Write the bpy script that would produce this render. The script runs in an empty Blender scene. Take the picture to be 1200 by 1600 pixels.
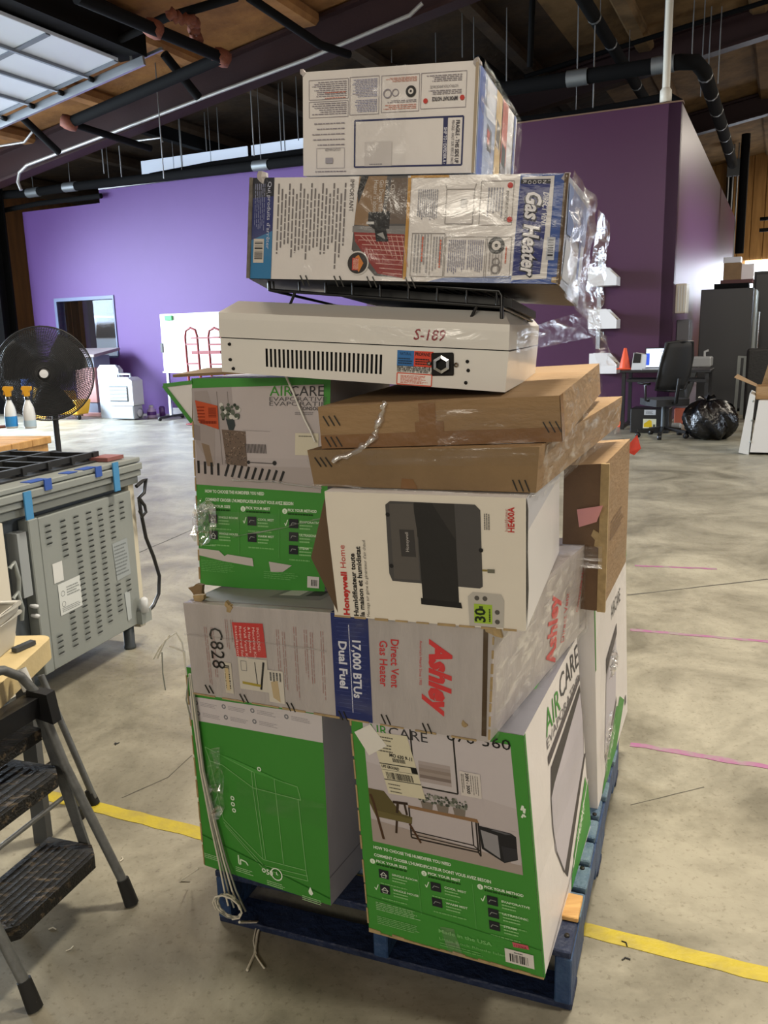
import bpy, bmesh, math, random
from mathutils import Vector as V, Matrix
random.seed(7)
S = bpy.context.scene
COL = S.collection

# ---------------------------------------------------------------- camera
PITCH, ROLL, EYE, FPX = math.radians(11.9), math.radians(1.5), 1.45, 1300.0
_f = V((0, math.cos(PITCH), -math.sin(PITCH)))
_r0 = V((1, 0, 0)); _u0 = _r0.cross(_f)
CR = _r0*math.cos(ROLL) - _u0*math.sin(ROLL)
CU = CR.cross(_f); CF = _f; CP = V((0, 0, EYE))
cd = bpy.data.cameras.new('camera'); cam = bpy.data.objects.new('camera', cd); COL.objects.link(cam)
cam.matrix_world = Matrix(((CR.x, CU.x, -CF.x, 0), (CR.y, CU.y, -CF.y, 0), (CR.z, CU.z, -CF.z, EYE), (0, 0, 0, 1)))
cd.sensor_fit = 'VERTICAL'; cd.sensor_height = 24.0; cd.lens = 24.0*FPX/1600; cd.clip_end = 200; cd.clip_start = .02
S.camera = cam

# building axes: X along the purple office front (to the right), Y along its side wall (away)
BY = math.radians(-25.5)
EX = V((math.cos(BY), math.sin(BY), 0)); EY = V((-math.sin(BY), math.cos(BY), 0)); EZ = V((0, 0, 1))
CORNER = V((4.482, 13.033, 0))
def W(x, y, z=0): return CORNER + EX*x + EY*y + EZ*z

# ---------------------------------------------------------------- world, lamps, exposure
wd = bpy.data.worlds.new('world'); S.world = wd; wd.use_nodes = True
bg = wd.node_tree.nodes['Background']; bg.inputs[0].default_value = (1.0, .95, .88, 1); bg.inputs[1].default_value = .30
S.view_settings.view_transform = 'Standard'; S.view_settings.look = 'None'
S.view_settings.gamma = 1; S.view_settings.use_curve_mapping = False
S.view_settings.exposure = 0.22
def area(name, loc, direction, sx, sy, power, color):
    l = bpy.data.lights.new(name, 'AREA'); l.shape = 'RECTANGLE'; l.size = sx; l.size_y = sy; l.energy = power; l.color = color
    o = bpy.data.objects.new(name, l); COL.objects.link(o); o.location = loc
    o.rotation_euler = V(direction).to_track_quat('-Z', 'Y').to_euler(); return o
WARM = (1.0, .91, .76); COOL = (.72, .85, 1.0)
# unseen high-bay lamps assumed under the roof, the last added to brighten the back wall
for (lx, ly, lz, p) in ((1.3, -10.2, 5.7, 330), (6.0, -11.3, 5.6, 300), (-2.5, -10.8, 5.3, 90), (4.0, -4.0, 6.0, 150), (6, 3, 6.6, 300), (-4.0, -5.5, 5.4, 45), (4.5, 14.0, 7.0, 420)):
    area('high_bay_lamp', W(lx, ly, lz), (0, 0, -1), 1.2, .5, p, WARM)
area('front_fill', W(2.0, -19.3, 3.3), EY - EZ*.12, 3.0, 1.0, 150, WARM)  # unseen fill light added behind the camera for the carton fronts
# daylight through the open overhead door in the left wall, then added lights on the right
area('door_daylight', W(-14.2, -6.7, 2.1), (EX*1.0 + EY*.25 - EZ*.12), 5.4, 3.6, 900, COOL)
w_ = area('door_sky', W(-14.3, -5.6, 3.6), (EX*1.0 + EY*.12 - EZ*.62), 6.5, 1.6, 1300, COOL); w_.data.spread = math.radians(110)
w_ = area('added_right_light', W(9.0, 4.2, 2.9), -EX, 7.0, .7, 90, COOL); w_.data.spread = math.radians(22)  # narrow lamp added in the hall for a glare patch on the plum side wall
area('added_right_light', W(11.5, -2.5, 2.6), -EX - EZ*.06, 3.0, 2.2, 260, COOL)  # added lamp, for daylight assumed to come from the unseen right side
# ---------------------------------------------------------------- geometry from view rays (real points at real depths)
def ray(x, y): return CR*((x-600)/FPX) + CU*((800-y)/FPX) + CF
def atz(x, y, z=0.0):
    d = ray(x, y); return CP + d*((z-EYE)/d.z)
def atY(x, y, Y):
    d = ray(x, y); return CP + d*(Y/d.y)
def atpl(x, y, o, n):
    d = ray(x, y); return CP + d*((o-CP).dot(n)/d.dot(n))
def atw(x, y, ly=None, lx=None):
    return atpl(x, y, W(lx or 0, ly or 0), EY if lx is None else EX)

# ---------------------------------------------------------------- materials
def lin(h):
    if not isinstance(h, str): return tuple(h)
    h = h.lstrip('#'); c = [int(h[i:i+2], 16)/255 for i in (0, 2, 4)]
    return tuple(x/12.92 if x <= .04045 else ((x+.055)/1.055)**2.4 for x in c)
_M = {}
def mat(name, col, rough=.55, metal=0.0, var=0.0, vs=3.0, bump=0.0, bs=40.0, stretch=(1, 1, 1), col2=None, thr=None, emit=0, coat=0, spec=None):
    if name in _M: return _M[name]
    m = bpy.data.materials.new(name); m.use_nodes = True; nt = m.node_tree; b = nt.nodes['Principled BSDF']
    c = lin(col); b.inputs['Base Color'].default_value = (*c, 1); b.inputs['Roughness'].default_value = rough; b.inputs['Metallic'].default_value = metal
    if spec is not None: b.inputs['Specular IOR Level'].default_value = spec
    if coat: b.inputs['Coat Weight'].default_value = coat; b.inputs['Coat Roughness'].default_value = .12
    if emit: b.inputs['Emission Color'].default_value = (*c, 1); b.inputs['Emission Strength'].default_value = emit
    if var or bump or col2:
        tc = nt.nodes.new('ShaderNodeNewGeometry'); mp = nt.nodes.new('ShaderNodeMapping'); mp.inputs['Scale'].default_value = stretch
        nt.links.new(tc.outputs['Position'], mp.inputs[0])
    if var or col2:
        n = nt.nodes.new('ShaderNodeTexNoise'); n.inputs['Scale'].default_value = vs; n.inputs['Detail'].default_value = 6; n.inputs['Roughness'].default_value = .6
        nt.links.new(mp.outputs[0], n.inputs['Vector'])
        r = nt.nodes.new('ShaderNodeValToRGB')
        if col2:
            t = thr or (.45, .6); r.color_ramp.elements[0].position, r.color_ramp.elements[1].position = t
            r.color_ramp.elements[0].color = (*c, 1); r.color_ramp.elements[1].color = (*lin(col2), 1)
        else:
            r.color_ramp.elements[0].position, r.color_ramp.elements[1].position = .3, .7
            r.color_ramp.elements[0].color = (*[max(0, x*(1-var)) for x in c], 1); r.color_ramp.elements[1].color = (*[min(1, x*(1+var)) for x in c], 1)
        nt.links.new(n.outputs[0], r.inputs[0]); nt.links.new(r.outputs[0], b.inputs['Base Color'])
    if bump:
        n2 = nt.nodes.new('ShaderNodeTexNoise'); n2.inputs['Scale'].default_value = bs; n2.inputs['Detail'].default_value = 5
        nt.links.new(mp.outputs[0], n2.inputs['Vector'])
        bp = nt.nodes.new('ShaderNodeBump'); bp.inputs['Strength'].default_value = bump; bp.inputs['Distance'].default_value = .02
        nt.links.new(n2.outputs[0], bp.inputs['Height']); nt.links.new(bp.outputs[0], b.inputs['Normal'])
    _M[name] = m; return m
def ink(h):
    return mat('ink_'+h.lstrip('#'), h, .5, bump=.06, bs=25, spec=.25)
def film_mat(name, fac, streak, rough=.14, tint=(1, 1, 1), scale=(3, 3, 26)):
    if name in _M: return _M[name]
    m = bpy.data.materials.new(name); m.use_nodes = True; nt = m.node_tree; nt.nodes.clear()
    out = nt.nodes.new('ShaderNodeOutputMaterial'); mx = nt.nodes.new('ShaderNodeMixShader'); tr = nt.nodes.new('ShaderNodeBsdfTransparent'); gl = nt.nodes.new('ShaderNodeBsdfGlossy')
    df = nt.nodes.new('ShaderNodeBsdfDiffuse'); df.inputs[0].default_value = (.9, .9, .9, 1); m2 = nt.nodes.new('ShaderNodeMixShader'); m2.inputs[0].default_value = .15
    gl.inputs['Roughness'].default_value = rough; gl.inputs['Color'].default_value = (*tint, 1); tr.inputs[0].default_value = (.97, .97, .97, 1)
    g = nt.nodes.new('ShaderNodeNewGeometry'); mp = nt.nodes.new('ShaderNodeMapping'); mp.inputs['Scale'].default_value = scale; mp.inputs['Rotation'].default_value = (.25, .1, .3)
    n = nt.nodes.new('ShaderNodeTexNoise'); n.inputs['Scale'].default_value = 2.2; n.inputs['Detail'].default_value = 7; n.inputs['Distortion'].default_value = .6
    r = nt.nodes.new('ShaderNodeMapRange'); r.inputs[1].default_value = .5; r.inputs[2].default_value = .78; r.inputs[3].default_value = fac; r.inputs[4].default_value = fac+streak
    bp = nt.nodes.new('ShaderNodeBump'); bp.inputs['Strength'].default_value = .55; bp.inputs['Distance'].default_value = .01
    L = nt.links.new
    L(g.outputs['Position'], mp.inputs[0]); L(mp.outputs[0], n.inputs['Vector']); L(n.outputs[0], r.inputs[0]); L(n.outputs[0], bp.inputs['Height'])
    L(bp.outputs[0], gl.inputs['Normal']); L(r.outputs[0], mx.inputs[0]); L(tr.outputs[0], mx.inputs[1]); L(gl.outputs[0], m2.inputs[1]); L(df.outputs[0], m2.inputs[2]); L(m2.outputs[0], mx.inputs[2]); L(mx.outputs[0], out.inputs[0])
    _M[name] = m; return m
def glass_mat(name, tint=(.9, .95, 1), fac=.12):
    if name in _M: return _M[name]
    m = bpy.data.materials.new(name); m.use_nodes = True; nt = m.node_tree; nt.nodes.clear()
    out = nt.nodes.new('ShaderNodeOutputMaterial'); mx = nt.nodes.new('ShaderNodeMixShader'); tr = nt.nodes.new('ShaderNodeBsdfTransparent'); gl = nt.nodes.new('ShaderNodeBsdfGlossy')
    gl.inputs['Roughness'].default_value = .05; tr.inputs[0].default_value = (*tint, 1); mx.inputs[0].default_value = fac
    nt.links.new(tr.outputs[0], mx.inputs[1]); nt.links.new(gl.outputs[0], mx.inputs[2]); nt.links.new(mx.outputs[0], out.inputs[0])
    _M[name] = m; return m

# ---------------------------------------------------------------- things, parts, mesh builder
def thing(name, label, cat, loc=(0, 0, 0), group=None):
    o = bpy.data.objects.new(name, None); COL.objects.link(o); o.location = loc; o.empty_display_size = .1
    o['label'] = label; o['category'] = cat
    if group: o['group'] = group
    return o
def tag(o, label, cat, group=None):
    o['label'] = label; o['category'] = cat
    if group: o['group'] = group
    return o
def struct(o): o['kind'] = 'structure'; return o
def rootloc(p):
    v = V((0, 0, 0))
    while p is not None: v = v + p.location; p = p.parent
    return v
def copy_tree(o, loc, label=None, parent=None):
    c = o.copy(); COL.objects.link(c)
    if parent is not None: c.parent = parent
    else: c.location = loc
    if label: c['label'] = label
    for ch in list(o.children): copy_tree(ch, None, None, c)
    return c
class MB:
    def __init__(s, M=None): s.v = []; s.f = []; s.mi = []; s.mats = []; s.sm = []; s.M = M
    def add(s, vs, fs, m, smooth=False):
        if m not in s.mats: s.mats.append(m)
        k = s.mats.index(m); b = len(s.v)
        s.v += [(s.M @ V(p)) if s.M else V(p) for p in vs]
        for f in fs: s.f.append([b+i for i in f]); s.mi.append(k); s.sm.append(smooth)
        return s
    def hexa(s, p, m):   # p: front TL TR BR BL, back TL TR BR BL
        return s.add(p, [(3, 2, 1, 0), (4, 5, 6, 7), (0, 1, 5, 4), (1, 2, 6, 5), (2, 3, 7, 6), (3, 0, 4, 7)], m)
    def box(s, c, d, m, R=None):
        c = V(c); x, y, z = d[0]/2, d[1]/2, d[2]/2
        P = [V((a, b_, e)) for b_ in (-y, y) for a, e in ((-x, z), (x, z), (x, -z), (-x, -z))]
        if R is not None: P = [R @ p for p in P]
        return s.hexa([c+p for p in P], m)
    def bar(s, a, b, w, h, m, up=(0, 0, 1)):
        a = V(a); b = V(b); t = (b-a).normalized(); sd = t.cross(V(up))
        if sd.length < 1e-4: sd = t.cross(V((1, 0, 0)))
        sd.normalize(); u = sd.cross(t); sd = sd*(w/2); u = u*(h/2)
        return s.hexa([a-sd+u, a+sd+u, a+sd-u, a-sd-u, b-sd+u, b+sd+u, b+sd-u, b-sd-u], m)
    def tube(s, pts, r, m, n=8, closed=False, cap=True):
        pts = [V(p) for p in pts]; N = len(pts); rs = r if isinstance(r, (list, tuple)) else [r]*N
        vs = []; prev = None
        for i, p in enumerate(pts):
            a = pts[(i-1) % N] if (closed or i > 0) else p; b = pts[(i+1) % N] if (closed or i < N-1) else p
            t = (b-a).normalized()
            if prev is None:
                q = V((0, 0, 1)) if abs(t.z) < .9 else V((1, 0, 0)); u = t.cross(q).normalized()
            else:
                u = (prev - t*prev.dot(t))
                if u.length < 1e-6: u = t.cross(V((.3, .5, .8)))
                u.normalize()
            prev = u; w = t.cross(u)
            for k in range(n):
                an = 2*math.pi*k/n; vs.append(p + (u*math.cos(an)+w*math.sin(an))*rs[i])
        fs = []
        for i in range(N if closed else N-1):
            j = (i+1) % N
            for k in range(n): fs.append((i*n+k, i*n+(k+1) % n, j*n+(k+1) % n, j*n+k))
        s.add(vs, fs, m, True)
        if cap and not closed: s.add(vs[:n], [tuple(range(n))[::-1]], m); s.add(vs[-n:], [tuple(range(n))], m)
        return s
    def lathe(s, prof, m, c=(0, 0, 0), ax=(0, 0, 1), n=20, smooth=True):
        c = V(c); ax = V(ax).normalized(); q = V((1, 0, 0)) if abs(ax.x) < .9 else V((0, 1, 0)); u = ax.cross(q).normalized(); w = ax.cross(u)
        vs = []
        for r, z in prof:
            for k in range(n):
                an = 2*math.pi*k/n; vs.append(c + ax*z + (u*math.cos(an)+w*math.sin(an))*max(r, 1e-4))
        fs = [(i*n+k, i*n+(k+1) % n, (i+1)*n+(k+1) % n, (i+1)*n+k) for i in range(len(prof)-1) for k in range(n)]
        return s.add(vs, fs, m, smooth)
    def disc(s, c, r, ax, m, n=20):
        c = V(c); ax = V(ax).normalized(); q = V((1, 0, 0)) if abs(ax.x) < .9 else V((0, 1, 0)); u = ax.cross(q).normalized(); w = ax.cross(u)
        return s.add([c+(u*math.cos(2*math.pi*k/n)+w*math.sin(2*math.pi*k/n))*r for k in range(n)], [tuple(range(n))], m)
    def prism(s, poly, vec, m, mside=None):
        n = len(poly); P = [V(p) for p in poly]; vec = V(vec); Q = [p+vec for p in P]
        s.add(P, [tuple(range(n))[::-1]], m); s.add(Q, [tuple(range(n))], m)
        return s.add(P+Q, [(i, (i+1) % n, n+(i+1) % n, n+i) for i in range(n)], mside or m)
    def loft(s, A, B, m, mside=None):
        n = len(A); A = [V(p) for p in A]; B = [V(p) for p in B]
        s.add(A, [tuple(range(n))[::-1]], m); s.add(B, [tuple(range(n))], mside or m)
        return s.add(A+B, [(i, (i+1) % n, n+(i+1) % n, n+i) for i in range(n)], mside or m)
    def grid(s, fn, nx, ny, m, smooth=True):
        vs = [fn(i/nx, j/ny) for j in range(ny+1) for i in range(nx+1)]
        return s.add(vs, [(j*(nx+1)+i, j*(nx+1)+i+1, (j+1)*(nx+1)+i+1, (j+1)*(nx+1)+i) for j in range(ny) for i in range(nx)], m, smooth)
    def build(s, name, parent=None, bevel=0, label=None, seg=1, loc=None):
        me = bpy.data.meshes.new(name)
        off = rootloc(parent) if parent is not None else (V(loc) if loc is not None else V((0, 0, 0)))
        me.from_pydata([p-off for p in s.v], [], s.f)
        for m in s.mats: me.materials.append(m)
        me.polygons.foreach_set('material_index', s.mi); me.polygons.foreach_set('use_smooth', s.sm)
        bm = bmesh.new(); bm.from_mesh(me)
        bmesh.ops.recalc_face_normals(bm, faces=bm.faces); bm.to_mesh(me); bm.free(); me.update()
        o = bpy.data.objects.new(name, me); COL.objects.link(o)
        if parent is not None: o.parent = parent
        elif loc is not None: o.location = loc
        if bevel:
            md = o.modifiers.new('bevel', 'BEVEL'); md.width = bevel; md.segments = seg; md.limit_method = 'ANGLE'; md.angle_limit = math.radians(40); md.use_clamp_overlap = True
        if label: o['label'] = label
        return o
def rotz(a): return Matrix.Rotation(a, 3, 'Z')
def frame(loc, yaw): return Matrix.Translation(V(loc)) @ Matrix.Rotation(yaw, 4, 'Z')

# ---------------------------------------------------------------- flat print laid on a face
_T = {}
def text_geo(t, bold):
    k = (t, bold)
    if k in _T: return _T[k]
    cu = bpy.data.curves.new('t', 'FONT'); cu.body = t; cu.size = 1; cu.resolution_u = 2; cu.offset = bold; cu.fill_mode = 'FRONT'
    o = bpy.data.objects.new('t', cu); COL.objects.link(o); bpy.context.view_layer.update()
    me = bpy.data.meshes.new_from_object(o.evaluated_get(bpy.context.evaluated_depsgraph_get()))
    vs = [(p.co.x, p.co.y) for p in me.vertices]; fs = [tuple(p.vertices) for p in me.polygons]
    bpy.data.objects.remove(o); bpy.data.curves.remove(cu); bpy.data.meshes.remove(me)
    xs = [p[0] for p in vs] or [0]; ys = [p[1] for p in vs] or [0]
    _T[k] = (vs, fs, min(xs), max(xs), min(ys), max(ys)); return _T[k]
class Face:
    """u runs left to right, v top to bottom over the quad TL TR BR BL"""
    def __init__(s, TL, TR, BR, BL):
        s.c = [V(p) for p in (TL, TR, BR, BL)]
        s.n = (s.c[3]-s.c[0]).cross(s.c[1]-s.c[0]).normalized()
        s.Wd = ((s.c[1]-s.c[0]).length + (s.c[2]-s.c[3]).length)/2; s.Ht = ((s.c[3]-s.c[0]).length + (s.c[2]-s.c[1]).length)/2
    def p(s, u, v, l=0):
        a, b, c, d = s.c
        return (a*(1-u)+b*u)*(1-v) + (d*(1-u)+c*u)*v + s.n*(.0008+.0004*l)
class Print:
    def __init__(s, face): s.F = face; s.mb = MB(); s.l = 0; s.k = 0
    def layer(s, l): s.l = l; return s
    def poly(s, pts, col, m=None):
        s.k += .004; s.mb.add([s.F.p(u, v, s.l+s.k) for u, v in pts], [tuple(range(len(pts)))], m or ink(col)); return s
    def rect(s, u0, v0, u1, v1, col, m=None): return s.poly([(u0, v0), (u1, v0), (u1, v1), (u0, v1)], col, m)
    def line(s, a, b, w, col):   # w in metres
        W_, H_ = s.F.Wd, s.F.Ht; dx, dy = (b[0]-a[0])*W_, (b[1]-a[1])*H_; L = math.hypot(dx, dy) or 1e-6
        nx, ny = -dy/L*w/2/W_, dx/L*w/2/H_
        return s.poly([(a[0]+nx, a[1]+ny), (b[0]+nx, b[1]+ny), (b[0]-nx, b[1]-ny), (a[0]-nx, a[1]-ny)], col)
    def path(s, pts, w, col):
        for a, b in zip(pts, pts[1:]): s.line(a, b, w, col)
        return s
    def frame(s, u0, v0, u1, v1, w, col): return s.path([(u0, v0), (u1, v0), (u1, v1), (u0, v1), (u0, v0)], w, col)
    def circ(s, u, v, r, col, n=20, r2=None):
        W_, H_ = s.F.Wd, s.F.Ht
        P = [(u+r*math.cos(2*math.pi*k/n)/W_, v+r*math.sin(2*math.pi*k/n)/H_) for k in range(n)]
        if r2 is None: return s.poly(P, col)
        Q = [(u+r2*math.cos(2*math.pi*k/n)/W_, v+r2*math.sin(2*math.pi*k/n)/H_) for k in range(n)]
        for k in range(n): s.poly([P[k], P[(k+1) % n], Q[(k+1) % n], Q[k]], col)
        return s
    def text(s, t, u, v, h, col, rot=0, al='L', w=None, bold=0.0, shear=0.0):
        """h: capital height in metres; rot: clockwise degrees; (u,v) is the start of the baseline; w: fitted length in metres"""
        vs, fs, x0, x1, y0, y1 = text_geo(t, bold)
        k = h/.7; kx = k if w is None else w/max(1e-6, x1-x0)
        sh = {'L': x0, 'C': (x0+x1)/2, 'R': x1}[al]; a = math.radians(rot); ca, sa = math.cos(a), math.sin(a)
        P = []
        for x, y in vs:
            X = (x-sh)*kx + y*k*shear; Y = -y*k
            P.append(s.F.p(u+(X*ca-Y*sa)/s.F.Wd, v+(X*sa+Y*ca)/s.F.Ht, s.l+s.k+.1))
        s.mb.add(P, fs, ink(col)); return s
    def para(s, u0, v0, u1, v1, n, col, rot=0, fill=.55, rag=.25, dash=True):
        """small unreadable print: n rows of dashes in the rectangle; rot 0 rows run along u, 90 along v"""
        rnd = random.Random(int((u0*97+v0*89+u1*83)*1e4) & 0xffff)
        for i in range(n):
            e = 1-rnd.random()*rag; x = 0.0
            a = (i+.5-fill/2)/n; b = (i+.5+fill/2)/n
            while x < e:
                L = min(e-x, (.05+.11*rnd.random()) if dash else 1)
                if rot == 0: s.rect(u0+(u1-u0)*x, v0+(v1-v0)*a, u0+(u1-u0)*(x+L), v0+(v1-v0)*b, col)
                elif rot == 90: s.rect(u1+(u0-u1)*b, v0+(v1-v0)*x, u1+(u0-u1)*a, v0+(v1-v0)*(x+L), col)
                elif rot == -90: s.rect(u0+(u1-u0)*a, v1+(v0-v1)*(x+L), u0+(u1-u0)*b, v1+(v0-v1)*x, col)
                else: s.rect(u1+(u0-u1)*(x+L), v1+(v0-v1)*b, u1+(u0-u1)*x, v1+(v0-v1)*a, col)
                x += L + .018
        return s
    def bars(s, u0, v0, u1, v1, n, col='#141414', vert=True):
        rnd = random.Random(int((u0*97+v0*89)*1e4) & 0xffff); x = 0
        ws = [rnd.choice((1, 1, 2, 3)) for _ in range(2*n)]; T = sum(ws)
        for i, w in enumerate(ws):
            if i % 2 == 0:
                a, b = x/T, (x+w)/T
                if vert: s.rect(u0+(u1-u0)*a, v0, u0+(u1-u0)*b, v1, col)
                else: s.rect(u0, v0+(v1-v0)*a, u1, v0+(v1-v0)*b, col)
            x += w
        return s
    def build(s, name, parent, label=None): return s.mb.build(name, parent, label=label)
# ---------------------------------------------------------------- room shell
def concrete():
    m = bpy.data.materials.new('polished_concrete'); m.use_nodes = True; nt = m.node_tree; b = nt.nodes['Principled BSDF']; L = nt.links.new; N = nt.nodes.new
    g = N('ShaderNodeNewGeometry')
    def noise(sc, det=8, rough=.6, dist=0):
        n = N('ShaderNodeTexNoise'); n.inputs['Scale'].default_value = sc; n.inputs['Detail'].default_value = det; n.inputs['Roughness'].default_value = rough; n.inputs['Distortion'].default_value = dist
        L(g.outputs['Position'], n.inputs['Vector']); return n
    r = N('ShaderNodeValToRGB'); n1 = noise(1.6, 10, .68, .7); L(n1.outputs[0], r.inputs[0])
    r.color_ramp.elements[0].position = .36; r.color_ramp.elements[0].color = (*lin('#6f6b5d'), 1); r.color_ramp.elements[1].position = .64; r.color_ramp.elements[1].color = (*lin('#9f9a89'), 1)
    n2 = noise(7, 8, .7); r2 = N('ShaderNodeValToRGB'); L(n2.outputs[0], r2.inputs[0]); r2.color_ramp.elements[0].position = .3; r2.color_ramp.elements[0].color = (.72, .71, .69, 1); r2.color_ramp.elements[1].position = .5; r2.color_ramp.elements[1].color = (1, 1, 1, 1)
    mx = N('ShaderNodeMixRGB'); mx.blend_type = 'MULTIPLY'; mx.inputs[0].default_value = .75; L(r.outputs[0], mx.inputs[1]); L(r2.outputs[0], mx.inputs[2])
    n3 = noise(60, 3); r3 = N('ShaderNodeValToRGB'); L(n3.outputs[0], r3.inputs[0]); r3.color_ramp.elements[0].position = .33; r3.color_ramp.elements[0].color = (.6, .57, .53, 1); r3.color_ramp.elements[1].position = .42; r3.color_ramp.elements[1].color = (1, 1, 1, 1)
    m2 = N('ShaderNodeMixRGB'); m2.blend_type = 'MULTIPLY'; m2.inputs[0].default_value = .6; L(mx.outputs[0], m2.inputs[1]); L(r3.outputs[0], m2.inputs[2]); L(m2.outputs[0], b.inputs['Base Color'])
    rr = N('ShaderNodeMapRange'); L(n1.outputs[0], rr.inputs[0]); rr.inputs[3].default_value = .3; rr.inputs[4].default_value = .5; L(rr.outputs[0], b.inputs['Roughness'])
    bp = N('ShaderNodeBump'); bp.inputs['Strength'].default_value = .12; bp.inputs['Distance'].default_value = .01; L(n2.outputs[0], bp.inputs['Height']); L(bp.outputs[0], b.inputs['Normal'])
    return m
CONC = concrete()
mb = MB(); mb.hexa([W(-15, -20, 0), W(14, -20, 0), W(14, -20, -.15), W(-15, -20, -.15), W(-15, 21, 0), W(14, 21, 0), W(14, 21, -.15), W(-15, 21, -.15)], CONC)
struct(mb.build('floor'))

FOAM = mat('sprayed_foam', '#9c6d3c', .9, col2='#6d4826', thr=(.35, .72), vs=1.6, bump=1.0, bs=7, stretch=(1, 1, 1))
FOAM2 = mat('plank_decking', '#94744a', .9, col2='#614a2c', thr=(.35, .7), vs=2.2, bump=.8, bs=9, stretch=(.6, .6, 3))
RS = .163; RZ = 7.245
def roof(lx, ly, dz=0): return W(lx, ly, RZ+RS*lx+dz)
FOAM_SHADE = mat('shaded_sprayed_foam', '#4a3723', .95, col2='#2c2117', thr=(.35, .72), vs=1.6, bump=1.0, bs=7)  # shade of the roof bay behind the rafter put into the foam colour
mb = MB()
for xa, xb, ya, yb, m_ in ((-15, 14, -20, -1.1, FOAM), (-15, -2.5, -1.1, 21, FOAM_SHADE), (-2.5, 14, -1.1, 21, FOAM2)): mb.hexa([roof(xa, ya, .2), roof(xb, ya, .2), roof(xb, ya), roof(xa, ya), roof(xa, yb, .2), roof(xb, yb, .2), roof(xb, yb), roof(xa, yb)], m_)
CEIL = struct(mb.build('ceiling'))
# foam covered ribs along the roof
for k in range(13):
    x = -13.6+2.05*k
    for ya, yb, m_ in ((-14, -1.25, FOAM), (-.95, 19.5, FOAM_SHADE if x < -2.5 else FOAM2)): mb = MB(); mb.bar(roof(x, ya, -.08), roof(x, yb, -.08), .34, .22, m_); mb.build('foam_rib', CEIL, bevel=.06)
STEEL = mat('maroon_steel', '#2c1415', .55, bump=.1); BLK = mat('black_steel', '#050506', .85, spec=.2); GALV = mat('galvanised', '#b7bcc0', .35, .85); DK = mat('dark_void', '#08080a', .9)
for y, d in ((-1.1, .52), (4.9, .55), (11.5, .5)):
    mb = MB()
    for dz, w, h in ((-.06, .3, .05), (-.06-d, .3, .05)): mb.bar(roof(-14.5, y, dz), roof(13.5, y, dz), w, h, STEEL)
    mb.bar(roof(-14.5, y, -.06-d/2), roof(13.5, y, -.06-d/2), .04, d, STEEL)
    r_ = struct(mb.build('trim_%d' % (1 if y < 0 else 2 if y < 6 else 3)))
# purlins along the building
for k, (x, w, h, y0, y1) in enumerate(((-7.3, .5, .5, -12, -3.2), (4.2, .16, .24, -10, 20), (7.5, .16, .24, -10, 20), (-9.5, .16, .24, -1, 20))):
    mb = MB(); mb.bar(roof(x, y0, -.3), roof(x, y1, -.3), w, h, BLK); struct(mb.build('trim_%d' % (4+k)))

# left eave wall with the open overhead doorway, rear and right walls
PLY = mat('plywood_sheathing', '#8a5a2c', .7, col2='#6c4420', thr=(.35, .7), vs=1.2, bump=.2, bs=12, stretch=(6, 6, .6))
PLYL = mat('plywood_light', '#b98a4e', .7, col2='#946833', thr=(.35, .7), vs=1.4, bump=.2, bs=12, stretch=(6, 6, .6))
mb = MB()
_ly = lambda px, lx: (atw(px, 520, lx=lx)-CORNER).dot(EY)
YG0, YG1, YV0, YV1 = _ly(104, -14.6), _ly(116, -14.6), _ly(139, -14.6), _ly(190, -14.6)
for y0, y1, z0, z1 in ((-20, -10.2, 0, 4.9), (-10.2, -2.6, 4.0, 4.9), (-2.6, YG0, 0, 4.9), (YG0, YV1, 2.9, 4.9), (YG1, YV0, 0, 2.9), (YV1, 21, 0, 4.9)):
    a, b = W(-14.6, y0, z0), W(-14.6, y1, z1)
    mb.hexa([W(-14.6, y0, z1), W(-14.6, y1, z1), W(-14.6, y1, z0), W(-14.6, y0, z0), W(-14.8, y0, z1), W(-14.8, y1, z1), W(-14.8, y1, z0), W(-14.8, y0, z0)], PLY)
WL = struct(mb.build('wall_left'))
mb = MB()
mb.hexa([W(-14.6, 19.8, 9), W(13.5, 19.8, 9.5), W(13.5, 19.8, 0), W(-14.6, 19.8, 0), W(-14.6, 20, 9), W(13.5, 20, 9.5), W(13.5, 20, 0), W(-14.6, 20, 0)], PLYL)
WB = struct(mb.build('wall_back'))
mb = MB(); GLOW = mat('panel_glow', '#e6f0ff', .4, emit=13.0); mb.hexa([W(.15, 19.72, 3.75), W(3.1, 19.72, 3.75), W(3.1, 19.72, 2.5), W(.15, 19.72, 2.5), W(.15, 19.79, 3.75), W(3.1, 19.79, 3.75), W(3.1, 19.79, 2.5), W(.15, 19.79, 2.5)], GLOW); struct(mb.build('glare_panel'))  # glowing panel added for the glare on the plum side wall
for i in range(14):   # vertical sheathing boards, the first seen at the right edge of the picture
    x = -1.0+i*.42
    zl = 3.77 if x < 3.1 else 3.1; mb = MB(); mb.hexa([W(x, 19.74, 8.4), W(x+.40, 19.74, 8.4), W(x+.40, 19.74, zl), W(x, 19.74, zl), W(x, 19.8, 8.4), W(x+.40, 19.8, 8.4), W(x+.40, 19.8, zl), W(x, 19.8, zl)], PLYL); mb.build('sheathing_board', WB, bevel=.01)
mb = MB()
mb.hexa([W(13.4, -20, 9.4), W(13.4, 20, 9.4), W(13.4, 20, 0), W(13.4, -20, 0), W(13.6, -20, 9.4), W(13.6, 20, 9.4), W(13.6, 20, 0), W(13.6, -20, 0)], PLY)
struct(mb.build('wall_right'))

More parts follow.
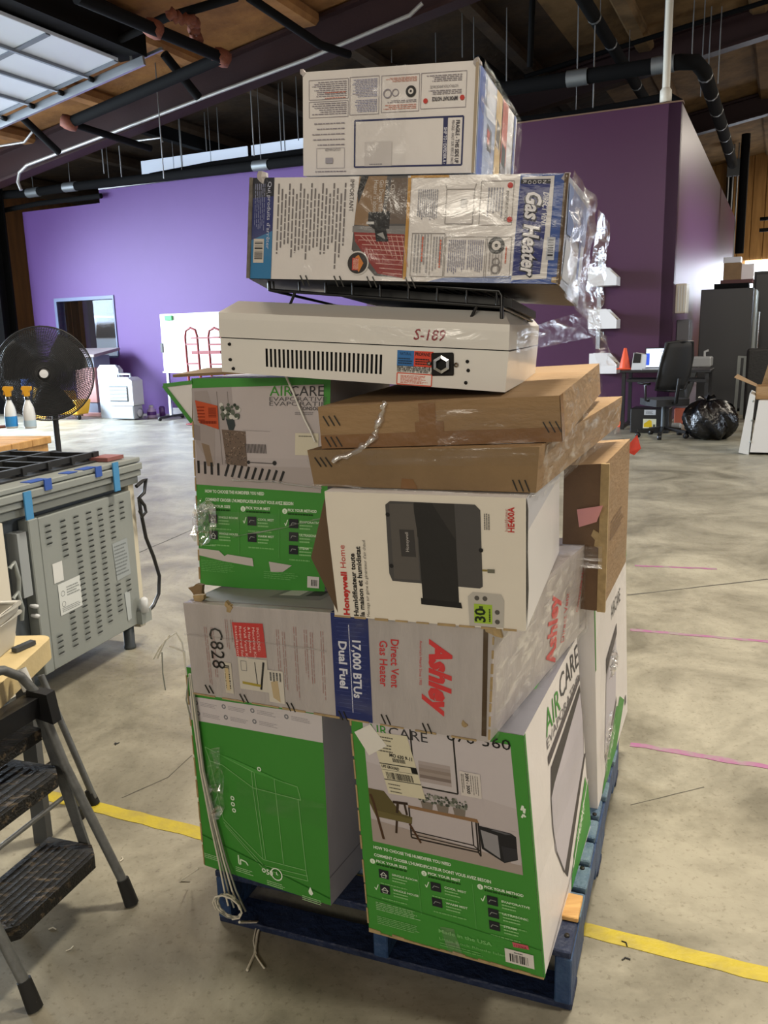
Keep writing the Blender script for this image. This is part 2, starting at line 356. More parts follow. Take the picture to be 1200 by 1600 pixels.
# purple office box
PUR = mat('purple_paint', '#593878', .6, var=.05, vs=.6, bump=.03, bs=60)
PUR2 = mat('plum_paint', '#43203f', .38, var=.05, vs=.6, bump=.03, bs=60)
WHT = mat('white_trim', '#e6e6ea', .5)
XL, XS, XM = -13.35, -11.17, -5.2
WX0, WX1, WZ0, WZ1 = -12.62, -11.05, 1.2, 2.36
def wallbox(mb, x0, x1, z0, z1, m, t=.18, y=0.0):
    mb.hexa([W(x0, y, z1), W(x1, y, z1), W(x1, y, z0), W(x0, y, z0), W(x0, y+t, z1), W(x1, y+t, z1), W(x1, y+t, z0), W(x0, y+t, z0)], m)
mb = MB()
wallbox(mb, XL, WX0, 0, 4.25, PUR); wallbox(mb, WX0, XS, WZ1, 4.25, PUR); wallbox(mb, XS, WX1, WZ1, 4.5, PUR); wallbox(mb, WX0, WX1, 0, WZ0, PUR); wallbox(mb, WX1, XM, 0, 4.49, PUR)
WF = struct(mb.build('wall_front'))
mb = MB(); wallbox(mb, XM, 0, 0, 4.68, PUR2); mb.hexa([W(0, 0, 4.68), W(0, 14.5, 4.68), W(0, 14.5, 0), W(0, 0, 0), W(-.18, .0, 4.68), W(-.18, 14.5, 4.68), W(-.18, 14.5, 0), W(-.18, 0, 0)], PUR2)
struct(mb.build('wall_office'))
ya, yb = _ly(133, XL), _ly(142, XL); mb = MB(); mb.hexa([W(XL, ya, 4.24), W(XL+.15, ya, 4.24), W(XL+.15, ya, 0), W(XL, ya, 0), W(XL, yb, 4.24), W(XL+.15, yb, 4.24), W(XL+.15, yb, 0), W(XL, yb, 0)], PUR); struct(mb.build('wall_officeend'))
# glazed opening in the left wall, seen through the office window
mb = MB()
for y in (YG0, YG1, YV0, YV1): mb.bar(W(-14.5, y, 0), W(-14.5, y, 2.9), .12, .12, BLK, EX)
for y0, y1 in ((YG0, YG1), (YV0, YV1)):
    for z in (.1, 2.85): mb.bar(W(-14.5, y0, z), W(-14.5, y1, z), .12, .12, BLK)
WG = struct(mb.build('window_4'))
for y0, y1 in ((YG0, YG1), (YV0, YV1)):
    mb = MB(); mb.hexa([W(-14.52, y0, 2.8), W(-14.52, y1, 2.8), W(-14.52, y1, .15), W(-14.52, y0, .15), W(-14.53, y0, 2.8), W(-14.53, y1, 2.8), W(-14.53, y1, .15), W(-14.53, y0, .15)], glass_mat('pane_glass', fac=.06)); mb.build('pane', WG)
mb = MB(); mb.hexa([W(-34, -12, -.02), W(-15.01, -12, -.02), W(-15.01, -12, -.15), W(-34, -12, -.15), W(-34, 30, -.02), W(-15.01, 30, -.02), W(-15.01, 30, -.15), W(-34, 30, -.15)], mat('pale_paving', '#a9a69e', .8)); struct(mb.build('floor'))
for l_ in (area('outdoor_daylight', W(-19, 7, 7), (-EX*.1 - EZ), 9, 9, 1300, COOL),): pass
mb = MB(); wallbox(mb, XS, XM, 4.5, 4.56, WHT, .2, -.01); struct(mb.build('trim_8'))
mb = MB(); wallbox(mb, XM, .02, 4.68, 4.7, mat('brown_edge', '#6e5442', .7), .2, -.01); struct(mb.build('trim_9'))
mb = MB(); wallbox(mb, -9.75, -5.5, 0, .13, WHT, .02, -.022); struct(mb.build('baseboard_front'))
# dark steel column at the left end of the office wall
mb = MB()
for dx, dy, w, d in ((0, -.17, .42, .04), (0, .17, .42, .04), (0, 0, .04, .34)): mb.box(W(-13.72+dx, -.5+dy, 2.5), (w, d, 5.0), BLK, rotz(BY))
struct(mb.build('trim_10'))
# interior window opening: blue-grey frame, panes
FRM = mat('blue_grey_frame', '#5d6888', .5)
mb = MB(); t = .07
for x0, x1, z0, z1 in ((WX0-t, WX0, WZ0, WZ1+t), (WX1, WX1+t*.4, WZ0, WZ1+t), (WX0, WX1, WZ1, WZ1+t), (WX0, WX1, WZ0-t*.5, WZ0)): wallbox(mb, x0, x1, z0, z1, FRM, .22, -.02)
WIN = struct(mb.build('window_1'))
mb = MB(); wallbox(mb, WX0, WX1, WZ0, WZ1, glass_mat('pane_glass', fac=.06), .01, .08); mb.build('pane', WIN)
# pale strip above the office, the daylight on it put in as glow
STRIPGLOW = mat('pale_strip_glow', '#cddcf0', .4, emit=.55)
a = atw(220, 252, ly=1.2); b = atw(476, 218, ly=1.2); h0 = atw(220, 275, ly=1.2).z
mb = MB(); 
for x0, x1 in ((a-CORNER).dot(EX), -8.35), (-8.25, -3.2): 
    mb2 = MB(); wallbox(mb2, x0, x1, h0, a.z, STRIPGLOW, .03, 1.2)
    if x0 < -9: ST = struct(mb2.build('glow_strip'))
    else: mb2.build('pane', ST)
# floor lines: yellow and magenta tape, saw-cut joints
def strip(p, q, w, m, z0=.0, z1=.0016, jag=0, seed=1):
    p = V(p); q = V(q); t = (q-p).normalized(); s = V((-t.y, t.x, 0)); n = max(2, int((q-p).length/.05)); rnd = random.Random(seed); mb = MB()
    A = []; B = []
    for i in range(n+1):
        c = p+(q-p)*(i/n); A.append(c+s*(w/2+jag*(rnd.random()-.5))); B.append(c-s*(w/2+jag*(rnd.random()-.5)))
    up = V((0, 0, z1))
    vs = [x+up for x in A]+[x+up for x in B]; fs = [(i, i+1, n+1+i+1, n+1+i) for i in range(n)]
    mb.add(vs, fs, m); 
    vs = A+[x+up for x in A]; mb.add(vs, [(i, i+1, n+1+i+1, n+1+i) for i in range(n)], m); vs = B+[x+up for x in B]; mb.add(vs, [(i, i+1, n+1+i+1, n+1+i) for i in range(n)], m)
    return mb
YEL = mat('yellow_tape', '#b5a32c', .5, col2='#948648', thr=(.45, .75), vs=9, bump=.2); PNK = mat('magenta_tape', '#8f5a7c', .6, col2='#857a78', thr=(.45, .62), vs=14)
y0 = atz(40, 1234); y1 = atz(1200, 1524)
dirY = (y1-y0).normalized()
tag(strip(y0-dirY*1.4, y1+dirY*1.6, .052, YEL, jag=.006).build('floor_tape'), 'yellow tape line on the concrete crossing behind the step ladder and under the pallet', 'floor tape')
for p, q, w, nm, lb in ((atz(985, 984), atz(1260, 1008), .028, 'floor_tape', 'faded magenta tape line on the floor right of the stack, middle one of three'), (atz(985, 1163), atz(1260, 1209), .03, 'floor_tape', 'magenta tape line on the floor nearest the blue pallet'), (atz(992, 884), atz(1120, 889), .03, 'floor_tape', 'faint magenta tape line farthest from the camera on the right')):
    tag(strip(p, q, w, PNK, jag=.012, seed=int(w*1e5+p.y*10)).build(nm), lb, 'floor tape')
JNT = mat('saw_joint', '#4b4740', .9)
FL = bpy.data.objects['floor']
for p, q, w in ((atz(232, 857), atz(300, 828), .012), (atz(30, 945), atz(232, 857), .012), (atz(300, 828), atz(560, 720), .012), (atz(190, 1247), atz(262, 1215), .004), (atz(262, 1215), atz(300, 1180), .003), (atz(985, 1258), atz(1100, 1230), .003), (atz(980, 930), atz(1200, 905), .012)):
    strip(p, q, w, JNT, z1=.0007, jag=w*.6, seed=int(p.x*100)).build('joint_line', FL)
# ---------------------------------------------------------------- the pallet and the stacked cartons
def perp(a, b):
    u = (b-a); u.z = 0; u.normalize(); return u, V((-u.y, u.x, 0))     # right along the front, away
def brown(): return mat('kraft_board', '#927653', .75, var=.1, vs=5, bump=.25, bs=30, stretch=(1, 1, 3))
KRAFT = brown(); KRAFTD = mat('kraft_board_dull', '#7f6747', .75, var=.12, vs=6, bump=.25, bs=30); EDGE = mat('torn_board_edge', '#a58e66', .9, var=.2, vs=40)
GREEN = mat('green_print', '#3c8a30', .42, var=.05, vs=3, bump=.12, bs=9); GREY = mat('grey_box_side', '#a5a4ac', .45, var=.05, vs=4, bump=.12, bs=8)
WHITEB = mat('white_print', '#dcd7d4', .42, var=.03, vs=4, bump=.25, bs=7); GREYW = mat('greyish_print', '#b0a9a7', .36, var=.09, vs=7, bump=.45, bs=7, stretch=(3, 3, .8)); CREAM = mat('cream_print', '#ddd6c8', .42, var=.03, vs=4, bump=.1, bs=9)
DARKIN = mat('dark_inside', '#2e231a', .9); TAPEB = mat('brown_tape', '#7d5a36', .25, bump=.1, bs=40); STAP = mat('staple', '#2c2a26', .4, .6)
ZP = .15

# pallet
PR = atz(895, 1490, ZP); PRf = atz(986, 1146, ZP); PL = atz(335, 1360, ZP)
pu = (PR-PL); pu.z = 0; PW = pu.length; pu.normalize(); pv = V((-pu.y, pu.x, 0)); PD = (PRf-PR).length
BLUE = mat('blue_paint_wood', '#1f3a60', .55, col2='#3f5c7c', thr=(.48, .75), vs=9, bump=.5, bs=30, stretch=(1, 1, 1)); BLUE_SHADED = mat('shaded_blue_wood', '#14223f', .6, var=.3, vs=10, bump=.5, bs=40)  # blues darkened to carry the shade at the pallet front
BLUET = mat('worn_slate_wood', '#667d8b', .6, col2='#456079', thr=(.4, .65), vs=12, bump=.5, bs=50); RAW = mat('raw_pine', '#d0a565', .6, col2='#ba8d50', thr=(.4, .6), vs=5, bump=.2, bs=30, stretch=(1, 9, 1))
PO = PL.copy(); PO.z = 0
pal = thing('pallet', 'blue painted wooden pallet on the concrete under the stack of cartons', 'pallet', PO)
PM = Matrix(((pu.x, pv.x, 0, PO.x), (pu.y, pv.y, 0, PO.y), (0, 0, 1, 0), (0, 0, 0, 1)))
y = 0.0; widths = [.10, .085, .085, .085, .085, .085, .085, .085, .085, .10]; gap = (PD-sum(widths))/(len(widths)-1)
for i, w in enumerate(widths):
    mb = MB(PM); mb.box((PW/2+random.uniform(-.006, .006), y+w/2, ZP-.009), (PW+random.uniform(-.006, .006), w, .018), BLUET if i else BLUE_SHADED); mb.build('deck_board', pal, bevel=.003); y += w+gap
for x in (.02, PW/2, PW-.02):
    mb = MB(PM); ns = [(0, .2, 0), (.2, .42, .035), (.42, .62, 0), (.62, .84, .035), (.84, 1, 0)]
    for a, b, nz in ns: mb.box((x, PD*(a+b)/2, .018+(.114-nz)/2+nz), (.036, PD*(b-a)+.0005, .114-nz), BLUE)
    mb.build('stringer', pal, bevel=.003)
for yy in (.05, PD/2, PD-.05):
    mb = MB(PM); mb.box((PW/2, yy, .009), (PW, .09, .018), BLUE_SHADED); mb.build('bottom_board', pal, bevel=.003)
mb = MB(PM); mb.box((PW-.045, .14, ZP+.006), (.085, .085, .012), RAW); mb.build('repair_block', pal, bevel=.002, label='unpainted pine block')
for i in range(4):
    mb = MB(PM); mb.lathe([(0, .003), (.006, .003), (.006, 0)], STAP, (PW-.02, .05+.25*i, ZP), n=8); mb.build('nail_head', pal)

class Carton: pass
def carton(name, label, a, b, tl, tr, depth, m, side=None, sag=0, bevel=.006, group=None, extra=None, top=None, mback=None, body='body', bl=None, br=None):
    """front quad on the upright plane through a-b; tl, tr are pixels or points; depth backwards"""
    u, n = perp(a.copy(), b.copy()); c = Carton()
    def on(p): return p if isinstance(p, V) else atpl(p[0], p[1], a, n)
    c.TL, c.TR = on(tl), on(tr); c.BL = on(bl) if bl else a; c.BR = on(br) if br else b
    if top is not None: c.TL.z = top; c.TR.z = top
    c.u, c.n, c.d = u, n, depth; dv = n*depth if not isinstance(depth, V) else depth
    bk = [p+dv for p in (c.TL, c.TR, c.BR, c.BL)]
    if extra: bk = extra(bk)
    c.bk = bk
    base = (a+b)/2; base = base + dv/2; base.z = min(a.z, b.z)
    c.root = thing(name, label, 'box', base, group)
    c.F = Face(c.TL, c.TR, c.BR, c.BL); c.R = Face(c.TR, bk[1], bk[2], c.BR); c.T = Face(bk[0], bk[1], c.TR, c.TL); c.L = Face(bk[0], c.TL, c.BL, bk[3])
    mb = MB(); P = [c.TL, c.TR, c.BR, c.BL]+bk
    mb.add(P, [(3, 2, 1, 0)], m); mb.add(P, [(4, 5, 6, 7), (1, 2, 6, 5), (3, 0, 4, 7)], side or m); mb.add(P, [(0, 1, 5, 4), (2, 3, 7, 6)], side or m)
    c.body = mb.build(body, c.root, bevel=bevel, seg=2); return c
G1 = 'cartons stacked on the blue pallet'

def tear(c, P, nm='torn_corner', m=None, amp=.5):
    """ragged crumpled scrap of board at a corner: fan of folded triangles around a point"""
    ctr, r, seed = P; rnd = random.Random(seed); mb = MB(); ctr = V(ctr)
    pts = []
    for k in range(9):
        a = 2*math.pi*k/9; pts.append(ctr + (c.u*math.cos(a)+V((0, 0, 1))*math.sin(a))*r*(.35+.75*rnd.random()) - c.n*(.001+r*amp*rnd.random()*.3))
    o = ctr - c.n*(r*.16+.002)
    mb.add([o]+pts, [(0, i+1, (i+1) % 9+1) for i in range(9)], m or EDGE); back = [p + c.n*.010 for p in pts]
    mb.add(pts+back, [(i, (i+1) % 9, 9+(i+1) % 9, 9+i) for i in range(9)], m or EDGE)
    return mb.build(nm, c.root)
def staples(c, face, uv, n=2, s=.012):
    for u, v in uv:
        mb = MB()
        for k in range(n):
            du = k*s*.9/face.Wd
            mb.bar(face.p(u+du, v, 3), face.p(u+du+s*.8/face.Wd, v+s*1.6/face.Ht, 3), .0022, .0016, STAP, face.n)
        mb.build('staple_pair', c.root)

# A: left green carton -----------------------------------------------------
A = carton('humidifier_carton', 'green carton with white line drawing of a cabinet, lower left on the pallet', atz(320, 1352, ZP), atz(517, 1415, ZP), (290, 1040), (503, 1118), .50, GREEN, GREY, top=.684)
# B: right carton with room photo
B = carton('humidifier_carton', 'green and white carton with living-room photo and shipping label, lower right of the stack', atz(577, 1455, ZP), atz(850, 1530, ZP), (547, 1128), (818, 1146), .58, GREEN, WHITEB, top=.684)
# C: carton behind B
a = atz(934, 1264, ZP); u0, n0 = perp(atz(577, 1455, ZP), atz(850, 1530, ZP))
C_ = carton('humidifier_carton', 'white and green carton at the right rear of the pallet, under the tall brown box', a-u0*.33, a, a-u0*.33-u0*.02+V((0, 0, .585)), a-u0*.022-n0*.02+V((0, 0, .585)), .66, WHITEB, WHITEB)
ZD = .687
# D: long grey carton
D = carton('gas_heater_carton', 'long grey carton with navy band and red script lettering, lying across two green cartons', atz(303, 1083, ZD), atz(764, 1160, ZD), (286, 942), (772, 974), V((.335, .62, 0)), GREYW, GREYW)
ZT = D.TR.z
mzf = (D.TL.z+D.TR.z)/2
# F: upper-left carton with flared corner
fa, fb = atz(313, 913, D.TL.z+.004), atz(507, 931, D.TL.z+.004)
Fc = carton('humidifier_carton', 'green edged carton with vase photo and flared torn corner, upper left of the stack', fa, fb, (300, 603), (517, 592), .36, GREEN, GREY, top=1.371)
# G: cream carton with black device
Gc = carton('humidifier_carton', 'cream carton printed with a black device and small thermostat, under the flat brown boxes', atz(523, 962, ZT+.004), atz(822, 986, ZT+.004), (507, 767), (822, 772), .57, CREAM, mat('white_side', '#d6d4d3', .4, bump=.15, bs=8), top=1.172, bevel=.004)
# I, J: flat brown cartons
Ic = carton('flat_carton', 'flat brown carton directly on top of the cream carton, lower of the two', atz(491, 759, 1.175), atz(837.5, 770, 1.175), (480, 703.5), (843, 698), V((.43, 1.0, .006)), KRAFTD, KRAFT)
Jc = carton('flat_carton', 'flat brown carton with brown tape, upper of the two under the white heater', atz(503, 701, Ic.TL.z+.003), atz(878, 690, Ic.TR.z+.003), (496.5, 636), (874, 618), V((.29, .85, .022)), KRAFT, KRAFT)
# H: tall brown carton behind right
Ha = atz(939, 955, .757); hu, hn = u0, n0
Hc = carton('tall_carton', 'tall worn brown carton standing at the right rear beside the cream carton', Ha-hu*.10, Ha, Ha-hu*.10+V((.0, 0, .368)), Ha+V((-.0, 0, .377)), .50, mat('kraft_in_shade', '#68503a', .8, var=.15, vs=9, bump=.4, bs=20), KRAFT)  # front face in a darker kraft that carries its shade
# K: white enamelled gas heater lying on its back
ENAM = mat('white_enamel', '#dedbd4', .3, coat=.3); SLOT = mat('slot_dark', '#0b0b0b', .8); CHROME = mat('chrome', '#b9b9b9', .2, 1)
ka, kb = atY(347, 581, 1.68), atY(789, 613, 1.53)
ku, kn = perp(ka.copy(), kb.copy())
def kp(x, y): return atpl(x, y, ka, kn)
kBL, kBR, kTL, kTR, kSL, kSR = ka, kb, kp(342.5, 488), kp(797, 507), kp(344, 528), kp(795, 549)
kc1, kc2 = kp(357, 469), kp(783, 486)
heater = thing('gas_heater', 'white enamelled gas heater cabinet with vent slots, lying beneath the wire rack', 'heater', ((ka+kb)/2+kn*.2))
KD = .60
ch = .035
# lower cabinet (below the seam) with slotted front
KF = Face(kSL, kSR, kBR, kBL)
mb = MB()
u0, u1, v0, v1 = .168, .592, .24, .76; n = 27
def kq(m, ua, va, ub, vb): m.add([KF.p(ua, va, -2), KF.p(ub, va, -2), KF.p(ub, vb, -2), KF.p(ua, vb, -2)], [(0, 1, 2, 3)], ENAM)
# plate with slots left open between narrow bars
kq(mb, 0, 0, 1, v0); kq(mb, 0, v1, 1, 1); kq(mb, 0, v0, u0, v1); kq(mb, u1, v0, 1, v1)
st = (u1-u0)/n
for i in range(n): kq(mb, u0+(i+.52)*st, v0, u0+(i+1)*st, v1)
bk = [p+kn*KD for p in (kSL, kSR, kBR, kBL)]
mb.add([kSL, kSR, kBR, kBL]+bk, [(0, 1, 5, 4), (1, 2, 6, 5), (2, 3, 7, 6), (3, 0, 4, 7), (4, 5, 6, 7)], ENAM)
mb.build('cabinet', heater)
mb = MB(); q = [KF.p(u0-.01, v0-.04, 0), KF.p(u1+.01, v0-.04, 0), KF.p(u1+.01, v1+.04, 0), KF.p(u0-.01, v1+.04, 0)]
mb.hexa([p+kn*.018 for p in q]+[p+kn*.05 for p in q], SLOT); mb.build('vent_slots', heater)
# upper cover with chamfered rim
mb = MB(); e = .002
o0 = [kTL, kTR, kSR+V((0, 0, e)), kSL+V((0, 0, e))]; 
fr = [p-kn*.004 for p in o0]; bkc = [p+kn*(KD+.004) for p in o0]
tL, tR = kc1+kn*.045, kc2+kn*.045; tLb, tRb = kc1+kn*(KD-.045), kc2+kn*(KD-.045)
tR2 = kTR+kn*.0
mb.add(fr, [(0, 1, 2, 3)], ENAM); mb.add([fr[0], fr[1], tR, tL], [(0, 1, 2, 3)], ENAM); mb.add([fr[1], bkc[1], tRb, tR], [(0, 1, 2, 3)], ENAM)
mb.add([fr[0], tL, tLb, bkc[0]], [(0, 1, 2, 3)], ENAM); mb.add([tL, tR, tRb, tLb], [(0, 1, 2, 3)], ENAM); mb.add([bkc[0], tLb, tRb, bkc[1]], [(0, 1, 2, 3)], ENAM)
mb.add([fr[1], bkc[1], bkc[2], fr[2]], [(0, 1, 2, 3)], ENAM); mb.add([fr[0], bkc[0], bkc[3], fr[3]], [(0, 1, 2, 3)], ENAM); mb.add(bkc, [(0, 1, 2, 3)], ENAM)
mb.build('cover', heater, bevel=.012, seg=3)
mb = MB(); mb.hexa([kSL+V((0, 0, .0022))+kn*.004, kSR+V((0, 0, .0022))+kn*.004, kSR+kn*.004-V((0, 0, .001)), kSL+kn*.004-V((0, 0, .001))]+[p+kn*.4 for p in (kSL+V((0, 0, .0022)), kSR+V((0, 0, .0022)), kSR, kSL)], SLOT); mb.build('seam', heater)
for u, v in ((.035, .17), (.035, .62), (.045, .88), (.87, .3), (.875, .52), (.87, .83)):
    mb = MB(); mb.lathe([(0, .003), (.003, .003), (.0035, 0)], SLOT, KF.p(u, v, 0), KF.n, 8); mb.build('screw', heater)
# gas inlet: square plate, hex nut, side screws
mb = MB(); q = KF.p(.79, .40, 0)
mb.box(q+KF.n*.002, (.042, .004, .042), SLOT, rotz(math.atan2(ku.y, ku.x))); fit_ = mb.build('gas_inlet', heater, bevel=.003)
mb = MB(); mb.lathe([(.0165, 0), (.0165, .012), (.011, .013), (.010, .004)], CHROME, q+KF.n*.003, KF.n, 6, False); mb.build('hex_nut', fit_)
for du in (-.045, .045):
    mb = MB(); mb.lathe([(0, .005), (.004, .004), (.005, 0)], CHROME, KF.p(.79+du, .40+abs(du)*0, 1), KF.n, 8); mb.build('side_screw', fit_)
P = Print(KF); P.rect(.668-.032, .10, .693, .50, '#2f6fb0'); P.rect(.693, .10, .757, .50, '#d9452f')
P.layer(1).text('NATURAL', .645, .22, .0055, '#16324f', w=.022).text('PROPANE', .697, .22, .006, '#3a120c', w=.028, bold=.03)
P.para(.640, .28, .69, .46, 3, '#16324f'); P.para(.698, .28, .752, .46, 3, '#3a120c')
P.text('BEFORE CONNECTION GAS SUPPLY BE', .637, .555, .0042, '#222222', w=.064, bold=.02).text('SURE THE SELECTOR VALVE IS ON THE', .637, .605, .0042, '#222222', w=.064, bold=.02).text('GAS TYPE IT IS SET TO BE USED', .637, .655, .0042, '#222222', w=.06, bold=.02)
P.layer(0).rect(.637, .68, .757, .985, '#efe6df').layer(1).frame(.638, .69, .756, .98, .002, '#d2573e').para(.65, .73, .745, .95, 7, '#cc6a55')
P.rect(.748, .62, .822, .68, '#cfcac2').layer(2).bars(.752, .63, .818, .67, 14)
P.build('warning_labels', heater)
KC = Face(kTL-kn*.004, kTR-kn*.004, kSR-kn*.004, kSL-kn*.004)
P = Print(KC); P.text('S-189', .690, .72, .020, '#8a1f28', w=.058, shear=.2, bold=.012); P.build('marker_writing', heater)

# M: gas heater carton, tilted and crushed
ma, mb_ = atY(389, 435, 1.66), atY(872, 444, 1.50)
def mback(bk): return [atY(425, 288, 2.05), atY(921, 312, 1.90), atY(903, 478, 1.90), atY(420, 452, 2.05)]
Mc = carton('gas_heater_carton', 'wide carton with blue end band, lying on the wire rack, second from the top', ma, mb_, (394, 278), (886, 271), .42, WHITEB, mat('blue_white_side', '#aab3c4', .3, bump=.3, bs=9), extra=mback)
# N: top carton
na, nb = atY(474, 275, 1.66), atY(739, 270, 1.56)
Nc = carton('gas_heater_carton', 'white carton with small notices and an empty navy frame, topmost of the stack', na, nb, (473, 113), (746.6, 94), .44, WHITEB, mat('white_side2', '#c3c6cc', .3, bump=.25, bs=9), extra=lambda b: [b[0], b[1], b[2]+V((0, 0, .035)), b[3]+V((0, 0, .03))])
# L: black wire rack between heater and carton
lf = [atY(420, 435, 1.70), atY(784, 462, 1.55)]
WIRE = mat('black_wire', '#0c0c0d', .35)
rack = thing('wire_rack', 'black wire shelf rack lying between the white heater and the carton above it', 'wire rack', (lf[0]+lf[1])/2+V((0, .2, 0)))
lu, ln = perp(lf[0].copy(), lf[1].copy()); LW = (lf[1]-lf[0]).length; ldir = (lf[1]-lf[0]).normalized()
def lp(s, d, z=0): return lf[0]+ldir*(LW*s)+ln*d+V((0, 0, z-.06*d))
mb = MB(); mb.tube([lp(0, 0, -.022), lp(0, 0, .0), lp(.01, 0, .008), lp(.5, 0, .008), lp(.99, 0, .008), lp(1, 0, 0), lp(1, 0, -.045)], .0035, WIRE); mb.build('rim', rack)
mb = MB(); mb.tube([lp(0, 0, -.022), lp(1, 0, -.020)], .003, WIRE); mb.build('rim', rack)
mb = MB(); mb.tube([lp(0, .0, -.022), lp(0, .36, -.022), lp(1, .36, -.02), lp(1, 0, -.02)], .003, WIRE); mb.build('rim', rack)
for i in range(9):
    s = .02+i*.12; mb = MB(); mb.tube([lp(s, 0, .008), lp(s, 0, -.022)], .0022, WIRE); mb.build('upright_wire', rack)
for i in range(22):
    s = .02+i*.045; mb = MB(); mb.tube([lp(s, 0, .006), lp(s, .36, .006)], .0018, WIRE, 6); mb.build('deck_wire', rack)
for s in (.12, .9):
    mb = MB(); mb.tube([lp(s, 0, -.022), lp(s-.03, 0, -.05), lp(s-.06, 0.01, -.05)], .003, WIRE); mb.build('foot_wire', rack)
# dark slab: folded black side panel inside the rack
mb = MB(); mb.hexa([lp(.22, .05, .0), lp(1.02, .05, .0), lp(1.02, .05, -.016), lp(.22, .05, -.016), lp(.22, .35, .0), lp(1.02, .35, .0), lp(1.02, .35, -.016), lp(.22, .35, -.016)], mat('black_panel', '#151515', .5))
tag(mb.build('black_slab', loc=lp(.5, .2)), 'flat black panel lying inside the wire rack above the white heater', 'tray')
# ---------------------------------------------------------------- print on the cartons
# A: line drawing
f = A.F; P = Print(f)
P.poly([(0, .14), (1, .10), (1, .225), (0, .255)], '#c9c2c3')
P.layer(1)
for i, (u, v) in enumerate(((.06, .165), (.07, .215), (.28, .155), (.29, .205), (.5, .145), (.51, .195), (.75, .14))):
    P.circ(u, v, .006, '#7b7b80', 12, .003); P.para(u+.035, v-.01, u+.18, v+.012, 3, '#a8a2a5', fill=.4)
lc = '#86bd78'; w = .0016
P.path([(.1, .375), (.46, .44), (.8, .46), (.82, .52)], w, lc).path([(.1, .375), (.13, .44), (.23, .445), (.46, .52), (.82, .52)], w, lc)
P.poly([(.14, .385), (.34, .405), (.72, .455), (.5, .445)], '#4f9a44')
P.path([(.46, .44), (.46, .52), (.5, .87), (.83, .86), (.80, .52)], w, lc).path([(.48, .445), (.52, .865)], w, lc).path([(.63, .45), (.66, .86)], w, lc)
P.path([(.2, .72), (.5, .87)], w, lc).path([(.21, .75), (.5, .92), (.84, .91), (.83, .86)], w, lc).path([(.2, .735), (.5, .9), (.84, .885)], w, lc).path([(.13, .44), (.2, .72)], w, lc)
for u, v in ((.29, .60), (.29, .63), (.295, .66), (.5, .925), (.52, .42)): P.circ(u, v, .006, '#d5e6cf', 12, .0028)
P.line((0, .835), (1, .985-.02), .0025, '#256b20')
for u in (.3, .62, .92): pass
for u, v in ((.07, .915), (.33, .935), (.58, .955), (.85, .975)):
    P.para(u-.06, v+.012, u+.09, v+.04, 3, '#a9d49c', fill=.4)
P.path([(.30, .885), (.30, .93), (.315, .93), (.315, .905), (.36, .91), (.375, .925)], .004, '#cfe8c6')
P.text('50', .52, .94, .014, '#e8f4e2', bold=.02).circ(.60, .925, .017, '#e8f4e2', 20, .014).path([(.60, .912), (.60, .926), (.612, .926)], .002, '#e8f4e2')
P.poly([(.855, .935), (.875, .965), (.862, .978), (.845, .972), (.84, .96)], '#e8f4e2')
P.build('line_drawing_print', A.root)
P = Print(A.R); P.poly([(0, .86), (1, .86), (1, .866), (0, .866)], '#77757c'); P.build('crease', A.root)
# shared artwork for the two photo-faced cartons
def guide(P, v0, s, tall):
    """green half: headings, three columns with icon squares. v runs v0..1"""
    k = lambda v: v0+(1-v0)*v
    H = P.F.Ht
    P.layer(1).text('HOW TO CHOOSE THE HUMIDIFIER YOU NEED', .075, k(.075), .0070*s, '#dcebd6', w=.46*P.F.Wd, bold=.03)
    P.text("COMMENT CHOISIR L'HUMIDIFICATEUR DONT VOUS AVEZ BESOIN", .075, k(.155), .0070*s, '#dcebd6', w=.68*P.F.Wd, bold=.03)
    cols = ((.05, 'PICK YOUR SIZE', ('SINGLE ROOM', 'WHOLE HOUSE'), 1), (.36, 'PICK YOUR MIST', ('COOL MIST', 'WARM MIST'), 0), (.68, 'PICK YOUR METHOD', ('EVAPORATIVE', 'ULTRASONIC', 'STEAM'), 0))
    for u, t, rows, chk in cols:
        y = .215
        P.circ(u+.012, k(y), .0062*s, '#dcebd6', 14).layer(2).text(str(1+cols.index((u, t, rows, chk))), u+.012, k(y)+.0035/H, .006*s, '#2f7a27', al='C').layer(1)
        P.text(t, u+.035, k(y), .006*s, '#dcebd6', bold=.03, w=.012*len(t)*P.F.Wd/.9)
        P.para(u+.035, k(y+.012), u+.22, k(y+.035), 1, '#1e4c18', fill=.7, rag=0)
        for i, r_ in enumerate(rows):
            yy = y+.07+i*(.16 if len(rows) == 2 else .125)
            P.rect(u+.045, k(yy), u+.045+.030/P.F.Wd*s*.75, k(yy)+.026*s*.78/H, '#24262b')
            q = u+.045+.0112/P.F.Wd*s
            if t.endswith('SIZE'): P.layer(2).path([(q-.02, k(yy)+.013/H), (q, k(yy)+.005/H), (q+.02, k(yy)+.013/H)], .0016, '#cfd4cc').frame(q-.013, k(yy)+.012/H, q+.013, k(yy)+.018/H, .0012, '#cfd4cc').layer(1)
            else: P.layer(2).path([(q-.02, k(yy)+.014/H), (q-.01, k(yy)+.008/H), (q+.02, k(yy)+.009/H)], .0014, '#8f9490').layer(1)
            P.text(r_, u+.125, k(yy)+.008/H, .005*s, '#cfe6c7', bold=.02, w=.0125*len(r_)*P.F.Wd/.9)
            P.para(u+.125, k(yy)+.010/H, u+.22, k(yy)+.024/H, 2, '#8dc27f', fill=.45); P.para(u+.05, k(yy)+.030/H, u+.25, k(yy)+.036/H, 1, '#7ab66c', fill=.5)
            if i == chk: P.path([(u+.012, k(yy)+.010/H), (u+.02, k(yy)+.016/H), (u+.035, k(yy)+.002/H)], .0018, '#dff0d8')
    for u in (.335, .65): P.line((u, k(.2)), (u, k(.66)), .0012, '#5fa455')
